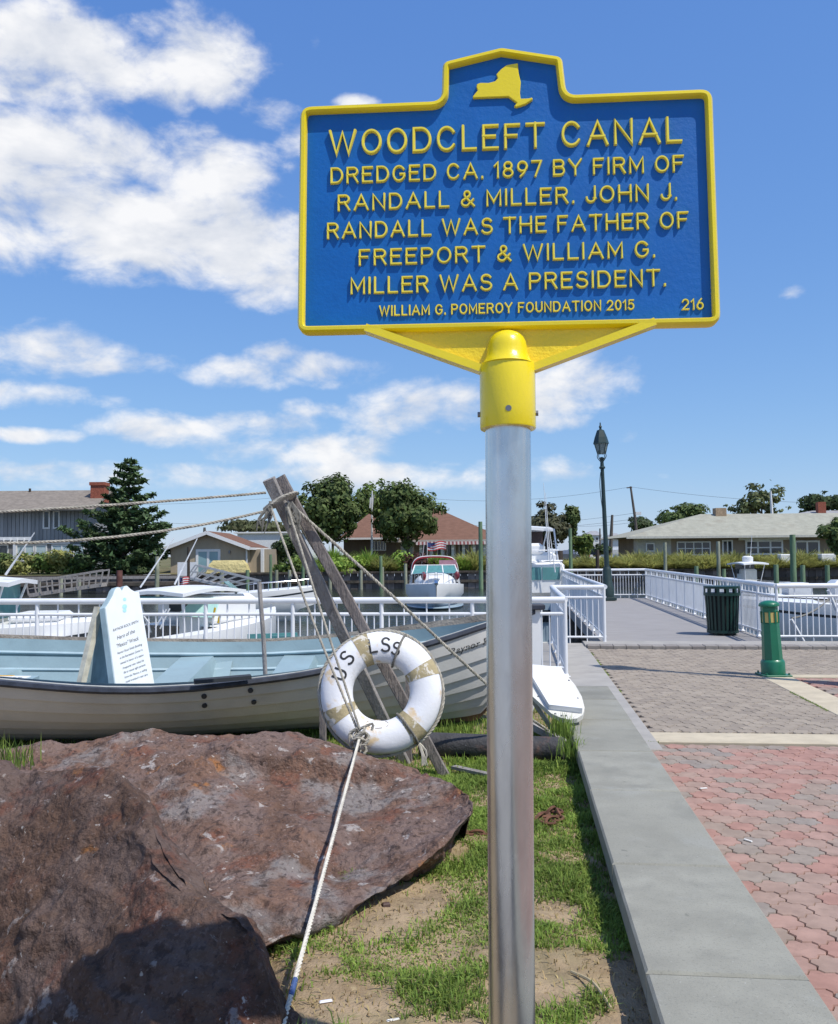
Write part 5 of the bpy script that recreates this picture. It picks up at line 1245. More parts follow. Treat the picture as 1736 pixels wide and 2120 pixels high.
tree(1328, 1071, 1108, 170, 64, 1140, 'round dark tree behind the utility pole', M_lf2, 1500, .55, 17)
tree(1412, 1046, 1100, 120, 96, 1140, 'broad green tree rising behind the left end of the ranch roof', M_lf1, 2600, .42, 18)
tree(1575, 998, 1075, 112, 112, 1140, 'tall sparse pale tree behind the ranch house roof', leafm('leaves_pale', (.13, .155, .065)), 1500, .36, 19, lumps=46, lump=.20)
tree(1530, 1040, 1075, 113, 60, 1140, 'thin straggling sapling behind the ranch house chimney', leafm('leaves_pale', (.13, .155, .065)), 260, .34, 20, lumps=20, lump=.24)
tree(1705, 1018, 1066, 125, 104, 1140, 'dark spreading tree at the far right behind the roofs', M_lf2, 2200, .40, 21, lumps=30, lump=.34)
tree(1742, 1068, 1150, 72, 96, 1172, 'leafy tree overhanging the ranch house at the right edge', M_lf1, 2400, .27, 22, lumps=40, lump=.30)
tree(528, 1076, 1104, 125, 130, 1130, 'low green treetops behind the white building', M_lf4, 1500, .5, 23, trunk=False)
def conifer():
    d = 80; top = pt(272, 943, d); g = pt(252, 1192, d); base = Vector((g.x, g.y, g.z)); t = thing('conifer_tree', 'tall dark conifer between the grey house and the beige cottage', 'tree', base); Hh = top.z-g.z; rg = np.random.default_rng(4)
    lean = (top-g); mb = MB(); mb.tube([Vector((0, 0, -.2)), Vector((lean.x*.5, lean.y*.5, Hh*.5)), Vector((lean.x, lean.y, Hh*.99))], [.28, .17, .03], 8)
    C = []; Nn = []; S_ = []
    prof = [(0, .22), (.08, .38), (.22, .43), (.34, .40), (.44, .31), (.56, .235), (.70, .20), (.82, .14), (.92, .08), (1.0, .02)]
    z = .03; lev = 0
    while z < .985:
        R_ = interp(prof, z)*Hh*(.98 if lev % 2 else .78); nb = 8 if z < .5 else 6
        for k in range(nb):
            an = 2*PI*k/nb+lev*.7+rg.uniform(-.3, .3); r = R_*rg.uniform(.55, 1.18); c0 = Vector((lean.x*z, lean.y*z, Hh*z))
            tipz = c0.z+r*rg.uniform(.02, .30); e = Vector((c0.x+math.cos(an)*r, c0.y+math.sin(an)*r, tipz)); midp = c0.lerp(e, .55)-Vector((0, 0, r*.10))
            path = smooth_path([c0, midp, e], 6); mb.tube(path, [.05, .045, .04, .032, .025, .018, .01], 4, caps=False)
            nl = int(20+27*r)
            for q in range(nl):
                f = rg.uniform(.18, 1.03)**.75; kk = min(5, int(f*6)); p = path[kk].lerp(path[kk+1], min(1.1, f*6-kk)); w = .075*r*(1.15-f)+.10
                C.append([p.x+rg.normal()*w, p.y+rg.normal()*w, p.z+rg.normal()*w*.55+.05]); Nn.append([rg.normal()*.6, rg.normal()*.6, 1.0+rg.normal()*.5]); S_.append(rg.uniform(.20, .38))
        z += .046 if z < .5 else .058; lev += 1
    mb.build('trunk', M_bark, t, True); add_obj('crown', leaf_mesh('crown', np.array(C), np.array(Nn), np.array(S_), M_con, 2.2), t)
conifer()
M_bg1 = leafm('ornamental_grass', (.26, .38, .07), .4, .35); M_bg2 = leafm('marsh_grass', (.40, .405, .13), .4, .4); M_bg3 = leafm('olive_grass', (.32, .335, .11), .4, .4); M_red = leafm('red_leaves', (.07, .03, .022))
def bush(px, ptop, d, w, pb, label, m, n=900, kind='grass', seed=0, nm='shrub'):
    a = pt(px, ptop, d); b = pt(px, pb, d); h = (a.z-b.z)*1.22; r = w/FPX*d/2*1.2; base = Vector((a.x, a.y, b.z)); rg = np.random.default_rng(seed+100)
    if kind == 'grass':
        an = rg.uniform(0, 2*PI, n); rr = rg.uniform(0, 1, n)**.6; B_ = np.stack([np.cos(an)*rr*r*.45, np.sin(an)*rr*r*.35, np.zeros(n)-.1], 1)
        dirs = np.stack([np.cos(an)*rr*.9+rg.normal(size=n)*.25, np.sin(an)*rr*.9+rg.normal(size=n)*.25, np.zeros(n)], 1); hh = (h+.1)*rg.uniform(.55, 1.08, n)*(1-.35*rr)
        M1 = B_+dirs*(r*.38)+np.stack([np.zeros(n), np.zeros(n), hh*.7], 1); T_ = B_+dirs*(r*.85)+np.stack([np.zeros(n), np.zeros(n), hh*rg.uniform(.75, 1.05, n)], 1)
        sd = np.stack([-np.sin(an), np.cos(an), np.zeros(n)], 1)*.045*(d/77); V = np.stack([B_-sd, B_+sd, M1+sd, M1-sd, T_], 1).reshape(-1, 3); i = np.arange(n)*5
        F = np.concatenate([np.stack([i, i+1, i+2], 1), np.stack([i, i+2, i+3], 1), np.stack([i+3, i+2, i+4], 1)]); me = np_mesh(nm, V, F, m)
    else:
        P_, N_ = crown_points((0, 0, h*.45), r*1.1, r*.8, h*.62, n, 18, .5, seed); me = leaf_mesh(nm, P_, N_, rg.uniform(.6, 1.3, n)*.22*(d/77), m)
    o = add_obj(nm, me); o.location = base; tag(o, label, 'shrub', kind='thing')
BU = [(640, 1150, 79, 60, M_bg1, 'bright grassy bush at the foot of the left round tree', 'grass'), (690, 1138, 79.5, 80, M_bg1, 'tall bright ornamental grass left of the spars top rope', 'grass'), (705, 1158, 78, 90, M_bg1, 'rounded bright green bush above the middle bulkhead', 'leaf'),
      (762, 1142, 79, 70, M_bg1, 'feathery green bush right of the rounded one', 'grass'), (792, 1152, 78.2, 70, M_bg3, 'olive grassy bush beside the slim green pile', 'grass'), (838, 1150, 79, 60, M_bg1, 'green bush under the right round tree', 'leaf'), (868, 1156, 78.3, 60, M_red, 'dark red leaved bush left of the cruiser canopy', 'leaf'),
      (905, 1150, 79, 60, M_bg1, 'pale grass clump behind the cruiser canopy', 'grass'), (985, 1140, 79, 90, M_bg2, 'tall pale grass right of the cruiser', 'grass'), (955, 1152, 78.2, 50, M_bg1, 'low grass clump right of the cruiser windscreen', 'grass'), (640, 1165, 78, 60, M_lf3, 'leafy bush right of the cottage', 'leaf'), (600, 1160, 78.6, 60, M_lf3, 'bright leafy shrub beside the cottage porch', 'leaf'),
      (40, 1150, 80, 60, M_bg3, 'olive hedge clump at the left edge under the grey house', 'leaf'), (80, 1148, 80.4, 60, M_lf3, 'green hedge clump second from the left edge', 'leaf'), (120, 1150, 80, 60, M_bg3, 'olive hedge clump below the grey house windows', 'leaf'), (160, 1152, 80.3, 60, M_lf3, 'yellow green hedge clump left of the conifer', 'leaf'), (5, 1156, 79.8, 50, M_lf1, 'dark hedge clump cut by the left edge', 'leaf'), (270, 1166, 78.5, 90, M_lf2, 'dark low shrub under the conifer', 'leaf')]
for i, (px, py, d, w, m, lb, kd) in enumerate(BU): bush(px, py, d, w, 1188 if px < 700 else 1186, lb, m, 1100 if kd == 'leaf' else 900, kd, i)
MG = [(1215, 1150, 80, 70), (1265, 1149, 79, 80), (1320, 1142, 80, 100), (1370, 1143, 80, 100), (1420, 1143, 80, 100), (1470, 1144, 79.5, 100), (1520, 1144, 80, 100), (1570, 1149, 79.5, 90), (1615, 1145, 79.5, 100), (1660, 1140, 80, 110), (1710, 1142, 80, 110), (1755, 1142, 80, 100),
      (1240, 1158, 78.2, 70), (1300, 1155, 78.2, 90), (1350, 1156, 78, 90), (1405, 1156, 78.2, 90), (1455, 1157, 78, 90), (1510, 1157, 78.2, 90), (1560, 1160, 78, 90), (1605, 1158, 78.2, 90), (1650, 1156, 78, 90), (1700, 1156, 78.2, 90), (1745, 1156, 78, 90), (1185, 1158, 78.5, 50)]
pos_w = ['behind the lamp post', 'right of the lamp post', 'left of the ranch house', 'under the ranch house corner', 'under the left ranch windows', 'left of the ranch door', 'right of the ranch door', 'behind the small console boat', 'left of the thick tall pile', 'right of the thick tall pile', 'near the right edge', 'cut by the right edge',
         'in the front row, farthest left', 'in the front row, second from left', 'in the front row, third from left', 'in the front row, fourth from left', 'in the front row, fifth from left', 'in the front row, sixth from left', 'in the front row, seventh from left', 'in the front row, eighth from left', 'in the front row, ninth from left', 'in the front row, tenth from left', 'in the front row, farthest right', 'beside the dark pile']
for i, ((px, py, d, w), lb) in enumerate(zip(MG, pos_w)): bush(px, py, d, w, 1182, 'yellow green marsh grass clump '+lb, M_bg2 if i % 3 else M_bg3, 1100, 'grass', 200+i, 'marsh_grass')

# ---------------------------------------------------------------- houses across the canal
M_glass = mat('window_glass', (.035, .045, .055), .08, spec=.6, var=.1, vs=.5)
M_curt = mat('curtained_glass', (.42, .52, .56), .3, spec=.5, var=.1, vs=1)
M_trim = mat('white_trim', (.72, .72, .72), .6, var=.04)
def siding(n, c): return mat(n, c, .85, spec=.2, var=.12, vs=1.0, stretch=(1, 1, .25))
def house(name, label, d, px0, cat='house'):
    return thing(name, label, cat, cw(xat(px0, d), d, .2), YAW)
def HX(px, d): return xat(px, d)
def wallbox(t, x0, x1, d0, d1, z0, z1, m, nm='wall'): return MB().add([cw(x, dd, z) for z in (z0, z1) for x, dd in ((x0, d0), (x1, d0), (x1, d1), (x0, d1))], [(3, 2, 1, 0), (4, 5, 6, 7), (0, 1, 5, 4), (1, 2, 6, 5), (2, 3, 7, 6), (3, 0, 4, 7)]).build(nm, m, t, False, True)
def fwindow(t, px0, px1, py0, py1, d, mull=0, gm=None, fr=.07, sill=True, hm=0):
    """window on a wall facing the canal at depth d"""
    x0, x1 = xat(px0, d), xat(px1, d); z1, z0 = zat((px0+px1)/2, py0, d), zat((px0+px1)/2, py1, d); fd = d-.05
    w = MB()
    for a, b, c, e in ((x0, x1, z0, z0+fr), (x0, x1, z1-fr, z1), (x0, x0+fr, z0+fr, z1-fr), (x1-fr, x1, z0+fr, z1-fr)): w.add([cw(xx, dd, zz) for zz in (c, e) for xx, dd in ((a, fd), (b, fd), (b, d+.05), (a, d+.05))], [(3, 2, 1, 0), (4, 5, 6, 7), (0, 1, 5, 4), (1, 2, 6, 5), (2, 3, 7, 6), (3, 0, 4, 7)])
    for k in range(1, mull+1):
        a = x0+(x1-x0)*k/(mull+1)-fr/2; b = a+fr; w.add([cw(xx, dd, zz) for zz in (z0+fr, z1-fr) for xx, dd in ((a, fd+.01), (b, fd+.01), (b, d+.05), (a, d+.05))], [(3, 2, 1, 0), (4, 5, 6, 7), (0, 1, 5, 4), (1, 2, 6, 5), (2, 3, 7, 6), (3, 0, 4, 7)])
    for k in range(1, hm+1):
        c = z0+(z1-z0)*k/(hm+1)-fr*.35; e = c+fr*.7; w.add([cw(xx, dd, zz) for zz in (c, e) for xx, dd in ((x0+fr, fd+.013), (x1-fr, fd+.013), (x1-fr, d+.05), (x0+fr, d+.05))], [(3, 2, 1, 0), (4, 5, 6, 7), (0, 1, 5, 4), (1, 2, 6, 5), (2, 3, 7, 6), (3, 0, 4, 7)])
    f = w.build('window', M_trim, t, False, True)
    for k in range(mull+1):
        a = x0+fr*.5+(x1-x0-fr)*k/(mull+1); b = x0+fr*.5+(x1-x0-fr)*(k+1)/(mull+1)
        MB().add([cw(a, d-.012, z0+fr*.5), cw(b, d-.012, z0+fr*.5), cw(b, d-.012, z1-fr*.5), cw(a, d-.012, z1-fr*.5)], [(0, 1, 2, 3)]).build('pane', gm or M_glass, f, False, True)
    return f
# grey two-storey house at the left
M_gs = [siding('grey_siding_a', (.285, .295, .31)), siding('grey_siding_b', (.255, .265, .28)), siding('grey_siding_c', (.31, .32, .335))]
M_shing = mat('grey_brown_shingles', (.235, .205, .175), .95, spec=.1, var=.15, vs=2, layers=[((.16, .14, .12), 5, .5, .75, 4, .5)], bump=.3, bs=9)
M_brick = mat('red_brick', (.30, .10, .065), .9, spec=.15, var=.2, vs=6, bump=.3, bs=10)
dH = 88.0; gh = house('grey_house', 'grey two storey house with vertical siding and brick chimney at the left', dH, 90)
xr = xat(179, dH); xl = xr-26; ze = zat(179, 1050, dH); zb = zat(179, 1123, dH); zr = zat(179, 1018, dH+4.4)
wallbox(gh, xl, xr, dH, dH+8.8, -.2, zb, siding('grey_base', (.20, .205, .215)), 'lower_wall'); wallbox(gh, xl, xr, dH+.02, dH+8.8, zb+.002, ze, M_gs[1], 'upper_wall')
bw = .38; me = [raw_mesh('siding_board', *(lambda b: ([tuple(v) for v in b.v], b.f))(MB().box((0, 0, 0), (bw-.05, .05, ze-zb))), m) for m in M_gs]
for i in range(40):
    x = xr-.02-(i+.5)*bw
    o = child('siding_board', random.choice(me), gh, INV[gh.name] @ cw(x, dH-.012, (ze+zb)/2))
for i in range(22):
    o = child('siding_board', random.choice(me), gh, INV[gh.name] @ cw(xr+.012, dH+(i+.5)*bw+.1, (ze+zb)/2)); o.rotation_euler = (0, 0, PI/2)
gm_ = MB().add([cw(xr, dH, ze+.003), cw(xr, dH+8.8, ze+.003), cw(xr, dH+4.4, zr-.2), cw(xr-.3, dH, ze+.003), cw(xr-.3, dH+8.8, ze+.003), cw(xr-.3, dH+4.4, zr-.2)], [(0, 1, 2), (5, 4, 3), (0, 3, 4, 1), (1, 4, 5, 2), (2, 5, 3, 0)]).build('gable', M_gs[0], gh, False, True)
ov = 1.1
for sgn_, dd in ((-1, dH-1.3), (1, dH+8.8+1.3)):
    z_e = ze-(zr-ze)/4.4*1.3+.12; pts = [cw(xl-1, dd, z_e), cw(xr+ov, dd, z_e), cw(xr+ov, dH+4.4, zr), cw(xl-1, dH+4.4, zr)]
    n = (pts[1]-pts[0]).cross(pts[2]-pts[0]).normalized(); n = n if n.z > 0 else -n
    MB().slab(pts, n, .16).build('roof', M_shing, gh, False, True)
cx0, cx1 = xat(191, dH+2.5), xat(221, dH+2.5)
ch = MB().add([cw(x, dd, z) for z in (ze+.6, zat(205, 1000, dH+2.5)) for x, dd in ((cx0+.05, dH+1.8), (cx1-.05, dH+1.8), (cx1-.05, dH+3.2), (cx0+.05, dH+3.2))], [(3, 2, 1, 0), (4, 5, 6, 7), (0, 1, 5, 4), (1, 2, 6, 5), (2, 3, 7, 6), (3, 0, 4, 7)]).build('chimney', M_brick, gh, False, True)
MB().add([cw(x, dd, zat(205, 1000, dH+2.5)+z) for z in (-.28, .04) for x, dd in ((cx0-.05, dH+1.7), (cx1+.05, dH+1.7), (cx1+.05, dH+3.3), (cx0-.05, dH+3.3))], [(3, 2, 1, 0), (4, 5, 6, 7), (0, 1, 5, 4), (1, 2, 6, 5), (2, 3, 7, 6), (3, 0, 4, 7)]).build('chimney_cap', M_brick, ch, False, True)
MB().tube([cw(xat(61, dH+4), dH+4, zr-.3), cw(xat(61, dH+4), dH+4, zr+.35)], .12, 8).build('vent_pipe', M_bpile, gh, True, True)
fwindow(gh, 88.5, 103.5, 1057, 1095, dH-.05, 0, None, .15); fwindow(gh, 109.5, 124, 1057, 1095, dH-.05, 0, None, .15)
for a, b, k in ((-40, 18, 2), (33, 72, 1), (73, 98, 0), (107, 150, 1), (152, 176, 0)): fwindow(gh, a, b, 1127, 1162, dH-.03, k, M_curt if a > 20 else M_glass, .13)
wallbox(gh, xl, xat(146, dH), dH-.16, dH-.02, zat(100, 1126, dH), zat(100, 1122, dH), M_trim, 'fascia')
per = MB()
for k in range(9): per.beam(cw(xat(-60+k*14, dH-3), dH-3.2, zat(0, 1119, dH-3)), cw(xat(-60+k*14, dH), dH-.2, zat(0, 1117, dH)), .12, .2)
per.beam(cw(xat(-80, dH-3), dH-3.0, zat(0, 1115, dH-3)), cw(xat(64, dH-3), dH-3.0, zat(64, 1115, dH-3)), .14, .3); per.build('pergola', M_trim, gh, False, True)
for px in (31, -40): MB().beam(cw(xat(px, dH-3), dH-2.9, .1), cw(xat(px, dH-3), dH-2.9, zat(px, 1118, dH-3)), .3, .3).build('pergola_post', M_trim, gh, False, True)
# beige cottage
M_beige = siding('beige_stucco', (.40, .335, .25)); M_brs = mat('brown_shingles', (.19, .105, .075), .95, spec=.1, var=.12, vs=2, layers=[((.13, .07, .05), 4, .5, .75, 4, .5)], bump=.3, bs=9)
dC = 80.0; ct = house('beige_cottage', 'small beige cottage with white double doors and brown roof', dC, 430)
x0, x1 = xat(354, dC), xat(509, dC); ze = zat(430, 1134, dC); za = zat(430, 1105, dC); xm = (x0+x1)/2; dB = dC+9
wallbox(ct, x0, x1, dC, dB, -.3, ze, M_beige)
MB().add([cw(x0, dC, ze), cw(x1, dC, ze), cw(xm, dC, za), cw(x0, dC+.3, ze), cw(x1, dC+.3, ze), cw(xm, dC+.3, za)], [(0, 1, 2), (5, 4, 3), (0, 3, 4, 1), (1, 4, 5, 2), (2, 5, 3, 0)]).build('gable', M_beige, ct, False, True)
for s_ in (-1, 1):
    xe = xm+s_*((x1-x0)/2+.5); zz = ze-(za-ze)/((x1-x0)/2)*.5+.10; pts = [cw(xm, dC-.6, za+.12), cw(xe, dC-.6, zz), cw(xe, dB, zz), cw(xm, dB, za+.12)]
    n = (pts[1]-pts[0]).cross(pts[2]-pts[0]).normalized(); n = n if n.z > 0 else -n; MB().slab(pts, n, .12).build('roof', M_brs, ct, False, True)
    MB().beam(cw(xm, dC-.66, za+.08), cw(xe, dC-.66, zz-.02), .10, .30).build('bargeboard', M_trim, ct, False, True)
    MB().beam(cw(xe, dC-.6, zz-.02), cw(xe, dB, zz-.02), .12, .2).build('gutter', M_trim, ct, False, True)
dr = fwindow(ct, 406, 457, 1137, 1191, dC-.02, 1, mat('door_glass', (.22, .36, .40), .12, spec=.6, var=.1, vs=.6), .22); dr.name = 'double_door'
for px in (391, 476): MB().box(cw(xat(px, dC), dC-.08, zat(px, 1143, dC)), (.14, .14, .26)).build('wall_lamp', M_screw, ct, False, True)
wallbox(ct, xat(515, dC+2), xat(570, dC+2), dC+2.2, dB, -.3, ze-.15, M_beige, 'side_wing')
MB().beam(cw(x1+.1, dC-.05, ze-.1), cw(x1+.1, dC-.05, 0), .12, .12).build('downpipe', M_trim, ct, False, True)
MB().beam(cw(xat(544, dC+2), dC+2.0, ze-.1), cw(xat(544, dC+2), dC+2.0, 0), .26, .26).build('porch_post', M_trim, ct, False, True)
o = MB().box(cw(xat(388, 76), 76, zat(388, 1180, 76)), (1.6, .06, 1.3), Matrix.Rotation(YAW, 3, 'Z')).build('notice_board', M_trim, None, at=cw(xat(388, 76), 76, .1)); tag(o, 'white notice board standing on the bulkhead left of the cottage doors', 'sign')
cov = MB(); c0 = cw(xat(474, 78), 78, .1)
for z, w, dpt in ((0, 2.9, 1.4), (.75, 2.5, 1.2), (1.1, 2.0, .9)):
    for a, b in ((-1, -1), (1, -1), (1, 1), (-1, 1)): cov.v.append(c0+RIGHT*a*w*.62+FWD*b*dpt*.5+Vector((0, 0, z)))
cov.f = [(0, 1, 5, 4), (1, 2, 6, 5), (2, 3, 7, 6), (3, 0, 4, 7), (4, 5, 9, 8), (5, 6, 10, 9), (6, 7, 11, 10), (7, 4, 8, 11), (8, 9, 10, 11), (3, 2, 1, 0)]
o = cov.build('covered_stack', mat('yellow_tarp', (.60, .50, .22), .7, var=.1, vs=2, bump=.4, bs=3), None, at=c0); tag(o, 'stack under a yellow tarpaulin beside the cottage doors', 'tarpaulin')
# white building behind
dW = 110.0; wb_ = house('white_building', 'long low white building behind the beige cottage', dW, 540)
wallbox(wb_, xat(492, dW), xat(640, dW), dW, dW+12, 0, zat(560, 1104, dW), mat('white_wall', (.66, .68, .70), .8, var=.06)); wallbox(wb_, xat(490, dW)-.3, xat(642, dW), dW-.3, dW+12.3, zat(560, 1104, dW)+.003, zat(560, 1101, dW), M_trim, 'roof_edge')
# brown roofed restaurant
dR = 93.0; rs = house('restaurant', 'low restaurant with a broad brown hipped roof and striped awning', dR, 860, 'building')
M_tan = siding('tan_wall', (.30, .255, .20)); M_dkw = siding('brown_wall', (.13, .105, .085))
def hip(t, px0, px1, d0, depth, pye, pyr, ppx0, ppx1, m, th=.16, nm='roof', ov=0):
    x0, x1 = xat(px0, d0), xat(px1, d0); z0 = zat((px0+px1)/2, pye, d0); dm_ = d0+depth/2; z1 = zat((ppx0+ppx1)/2, pyr, dm_); a, b = xat(ppx0, dm_), xat(ppx1, dm_)
    P_ = [cw(x0, d0, z0), cw(x1, d0, z0), cw(x1, d0+depth, z0), cw(x0, d0+depth, z0), cw(a, dm_, z1), cw(b, dm_, z1)]
    F_ = [(0, 1, 5, 4), (1, 2, 5), (2, 3, 4, 5), (3, 0, 4), (3, 2, 1, 0)]
    return MB().add(P_, F_).build(nm, m, t, False, True)
hip(rs, 700, 828, dR-1.5, 14, 1115, 1064, 764, 770, M_brs); hip(rs, 790, 1052, dR-.5, 20, 1119, 1052, 880, 905, M_brs)
wallbox(rs, xat(712, dR), xat(820, dR), dR, dR+11, 0, zat(760, 1114, dR), M_dkw); wallbox(rs, xat(818, dR), xat(1036, dR), dR+1.2, dR+16, 0, zat(930, 1118, dR), M_tan, 'wall')
wallbox(rs, xat(700, dR-1.5), xat(828, dR-1.5), dR-1.56, dR-1.4, zat(760, 1117, dR-1.5), zat(760, 1113, dR-1.5), M_trim, 'fascia'); wallbox(rs, xat(800, dR-.5), xat(1052, dR-.5), dR-.58, dR-.4, zat(930, 1122, dR), zat(930, 1117.5, dR), mat('grey_fascia', (.42, .38, .35), .7), 'fascia')
sk = MB(); a = pt(797, 1096, dR+3.2); sk.box(a, (1.5, .1, 1.0), Matrix.Rotation(YAW, 3, 'Z') @ Matrix.Rotation(rad(-48), 3, 'X')); sk.build('skylight', M_glass, rs, False, True)
fwindow(rs, 771, 800, 1119, 1140, dR-.04, 4, None, .08); fwindow(rs, 830, 858, 1122, 1152, dR+1.15, 1, M_curt, .2)
for px0, px1 in ((870, 890), (905, 922), (925, 944), (950, 972), (976, 1000)): fwindow(rs, px0, px1, 1124, 1154, dR+1.16, 0, None, .12)
for k in range(7): MB().beam(cw(xat(872+k*22, dR), dR-.2, .1), cw(xat(872+k*22, dR), dR-.2, zat(900, 1121, dR)), .28, .28).build('porch_post', mat('pale_post', (.52, .58, .60), .7), rs, False, True)
for k in range(44):
    px = 862+k*3.9; a = xat(px, dR-.7); b = xat(px+3.9, dR-.7); zt_ = zat(930, 1121, dR-.6); zl = zat(930, 1127, dR-1.0)
    MB().add([cw(a, dR-.62, zt_), cw(b, dR-.62, zt_), cw(b, dR-1.05, zl), cw(a, dR-1.05, zl), cw(a, dR-.66, zt_-.03), cw(b, dR-.66, zt_-.03), cw(b, dR-1.07, zl-.03), cw(a, dR-1.07, zl-.03)], [(0, 1, 2, 3), (7, 6, 5, 4), (0, 3, 7, 4), (1, 5, 6, 2), (2, 6, 7, 3)]).build('awning_stripe', mat('awning_red_shaded', (.13, .03, .03), .8) if k % 2 else mat('awning_white_shaded', (.28, .25, .24), .8), rs, False, True)  # both stripe colours darkened, the shade under the eave is in the paint
# ranch house at the right
dN = 84.0; rh = house('ranch_house', 'long single storey ranch house with pale grey hipped roof and chimney', dN, 1500)
M_pal = mat('pale_shingles', (.34, .335, .275), .95, spec=.1, var=.10, vs=1.5, layers=[((.27, .24, .19), .8, .5, .75, 5, .5), ((.40, .39, .32), 2, .5, .75, 4, .4)], bump=.3, bs=8)
M_tbr = siding('tan_brick', (.27, .215, .165))
hip(rh, 1298, 1800, dN-1.2, 13, 1110, 1063, 1452, 1790, M_pal); wallbox(rh, xat(1298, dN-1.2), xat(1800, dN-1.2), dN-1.27, dN-1.15, zat(1550, 1113.5, dN), zat(1550, 1109, dN), mat('pale_fascia', (.50, .49, .44), .7), 'fascia')
wallbox(rh, xat(1330, dN), xat(1775, dN), dN, dN+10, 0, zat(1550, 1111, dN), M_tbr); wallbox(rh, xat(1318, dN), xat(1390, dN), dN-.05, dN+1, 0, zat(1350, 1112, dN), mat('pale_wall', (.45, .43, .38), .8), 'end_wall')
fwindow(rh, 1402, 1472, 1121, 1150, dN-.06, 3, None, .1, hm=1); d_ = fwindow(rh, 1496, 1518, 1118, 1152, dN-.06, 1, None, .12); d_.name = 'door'
fwindow(rh, 1544, 1622, 1118, 1149, dN-.06, 2, None, .16, hm=1); fwindow(rh, 1646, 1698, 1119, 1149, dN-.06, 1, None, .16); fwindow(rh, 1338, 1356, 1124, 1142, dN-.1, 0, None, .1)
wallbox(rh, xat(1530, dN), xat(1640, dN), dN-.10, dN-.01, zat(1580, 1118, dN), zat(1580, 1112, dN), M_trim, 'window_head')
c_ = wallbox(rh, xat(1482, dN+5), xat(1504, dN+5), dN+4.6, dN+5.6, 4, zat(1490, 1052, dN+5), mat('tan_chimney_brick', (.33, .24, .155), .9, var=.2, vs=5), 'chimney')
# more houses farther off
def small_house(label, px0, px1, d, pye, pyr, m, rm, side=1):
    t = thing('far_house', label, 'house', cw(xat((px0+px1)/2, d), d, .3), YAW); x0, x1 = xat(px0, d), xat(px1, d); ze = zat((px0+px1)/2, pye, d); zr = zat((px0+px1)/2, pyr, d+4); wallbox(t, x0, x1, d, d+8, .2, ze, m)
    hip(t, px0-2, px1+2, d-.4, 8.8, pye, pyr, px0+(px1-px0)*.3, px1-(px1-px0)*.3, rm); fwindow(t, px0+(px1-px0)*.2, px0+(px1-px0)*.4, pye+4, pye+11, d-.05, 0); fwindow(t, px0+(px1-px0)*.6, px0+(px1-px0)*.8, pye+4, pye+11, d-.05, 0)
M_wsh = mat('white_siding', (.68, .68, .68), .8, var=.05); M_gsh = mat('grey_shingles', (.30, .30, .31), .9, var=.12, vs=1)
small_house('pale far house left of the lamp post', 1216, 1246, 190, 1108, 1099, M_wsh, M_gsh); small_house('white far house just right of the lamp post', 1262, 1286, 175, 1114, 1104, M_wsh, M_gsh); small_house('white far house left of the ranch house', 1289, 1326, 160, 1116, 1102, M_wsh, M_gsh)
small_house('dark roofed house behind the right end of the ranch roof', 1640, 1790, 118, 1068, 1057, M_tan, M_gsh)
o = MB().box(pt(1700, 1052, 120), (1.0, 1.0, 1.6)).build('brick_chimney', M_brick, None, at=pt(1700, 1060, 120)); tag(o, 'small red brick chimney above the dark roof at the far right', 'chimney')
# poles, wires, aerials, flags
M_upole = mat('utility_timber', (.11, .095, .085), .9, var=.2, vs=1); M_wire = mat('cable_black', (.05, .05, .06), .7)
up0, up1 = pt(1325, 1142, 150), pt(1306, 1007, 150); ut = thing('utility_pole', 'leaning utility pole with lamp head between the lamp post and ranch house', 'utility pole', Vector((up0.x, up0.y, 0)))
MB().tube([up0-Vector((0, 0, 2)), up0.lerp(up1, .5), up1], [.28, .23, .16], 8).build('shaft', M_upole, ut, True, True); MB().beam(pt(1306, 1075, 150), pt(1320, 1064, 150), .10, .10).build('arm', M_screw, ut, False, True); MB().box(pt(1322, 1063, 150), (.9, .5, .5)).build('lamp_head', M_trim, ut, False, True); MB().beam(pt(1298, 1010, 150), pt(1309, 1009, 150), .18, .18).build('crossarm', M_upole, ut, False, True)
for i, (a, b, s_, lb) in enumerate((((1306, 1008, 150), (870, 1030, 190), 1.4, 'topmost overhead wire left of the utility pole'), ((1306, 1008, 150), (2000, 1040, 130), 1.2, 'topmost overhead wire right of the utility pole'), ((1316, 1062, 150), (900, 1085, 190), 1.0, 'second overhead wire left of the utility pole'), ((1317, 1074, 150), (900, 1092, 185), 1.0, 'third overhead wire left of the utility pole'),
        ((1317, 1075, 150), (1560, 1095, 140), .6, 'lower overhead wire right of the utility pole'), ((640, 1024, 180), (-40, 1040, 170), 1.2, 'upper overhead wire above the beige cottage'), ((640, 1072, 180), (250, 1076, 170), 1.0, 'lower overhead wire above the beige cottage'), ((1320, 1080, 150), (1180, 1089, 170), .3, 'lowest overhead wire left of the utility pole'))):
    o = MB().tube(sag(pt(*a), pt(*b), s_, 14), .020, 4).build('overhead_wire', M_wire, None, True, at=pt(*a)); tag(o, lb, 'wire')
def mast(px0, py0, px1, py1, d, r, m, label, nm='mast', cat='mast'):
    a = pt(px0, py0, d); o = MB().tube([a, pt(px1, py1, d)], [r, r*.6], 6).build(nm, m, None, True, at=a); tag(o, label, cat)
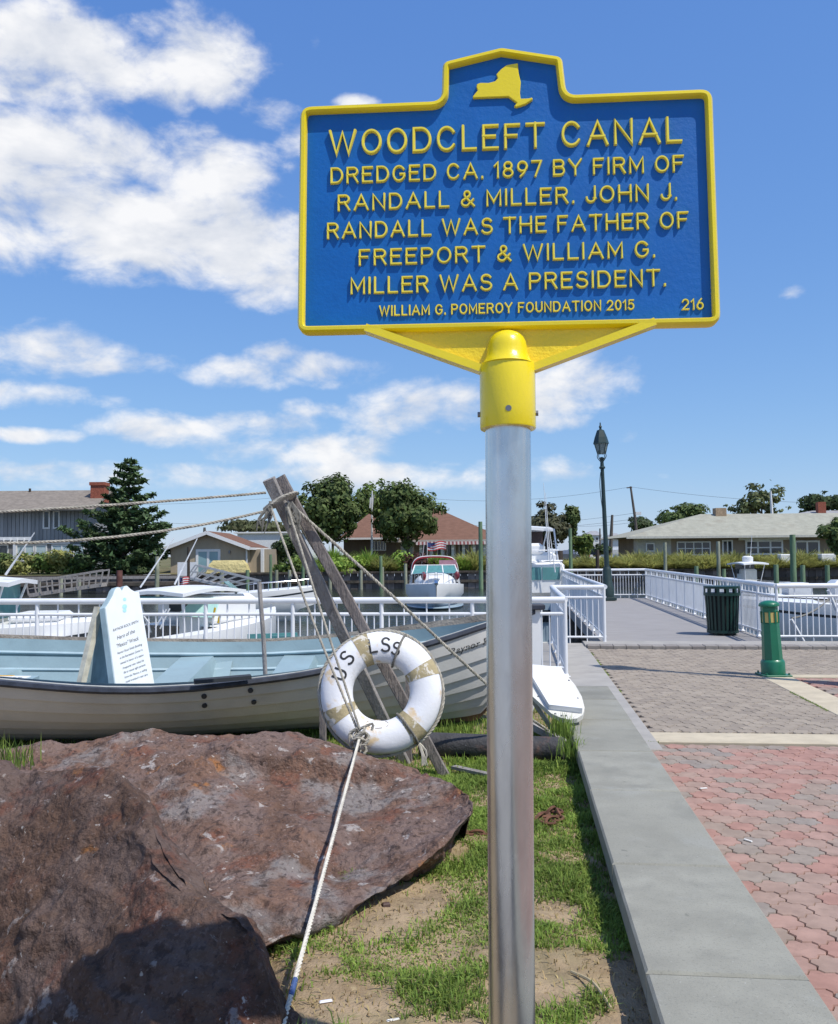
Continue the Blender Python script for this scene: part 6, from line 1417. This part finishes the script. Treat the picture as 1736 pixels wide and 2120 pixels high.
mast(1264, 1150, 1268, 1066, 120, .30, M_upole, 'plain dark pole right of the lamp post', 'utility_pole', 'pole'); mast(1243, 1150, 1242.5, 1094, 120, .16, M_upole, 'thin dark pole left of the lamp post', 'utility_pole', 'pole'); mast(1599, 1068, 1596, 1017, 100, .16, M_trim, 'white aerial mast behind the ranch house roof'); mast(424, 1112, 424, 1092, 140, .3, M_upole, 'distant pole top above the cottage ridge', 'utility_pole', 'pole'); mast(505, 1100, 505, 1078, 150, .15, M_upole, 'thin distant pole behind the cottage roof', 'utility_pole', 'pole')
fp_ = thing('flagpole', 'white flagpole with furled flag between the round trees', 'flagpole', cw(xat(770, 89), 89, .2)); MB().tube([pt(770, 1160, 89), pt(771, 1016, 89)], [.11, .06], 8).build('pole', M_trim, fp_, True, True); MB().beam(pt(769, 1070, 89), pt(775, 1024, 89), .10, .07).build('gaff', mat('grey_gaff', (.45, .45, .47), .6), fp_, False, True); MB().beam(pt(766.5, 1052, 88.9), pt(768, 1030, 88.9), .30, .12).build('furled_flag', M_trim, fp_, False, True)
M_fr = mat('flag_red', (.50, .04, .05), .8); M_fb = mat('flag_blue', (.03, .05, .16), .8)
def flag(label, px, py, d, w, h, pole_y):
    t = thing('flag', label, 'flag', pt(px, pole_y, d)); MB().tube([pt(px, pole_y, d), pt(px, py-2, d)], .03, 6).build('staff', M_trim, t, True, True); o = pt(px, py, d)
    for k in range(7):
        mb = MB(); 
        for i in range(9):
            x = w*i/8; dz = -.10*w*math.sin(i*.8)*.6; yy_ = .12*math.sin(i*1.1+k*.1)
            for z in (0, 1): p = o+RIGHT*x+FWD*yy_+Vector((0, 0, dz-h*(k+z)/7)); mb.v += [p]
        for i in range(8): mb.f.append((2*i, 2*i+2, 2*i+3, 2*i+1))
        mb.build('stripe', M_fr if k % 2 == 0 else M_trim, t, False, True)
    mb = MB(); 
    for i in range(5):
        x = w*i/10; dz = -.10*w*math.sin(i*.64)*.6; yy_ = .12*math.sin(i*.88)-.02
        for z in (-.01, .55): mb.v.append(o+RIGHT*x+FWD*yy_+Vector((0, 0, dz-h*z)))
    for i in range(4): mb.f.append((2*i, 2*i+2, 2*i+3, 2*i+1))
    mb.build('canton', M_fb, t, False, True)
flag('striped flag flying above the red canopied cruiser', 885, 1122, 82, 1.7, .75, 1165)
# parked cars on the far street
def car(label, px, py, d, L_, m, rot=0.0):
    p = pt(px, py, d); t = thing('parked_car', label, 'car', p, YAW+rot); W2 = .85
    pr = [(-.5, .30), (-.5, .62), (-.46, .85), (-.30, .92), (-.16, 1.38), (.14, 1.42), (.30, .98), (.46, .84), (.5, .60), (.5, .30)]
    mb = MB(); n = len(pr)
    for w in (-1, 1):
        for x, z in pr: mb.v.append(Vector((x*L_, w*W2*(1 if z < 1 else .82), z)))
    mb.f = [tuple(range(n)), tuple(reversed(range(n, 2*n)))]+[(i, n+i, n+(i+1) % n, (i+1) % n) for i in range(n)]; mb.build('body', m, t, False)
    MB().box((-.01*L_, 0, 1.16), (.42*L_, 1.46, .30)).build('windows', M_glass, t)
    for sx in (-.32, .32):
        for sy in (-1, 1): MB().tube([(sx*L_, sy*.72, .32), (sx*L_, sy*.90, .32)], .33, 14).build('wheel', M_bpile, t, True)
    for sy in (-1, 1): MB().box((-.5*L_, sy*.62, .72), (.08, .3, .2)).build('tail_light', M_fr, t)
car('silver car parked beyond the lamp post', 1278, 1152, 130, 4.4, mat('car_silver', (.62, .63, .65), .25, .3)); car('grey car with red tail lights parked behind the green pile', 1184, 1163, 110, 4.2, mat('car_grey', (.35, .37, .40), .25, .3), 2.4); car('dark blue car parked under the small bright tree', 1214, 1153, 125, 4.4, mat('car_dark', (.02, .03, .05), .2, .2)); car('black car half hidden behind the bright tree', 1196, 1151, 135, 4.4, mat('car_black', (.012, .012, .014), .2))

# ---------------------------------------------------------------- boats on the canal
M_bw = mat('boat_white', (.78, .78, .77), .3, spec=.5, var=.03, vs=2); M_bg = mat('boat_grey_blue', (.28, .36, .42), .3, spec=.5, var=.06, vs=2); M_bdk = mat('boat_dark', (.02, .025, .03), .3, spec=.5); M_teal = mat('tinted_screen', (.10, .26, .26), .12, spec=.6, var=.1); M_canr = mat('red_canvas', (.30, .012, .025), .8, var=.1, vs=3); M_mint = mat('mint_canvas', (.42, .66, .60), .75, var=.08, vs=3); M_steel = mat('stainless', (.7, .7, .72), .2, 1.0); M_alur = mat('white_tube', (.75, .75, .75), .35)
M_bint = mat('boat_interior', (.62, .61, .56), .6, var=.05)
def hull_parts(t, L_, B_, fb, fs, m, boot=None, stripe=None, cockpit=(.06, .45), deck_m=None):
    n = 16; S = [i/n for i in range(n+1)]
    def sec(s):
        b = B_/2*(1-max(0, (s-.42)/.58)**2.3)*(.90+.10*min(1, s/.3)); b = max(b, .02); z = fs+(fb-fs)*s**1.5; k = -.35+(.35+fb*.75)*max(0, (s-.70)/.30)**2.0; c = b*(.86-.25*s); cz = min(z-.1, .02+.5*s**3*fb); y = -L_/2+L_*s
        return y, b, z, k, c, cz
    mb = MB()
    for s in S:
        y, b, z, k, c, cz = sec(s); yk = y-.10*L_*max(0, (s-.7)/.3)
        mb.v += [Vector((0, yk, k)), Vector((c, y, cz)), Vector((b*.97+c*.03, y, cz+(z-cz)*.55)), Vector((b, y, z)), Vector((-c, y, cz)), Vector((-b*.97-c*.03, y, cz+(z-cz)*.55)), Vector((-b, y, z))]
    for i in range(n):
        a = i*7; e = a+7
        for p, q in ((0, 1), (1, 2), (2, 3)): mb.f.append((a+p, e+p, e+q, a+q))
        for p, q in ((0, 4), (4, 5), (5, 6)): mb.f.append((a+q, e+q, e+p, a+p))
    mb.f.append((0, 1, 2, 3, 6, 5, 4)); h = mb.build('hull', m, t, True)
    dk = MB(); k0 = len(S)
    for s in S: y, b, z, *_ = sec(s); dk.v += [Vector((-b*.985, y, z-.005)), Vector((-b*.80, y, z+.03)), Vector((0, y, z+.07*(1 if s > .5 else .3))), Vector((b*.80, y, z+.03)), Vector((b*.985, y, z-.005))]
    for i in range(n):
        s = S[i]
        for j in range(4):
            if cockpit[0] <= s < cockpit[1] and j in (1, 2): continue
            dk.f.append((i*5+j, i*5+j+1, i*5+6+j, i*5+5+j))
    dk.build('deck', deck_m or m, t, True)
    y0, y1 = -L_/2+L_*cockpit[0], -L_/2+L_*cockpit[1]; MB().box((0, (y0+y1)/2, fs*.25), (B_*.74, y1-y0, .06)).build('cockpit_floor', M_bint, t)
    for sx in (-1, 1): MB().box((sx*B_*.375, (y0+y1)/2, fs*.62), (.05, y1-y0, fs*.74)).build('cockpit_side', M_bint, t)
    if stripe:
        for sx, sl in ((1, (2, 3)), (-1, (5, 6))):
            st_ = MB()
            for s in S:
                y, b, z, k, c, cz = sec(s); zz = cz+(z-cz)*.72; bb = b*.985+.012; st_.v += [Vector((sx*bb, y, zz)), Vector((sx*bb, y, zz+.07))]
            for i in range(n): st_.f.append((2*i, 2*i+2, 2*i+3, 2*i+1))
            st_.build('stripe', stripe, t)
    return sec
def boat_at(label, px, d, heading, cat='boat', nm='motor_boat'):
    p = cw(xat(px, d), d, WATER_Z); return thing(nm, label, cat, p, YAW+heading)
def bow_rail(t, L_, B_, sec, s0=.5, h=.5):
    mb = MB(); pts = {}
    for sx in (-1, 1):
        pl_ = []
        for i in range(8):
            s = s0+(.99-s0)*i/7; y, b, z, *_ = sec(s); pl_.append(Vector((sx*b*.86, y, z+h))); mb.tube([(sx*b*.88, y, z), (sx*b*.86, y, z+h)], .014, 5)
        mb.tube(pl_, .018, 6)
    mb.build('bow_rail', M_steel, t, True)
def frame_top(t, x0, x1, y0, y1, z0, z1, m, th=.09, legs=True, nm='hardtop'):
    mb = MB(); k = 6
    for i in range(k+1):
        f = i/k; y = y0+(y1-y0)*f; zz = z1+.08*math.sin(PI*f)
        for x, dz in ((x0, -.02), (x0*.6+x1*.4, .03), (x0*.4+x1*.6, .03), (x1, -.02)): mb.v += [Vector((x, y, zz+dz)), Vector((x, y, zz+dz-th))]
    for i in range(k):
        for j in range(3):
            a = i*8+j*2; mb.f += [(a, a+2, a+10, a+8), (a+1, a+9, a+11, a+3)]
        a = i*8; mb.f += [(a, a+8, a+9, a+1), (a+6, a+7, a+15, a+14)]
    mb.f += [(0, 1, 3, 2), (2, 3, 5, 4), (4, 5, 7, 6)]; e = k*8; mb.f += [(e, e+2, e+3, e+1), (e+2, e+4, e+5, e+3), (e+4, e+6, e+7, e+5)]
    mb.build(nm, m, t, True)
    if legs:
        for x in (x0*.8, x1*.8):
            for y in (y0+.15, y1-.15): MB().tube([(x*.75, y*.7+(y0+y1)*.15, z0), (x, y, z1-.05)], .025, 6).build('leg', M_alur, t, True)
# red canopied cruiser, bow towards us
t = boat_at('white cabin cruiser with red canopy moored bow on across the canal', 900, 50.5, PI, nm='cabin_cruiser'); sec = hull_parts(t, 9.0, 3.25, 1.38, 1.1, M_bw, stripe=None, cockpit=(.08, .42)); bow_rail(t, 9, 3.2, sec, .52, .55)
MB().lathe([(1.5, 0), (1.58, .10), (1.56, .13)], 24, (0, 0, 0), Matrix.Diagonal((1, 2.6, 1))).build('boot_stripe', M_bg, t, True)
MB().ball((0, 1.0, 1.32), 1.0, 14, (1.12, 2.0, .56)).build('foredeck_cabin', M_bw, t, True)
for x0, x1 in ((-1.25, -.48), (-.44, .44), (.48, 1.25)): MB().add([(x0, 1.1, 1.80), (x1, 1.1, 1.80), (x1*.86, .55, 2.24), (x0*.86, .55, 2.24), (x0, 1.06, 1.80), (x1, 1.06, 1.80), (x1*.86, .51, 2.24), (x0*.86, .51, 2.24)], [(0, 1, 2, 3), (7, 6, 5, 4), (0, 4, 5, 1), (2, 6, 7, 3), (1, 5, 6, 2), (3, 7, 4, 0)]).build('windscreen', M_teal, t)
ws = MB()
for x in (-1.27, -.46, .46, 1.27): ws.tube([(x, 1.12, 1.76), (x*.86, .54, 2.27)], .035, 6)
ws.tube([(-1.09, .54, 2.26), (1.09, .54, 2.26)], .03, 6); ws.build('windscreen_frame', M_bw, t, True)
cn = MB(); pr = [(-1.32, 1.25), (-1.26, 2.15), (-1.05, 2.58), (-.55, 2.74), (.55, 2.74), (1.05, 2.58), (1.26, 2.15), (1.32, 1.25)]
arch = smooth_path([Vector((x, 0, z)) for x, z in pr], 28)
cn2 = [p for p in arch if p.z > 2.12]
for p in cn2: cn.v += [Vector((p.x, .45, p.z-.02)), Vector((p.x, -1.9, p.z+.02)), Vector((p.x*.97, -1.9, p.z-.05)), Vector((p.x*.97, .45, p.z-.09))]
for i in range(len(cn2)-1):
    for j in range(4): cn.f.append((i*4+j, i*4+(j+1) % 4, i*4+4+(j+1) % 4, i*4+4+j))
cn.build('canopy', M_canr, t, True)
for yy_ in (.4, -1.85): MB().tube([Vector((p.x, yy_, p.z)) for p in arch], .03, 6).build('canopy_bow', M_bw, t, True)
MB().box((-.72, .5, 2.22), (.95, .03, .62)).build('clear_panel', mat('clear_vinyl', (.42, .22, .26), .15), t)
for sx in (-1.15, .62): MB().ball((sx, 2.2 if sx < 0 else 2.6, 1.72), .14, 10, (1, 1, 1.6)).build('fender', mat('maroon_fender', (.16, .02, .03), .4), t, True)
MB().beam((0, 4.2, 1.50), (0, 4.75, 1.36), .18, .10).build('anchor', M_steel, t); MB().box((0, 3.1, 1.80), (.7, .6, .06), bev=.02).build('hatch', M_bint, t)
for a in ((.9, 3.05),): MB().tube([(a[0], 2.1, 1.05), (a[0]+.02, 2.1, 1.05)], .12, 10).build('porthole', M_bdk, t)
mast(1056/1.0 if False else 873, 1172, 879, 1122, 51, .02, M_trim, 'thin whip aerial on the left side of the red canopied cruiser', 'whip_aerial', 'aerial')
# hardtop fishing boat behind the railing
t = boat_at('white hardtop fishing boat behind the railing right of the tablet sign', 398, 19.3, rad(-24), nm='fishing_boat'); sec = hull_parts(t, 6.4, 2.5, 1.55, 1.32, M_bw, cockpit=(.05, .40))
frame_top(t, -.72, .72, -1.2, .95, 1.3, 2.14, M_bw, .07); MB().box((0, .55, 1.72), (1.45, 1.5, .62), bev=.10).build('cabin', M_bw, t)
MB().box((-.15, -.205, 1.80), (.55, .02, .22)).build('cabin_window', M_bdk, t); MB().box((.30, -.22, 1.30), (.50, .50, .9), bev=.05).build('console', M_bw, t)
MB().add([(.05, -.55, 1.62), (1.0, -.60, 1.62), (.86, -.2, 2.0), (.22, -.2, 2.0), (.05, -.50, 1.62), (1.0, -.55, 1.62), (.86, -.16, 2.0), (.22, -.16, 2.0)], [(0, 1, 2, 3), (7, 6, 5, 4), (0, 4, 5, 1), (2, 6, 7, 3), (1, 5, 6, 2), (3, 7, 4, 0)]).build('spray_screen', M_mint, t)
MB().box((-.1, -1.1, 2.0), (1.5, .03, .10)).build('canvas_strip', mat('teal_canvas', (.02, .22, .26), .7), t); MB().box((0, -3.25, .95), (.45, .5, .75), bev=.08).build('outboard_motor', M_bint, t); MB().box((0, -3.3, .35), (.2, .25, .9)).build('motor_leg', M_bdk, t)
fv = []
for (a, b, lb) in (((291, 1216), (361, 1113), 'left outrigger'), ((362, 1210), (409, 1115), 'right outrigger')): MB().tube([pt(*a, 19), pt(*b, 19)], [.02, .010], 6).build('outrigger', M_alur, t, True, True)
for (a, b) in (((322, 1300), (345, 1262)), ((332, 1302), (352, 1260)), ((310, 1290), (292, 1268))): MB().tube([pt(*a, 18), pt(*b, 18)], .016, 6).build('fishing_rod', M_alur, t, True, True)
for (a, b) in (((441, 1282), (446, 1258)), ((452, 1290), (456, 1272))): MB().tube([pt(*a, 17.5), pt(*b, 17.5)], .022, 6).build('yellow_rod', mat('yellow_rod', (.75, .48, .03), .5), t, True, True)
flag('small striped flag behind the hardtop fishing boat', 370, 1195, 30, .35, .25, 1214)
# white boat at the left edge
t = boat_at('white hardtop boat with dark stripe at the left edge behind the railing', -62, 17.4, rad(-84), nm='fishing_boat'); sec = hull_parts(t, 5.6, 2.3, 1.66, 1.48, M_bw, stripe=M_bdk, cockpit=(.1, .55)); frame_top(t, -.85, .85, -1.5, 1.0, 1.4, 2.42, M_bw, .08)
MB().box((0, .1, 1.75), (1.1, 1.1, .75), bev=.08).build('console', M_bint, t); MB().box((0, .68, 2.02), (1.5, .04, .62)).build('windscreen', M_teal, t); MB().box((0, -1.6, 1.62), (1.6, .7, .35), bev=.1).build('seat', M_bw, t); MB().box((.05, 2.62, 1.45), (.25, .22, .6), bev=.05).build('fender', mat('yellow_fender', (.62, .60, .18), .6), t)
MB().box((0, 1.35, 1.72), (1.1, .9, .18), bev=.07).build('bow_cushion', M_bw, t)
MB().tube([pt(12, 1190, 17), pt(72, 1103, 17)], [.022, .010], 6).build('outrigger', M_alur, t, True, True)
# low sleek bow
t = boat_at('low white runabout with long pointed bow behind the railing', 505, 40, rad(-86), nm='runabout'); sec = hull_parts(t, 6.6, 2.3, 1.50, 1.12, M_bw, stripe=M_bdk, cockpit=(.08, .42)); bow_rail(t, 6.6, 2.3, sec, .55, .35)
MB().add([(-.8, -.2, 1.3), (.8, -.2, 1.3), (.6, -.75, 1.75), (-.6, -.75, 1.75), (-.8, -.24, 1.3), (.8, -.24, 1.3), (.6, -.79, 1.75), (-.6, -.79, 1.75)], [(0, 1, 2, 3), (7, 6, 5, 4), (0, 4, 5, 1), (2, 6, 7, 3), (1, 5, 6, 2), (3, 7, 4, 0)]).build('windscreen', M_teal, t)
# two small skiffs seen through the balusters
for px, d, hd, lb, m in ((560, 16.8, .3, 'grey skiff with clear screen seen through the balusters', M_bint), (625, 16.2, -.2, 'mint covered dinghy seen through the balusters near the spars', M_mint)):
    t = boat_at(lb, px, d, hd, nm='skiff'); sec = hull_parts(t, 3.4, 1.25, 1.0, .85, M_bw, cockpit=(.08, .6)); MB().ball((0, .4, .95), .5, 10, (1.0, 1.5, .42)).build('cover', m, t, True); MB().box((0, -.3, 1.25), (.9, .03, .4)).build('windscreen', M_teal, t)
# sportfishing boat beside the dock
t = boat_at('white sportfishing boat with flybridge and tall aerials beside the dock', 1090, 31.5, rad(3), nm='sportfishing_boat'); sec = hull_parts(t, 9.0, 2.55, 1.6, 1.42, M_bg, cockpit=(.06, .36), deck_m=M_bw); MB().box((0, .4, 2.0), (2.15, 3.2, 1.15), bev=.12).build('cabin', M_bw, t)
for x in (-.72, 0, .62): MB().box((x, -1.215, 2.18), (.58, .03, .42)).build('cabin_window', M_teal, t)
MB().box((0, .6, 2.70), (1.9, 2.2, .40), bev=.12).build('flybridge', M_bw, t); MB().box((.1, -.3, 3.0), (.8, .5, .40), bev=.1).build('helm_seat', M_bw, t); MB().box((-.55, -.2, 3.0), (.5, .5, .38), bev=.1).build('helm_seat', M_bw, t)
frame_top(t, -.85, .85, -.5, 1.6, 2.8, 3.72, M_bw, .10); MB().box((0, .9, 3.32), (1.5, .04, .62)).build('enclosure', mat('brown_vinyl', (.05, .03, .028), .4), t)
fr_ = MB()
for sx in (-1, 1):
    fr_.tube([(sx*1.18, -1.6, 1.42), (sx*.92, -.9, 2.6), (sx*.86, -.6, 3.68)], .03, 6); fr_.tube([(sx*1.15, -1.9, 1.42), (sx*.95, -1.2, 2.6)], .028, 6); fr_.tube([(sx*.95, -1.2, 2.6), (-sx*.1, -1.3, 2.55)], .025, 6)
fr_.tube([(-1, -1.25, 2.6), (1, -1.25, 2.6)], .03, 6); fr_.tube([(-.9, -1.1, 2.95), (.9, -1.1, 2.95)], .025, 6); fr_.build('tower_frame', M_alur, t, True)
for a, b in (((1136, 1160), (1126, 1000)), ((1140, 1165), (1130, 1020)), ((1150, 1185), (1137, 1090))): MB().tube([pt(*a, 30), pt(*b, 30)], [.022, .008], 6).build('aerial', M_alur, t, True, True)
MB().box((-.4, -4.52, 1.0), (.7, .05, .35)).build('transom_door', M_bdk, t); MB().box((.55, -4.52, 1.05), (.75, .05, .30)).build('transom_vent', M_bdk, t); MB().box((0, -4.75, .2), (2.2, .5, .08)).build('swim_platform', M_bint, t)
# centre console beyond the right dock railing, and the hull close behind the right railing
t = boat_at('small centre console with white T top beyond the right dock railing', 1548, 58, rad(20), nm='centre_console'); hull_parts(t, 6.0, 2.3, 1.15, .95, M_bw); frame_top(t, -.98, .98, -.8, .8, .9, 2.12, M_bw, .09); MB().box((0, .1, 1.25), (.9, .8, 1.0), bev=.08).build('console', M_bint, t); MB().lathe([(.30, 2.2), (.34, 2.3), (.34, 2.5), (.2, 2.58)], 14).build('radar_dome', M_bw, t, True); MB().box((0, .3, 1.75), (1.5, .03, .6)).build('clear_curtain', M_glass, t)
MB().tube([pt(1553, 1176, 58), pt(1557, 1108, 58)], [.03, .012], 5).build('aerial', M_alur, t, True, True)
t = boat_at('white open boat lying close behind the right railing', 1735, 25, rad(78), nm='motor_boat'); hull_parts(t, 5.4, 2.2, 1.55, 1.35, M_bw, stripe=M_bdk, cockpit=(.1, .6)); MB().box((0, -.2, 1.75), (.9, .8, .6), bev=.08).build('console', M_bw, t); MB().box((0, -2.75, 1.35), (.42, .45, .6), bev=.08).build('outboard_motor', M_bw, t)
t = boat_at('dark hulled launch behind the right railing corner', 1648, 29, rad(84), nm='launch'); hull_parts(t, 3.4, 1.6, 1.5, 1.35, M_bdk, deck_m=M_bw, cockpit=(.1, .6)); MB().box((0, .0, 1.6), (.8, .7, .5), bev=.08).build('console', M_bw, t)
for a, b, lb in (((1665, 1330), (1638, 1282), 'leaning pale mooring pole seen through the right balusters'), ((1734, 1268), (1715, 1222), 'short pale mooring pole near the right edge')):
    o = MB().tube([pt(*a, 17.2), pt(*b, 17.2)], .035, 8).build('mooring_pole', M_alur, None, True, at=pt(*a, 17.2)); tag(o, lb, 'pole')
o = MB().tube(sag(pt(1640, 1280, 17.2), pt(1720, 1236, 24), .10, 10), .02, 6).build('mooring_line', M_rope_d, None, True, at=pt(1640, 1280, 17.2)); tag(o, 'dark mooring line slanting up behind the right balusters', 'rope')
for px, d, lb, w in ((1626, 80.5, 'white storage box on the right bank left of the thick pile', 2.1), (1712, 80.5, 'white storage box on the right bank near the edge', 2.4)):
    p = cw(xat(px, 78.2), 78.2, .5); o = MB().box((0, 0, .35), (w/2, .8, .9), bev=.05).build('dock_box', M_trim, None); o.location = p; o.rotation_euler.z = YAW; tag(o, lb, 'box')
# gangways
def gangway(label, a, b, ra, rb, d, m, n, w=.9, th=.16):
    t = thing('gangway', label, 'gangway', pt(*b, d)); p0, p1 = pt(*a, d), pt(*b, d); r0, r1 = pt(*ra, d), pt(*rb, d)
    MB().beam(p0+FWD*w/2, p1+FWD*w/2, w, th).build('walkway', m, t, False, True)
    for k in (0, 1):
        o_ = FWD*(w*k); MB().beam(r0+o_, r1+o_, .10, .10).build('handrail', m, t, False, True); q0, q1 = p0.lerp(r0, .5)+o_, p1.lerp(r1, .5)+o_; MB().beam(q0, q1, .06, .06).build('mid_rail', m, t, False, True)
        for i in range(n+1): f = i/n; MB().beam(p0.lerp(p1, f)+o_, r0.lerp(r1, f)+o_, .08, .08).build('stanchion', m, t, False, True)
gangway('grey wooden gangway sloping down left of the tablet sign', (60, 1233), (209, 1211), (55, 1206), (214, 1180), 60, M_grey_wood, 6, 1.2, .25)
gangway('aluminium gangway sloping down in front of the cottage', (386, 1196), (470, 1216), (405, 1170), (536, 1203), 66, mat('dull_aluminium', (.45, .45, .45), .5, .5), 6, 1.0)
o = MB().box(cw(xat(130, 72), 72, -.55), (26, 2.2, .25), Matrix.Rotation(YAW, 3, 'Z')).build('floating_dock', M_bulk, None, at=cw(xat(130, 72), 72, -.8)); tag(o, 'low dark timber dock in front of the left bulkhead', 'dock')
o = MB().box(cw(xat(90, 74), 74, -.12), (24, .3, .22), Matrix.Rotation(YAW, 3, 'Z')).build('dock_beam', M_grey_wood, None, at=cw(xat(90, 74), 74, -.3)); tag(o, 'long grey horizontal dock beam below the hedge at the left', 'beam')
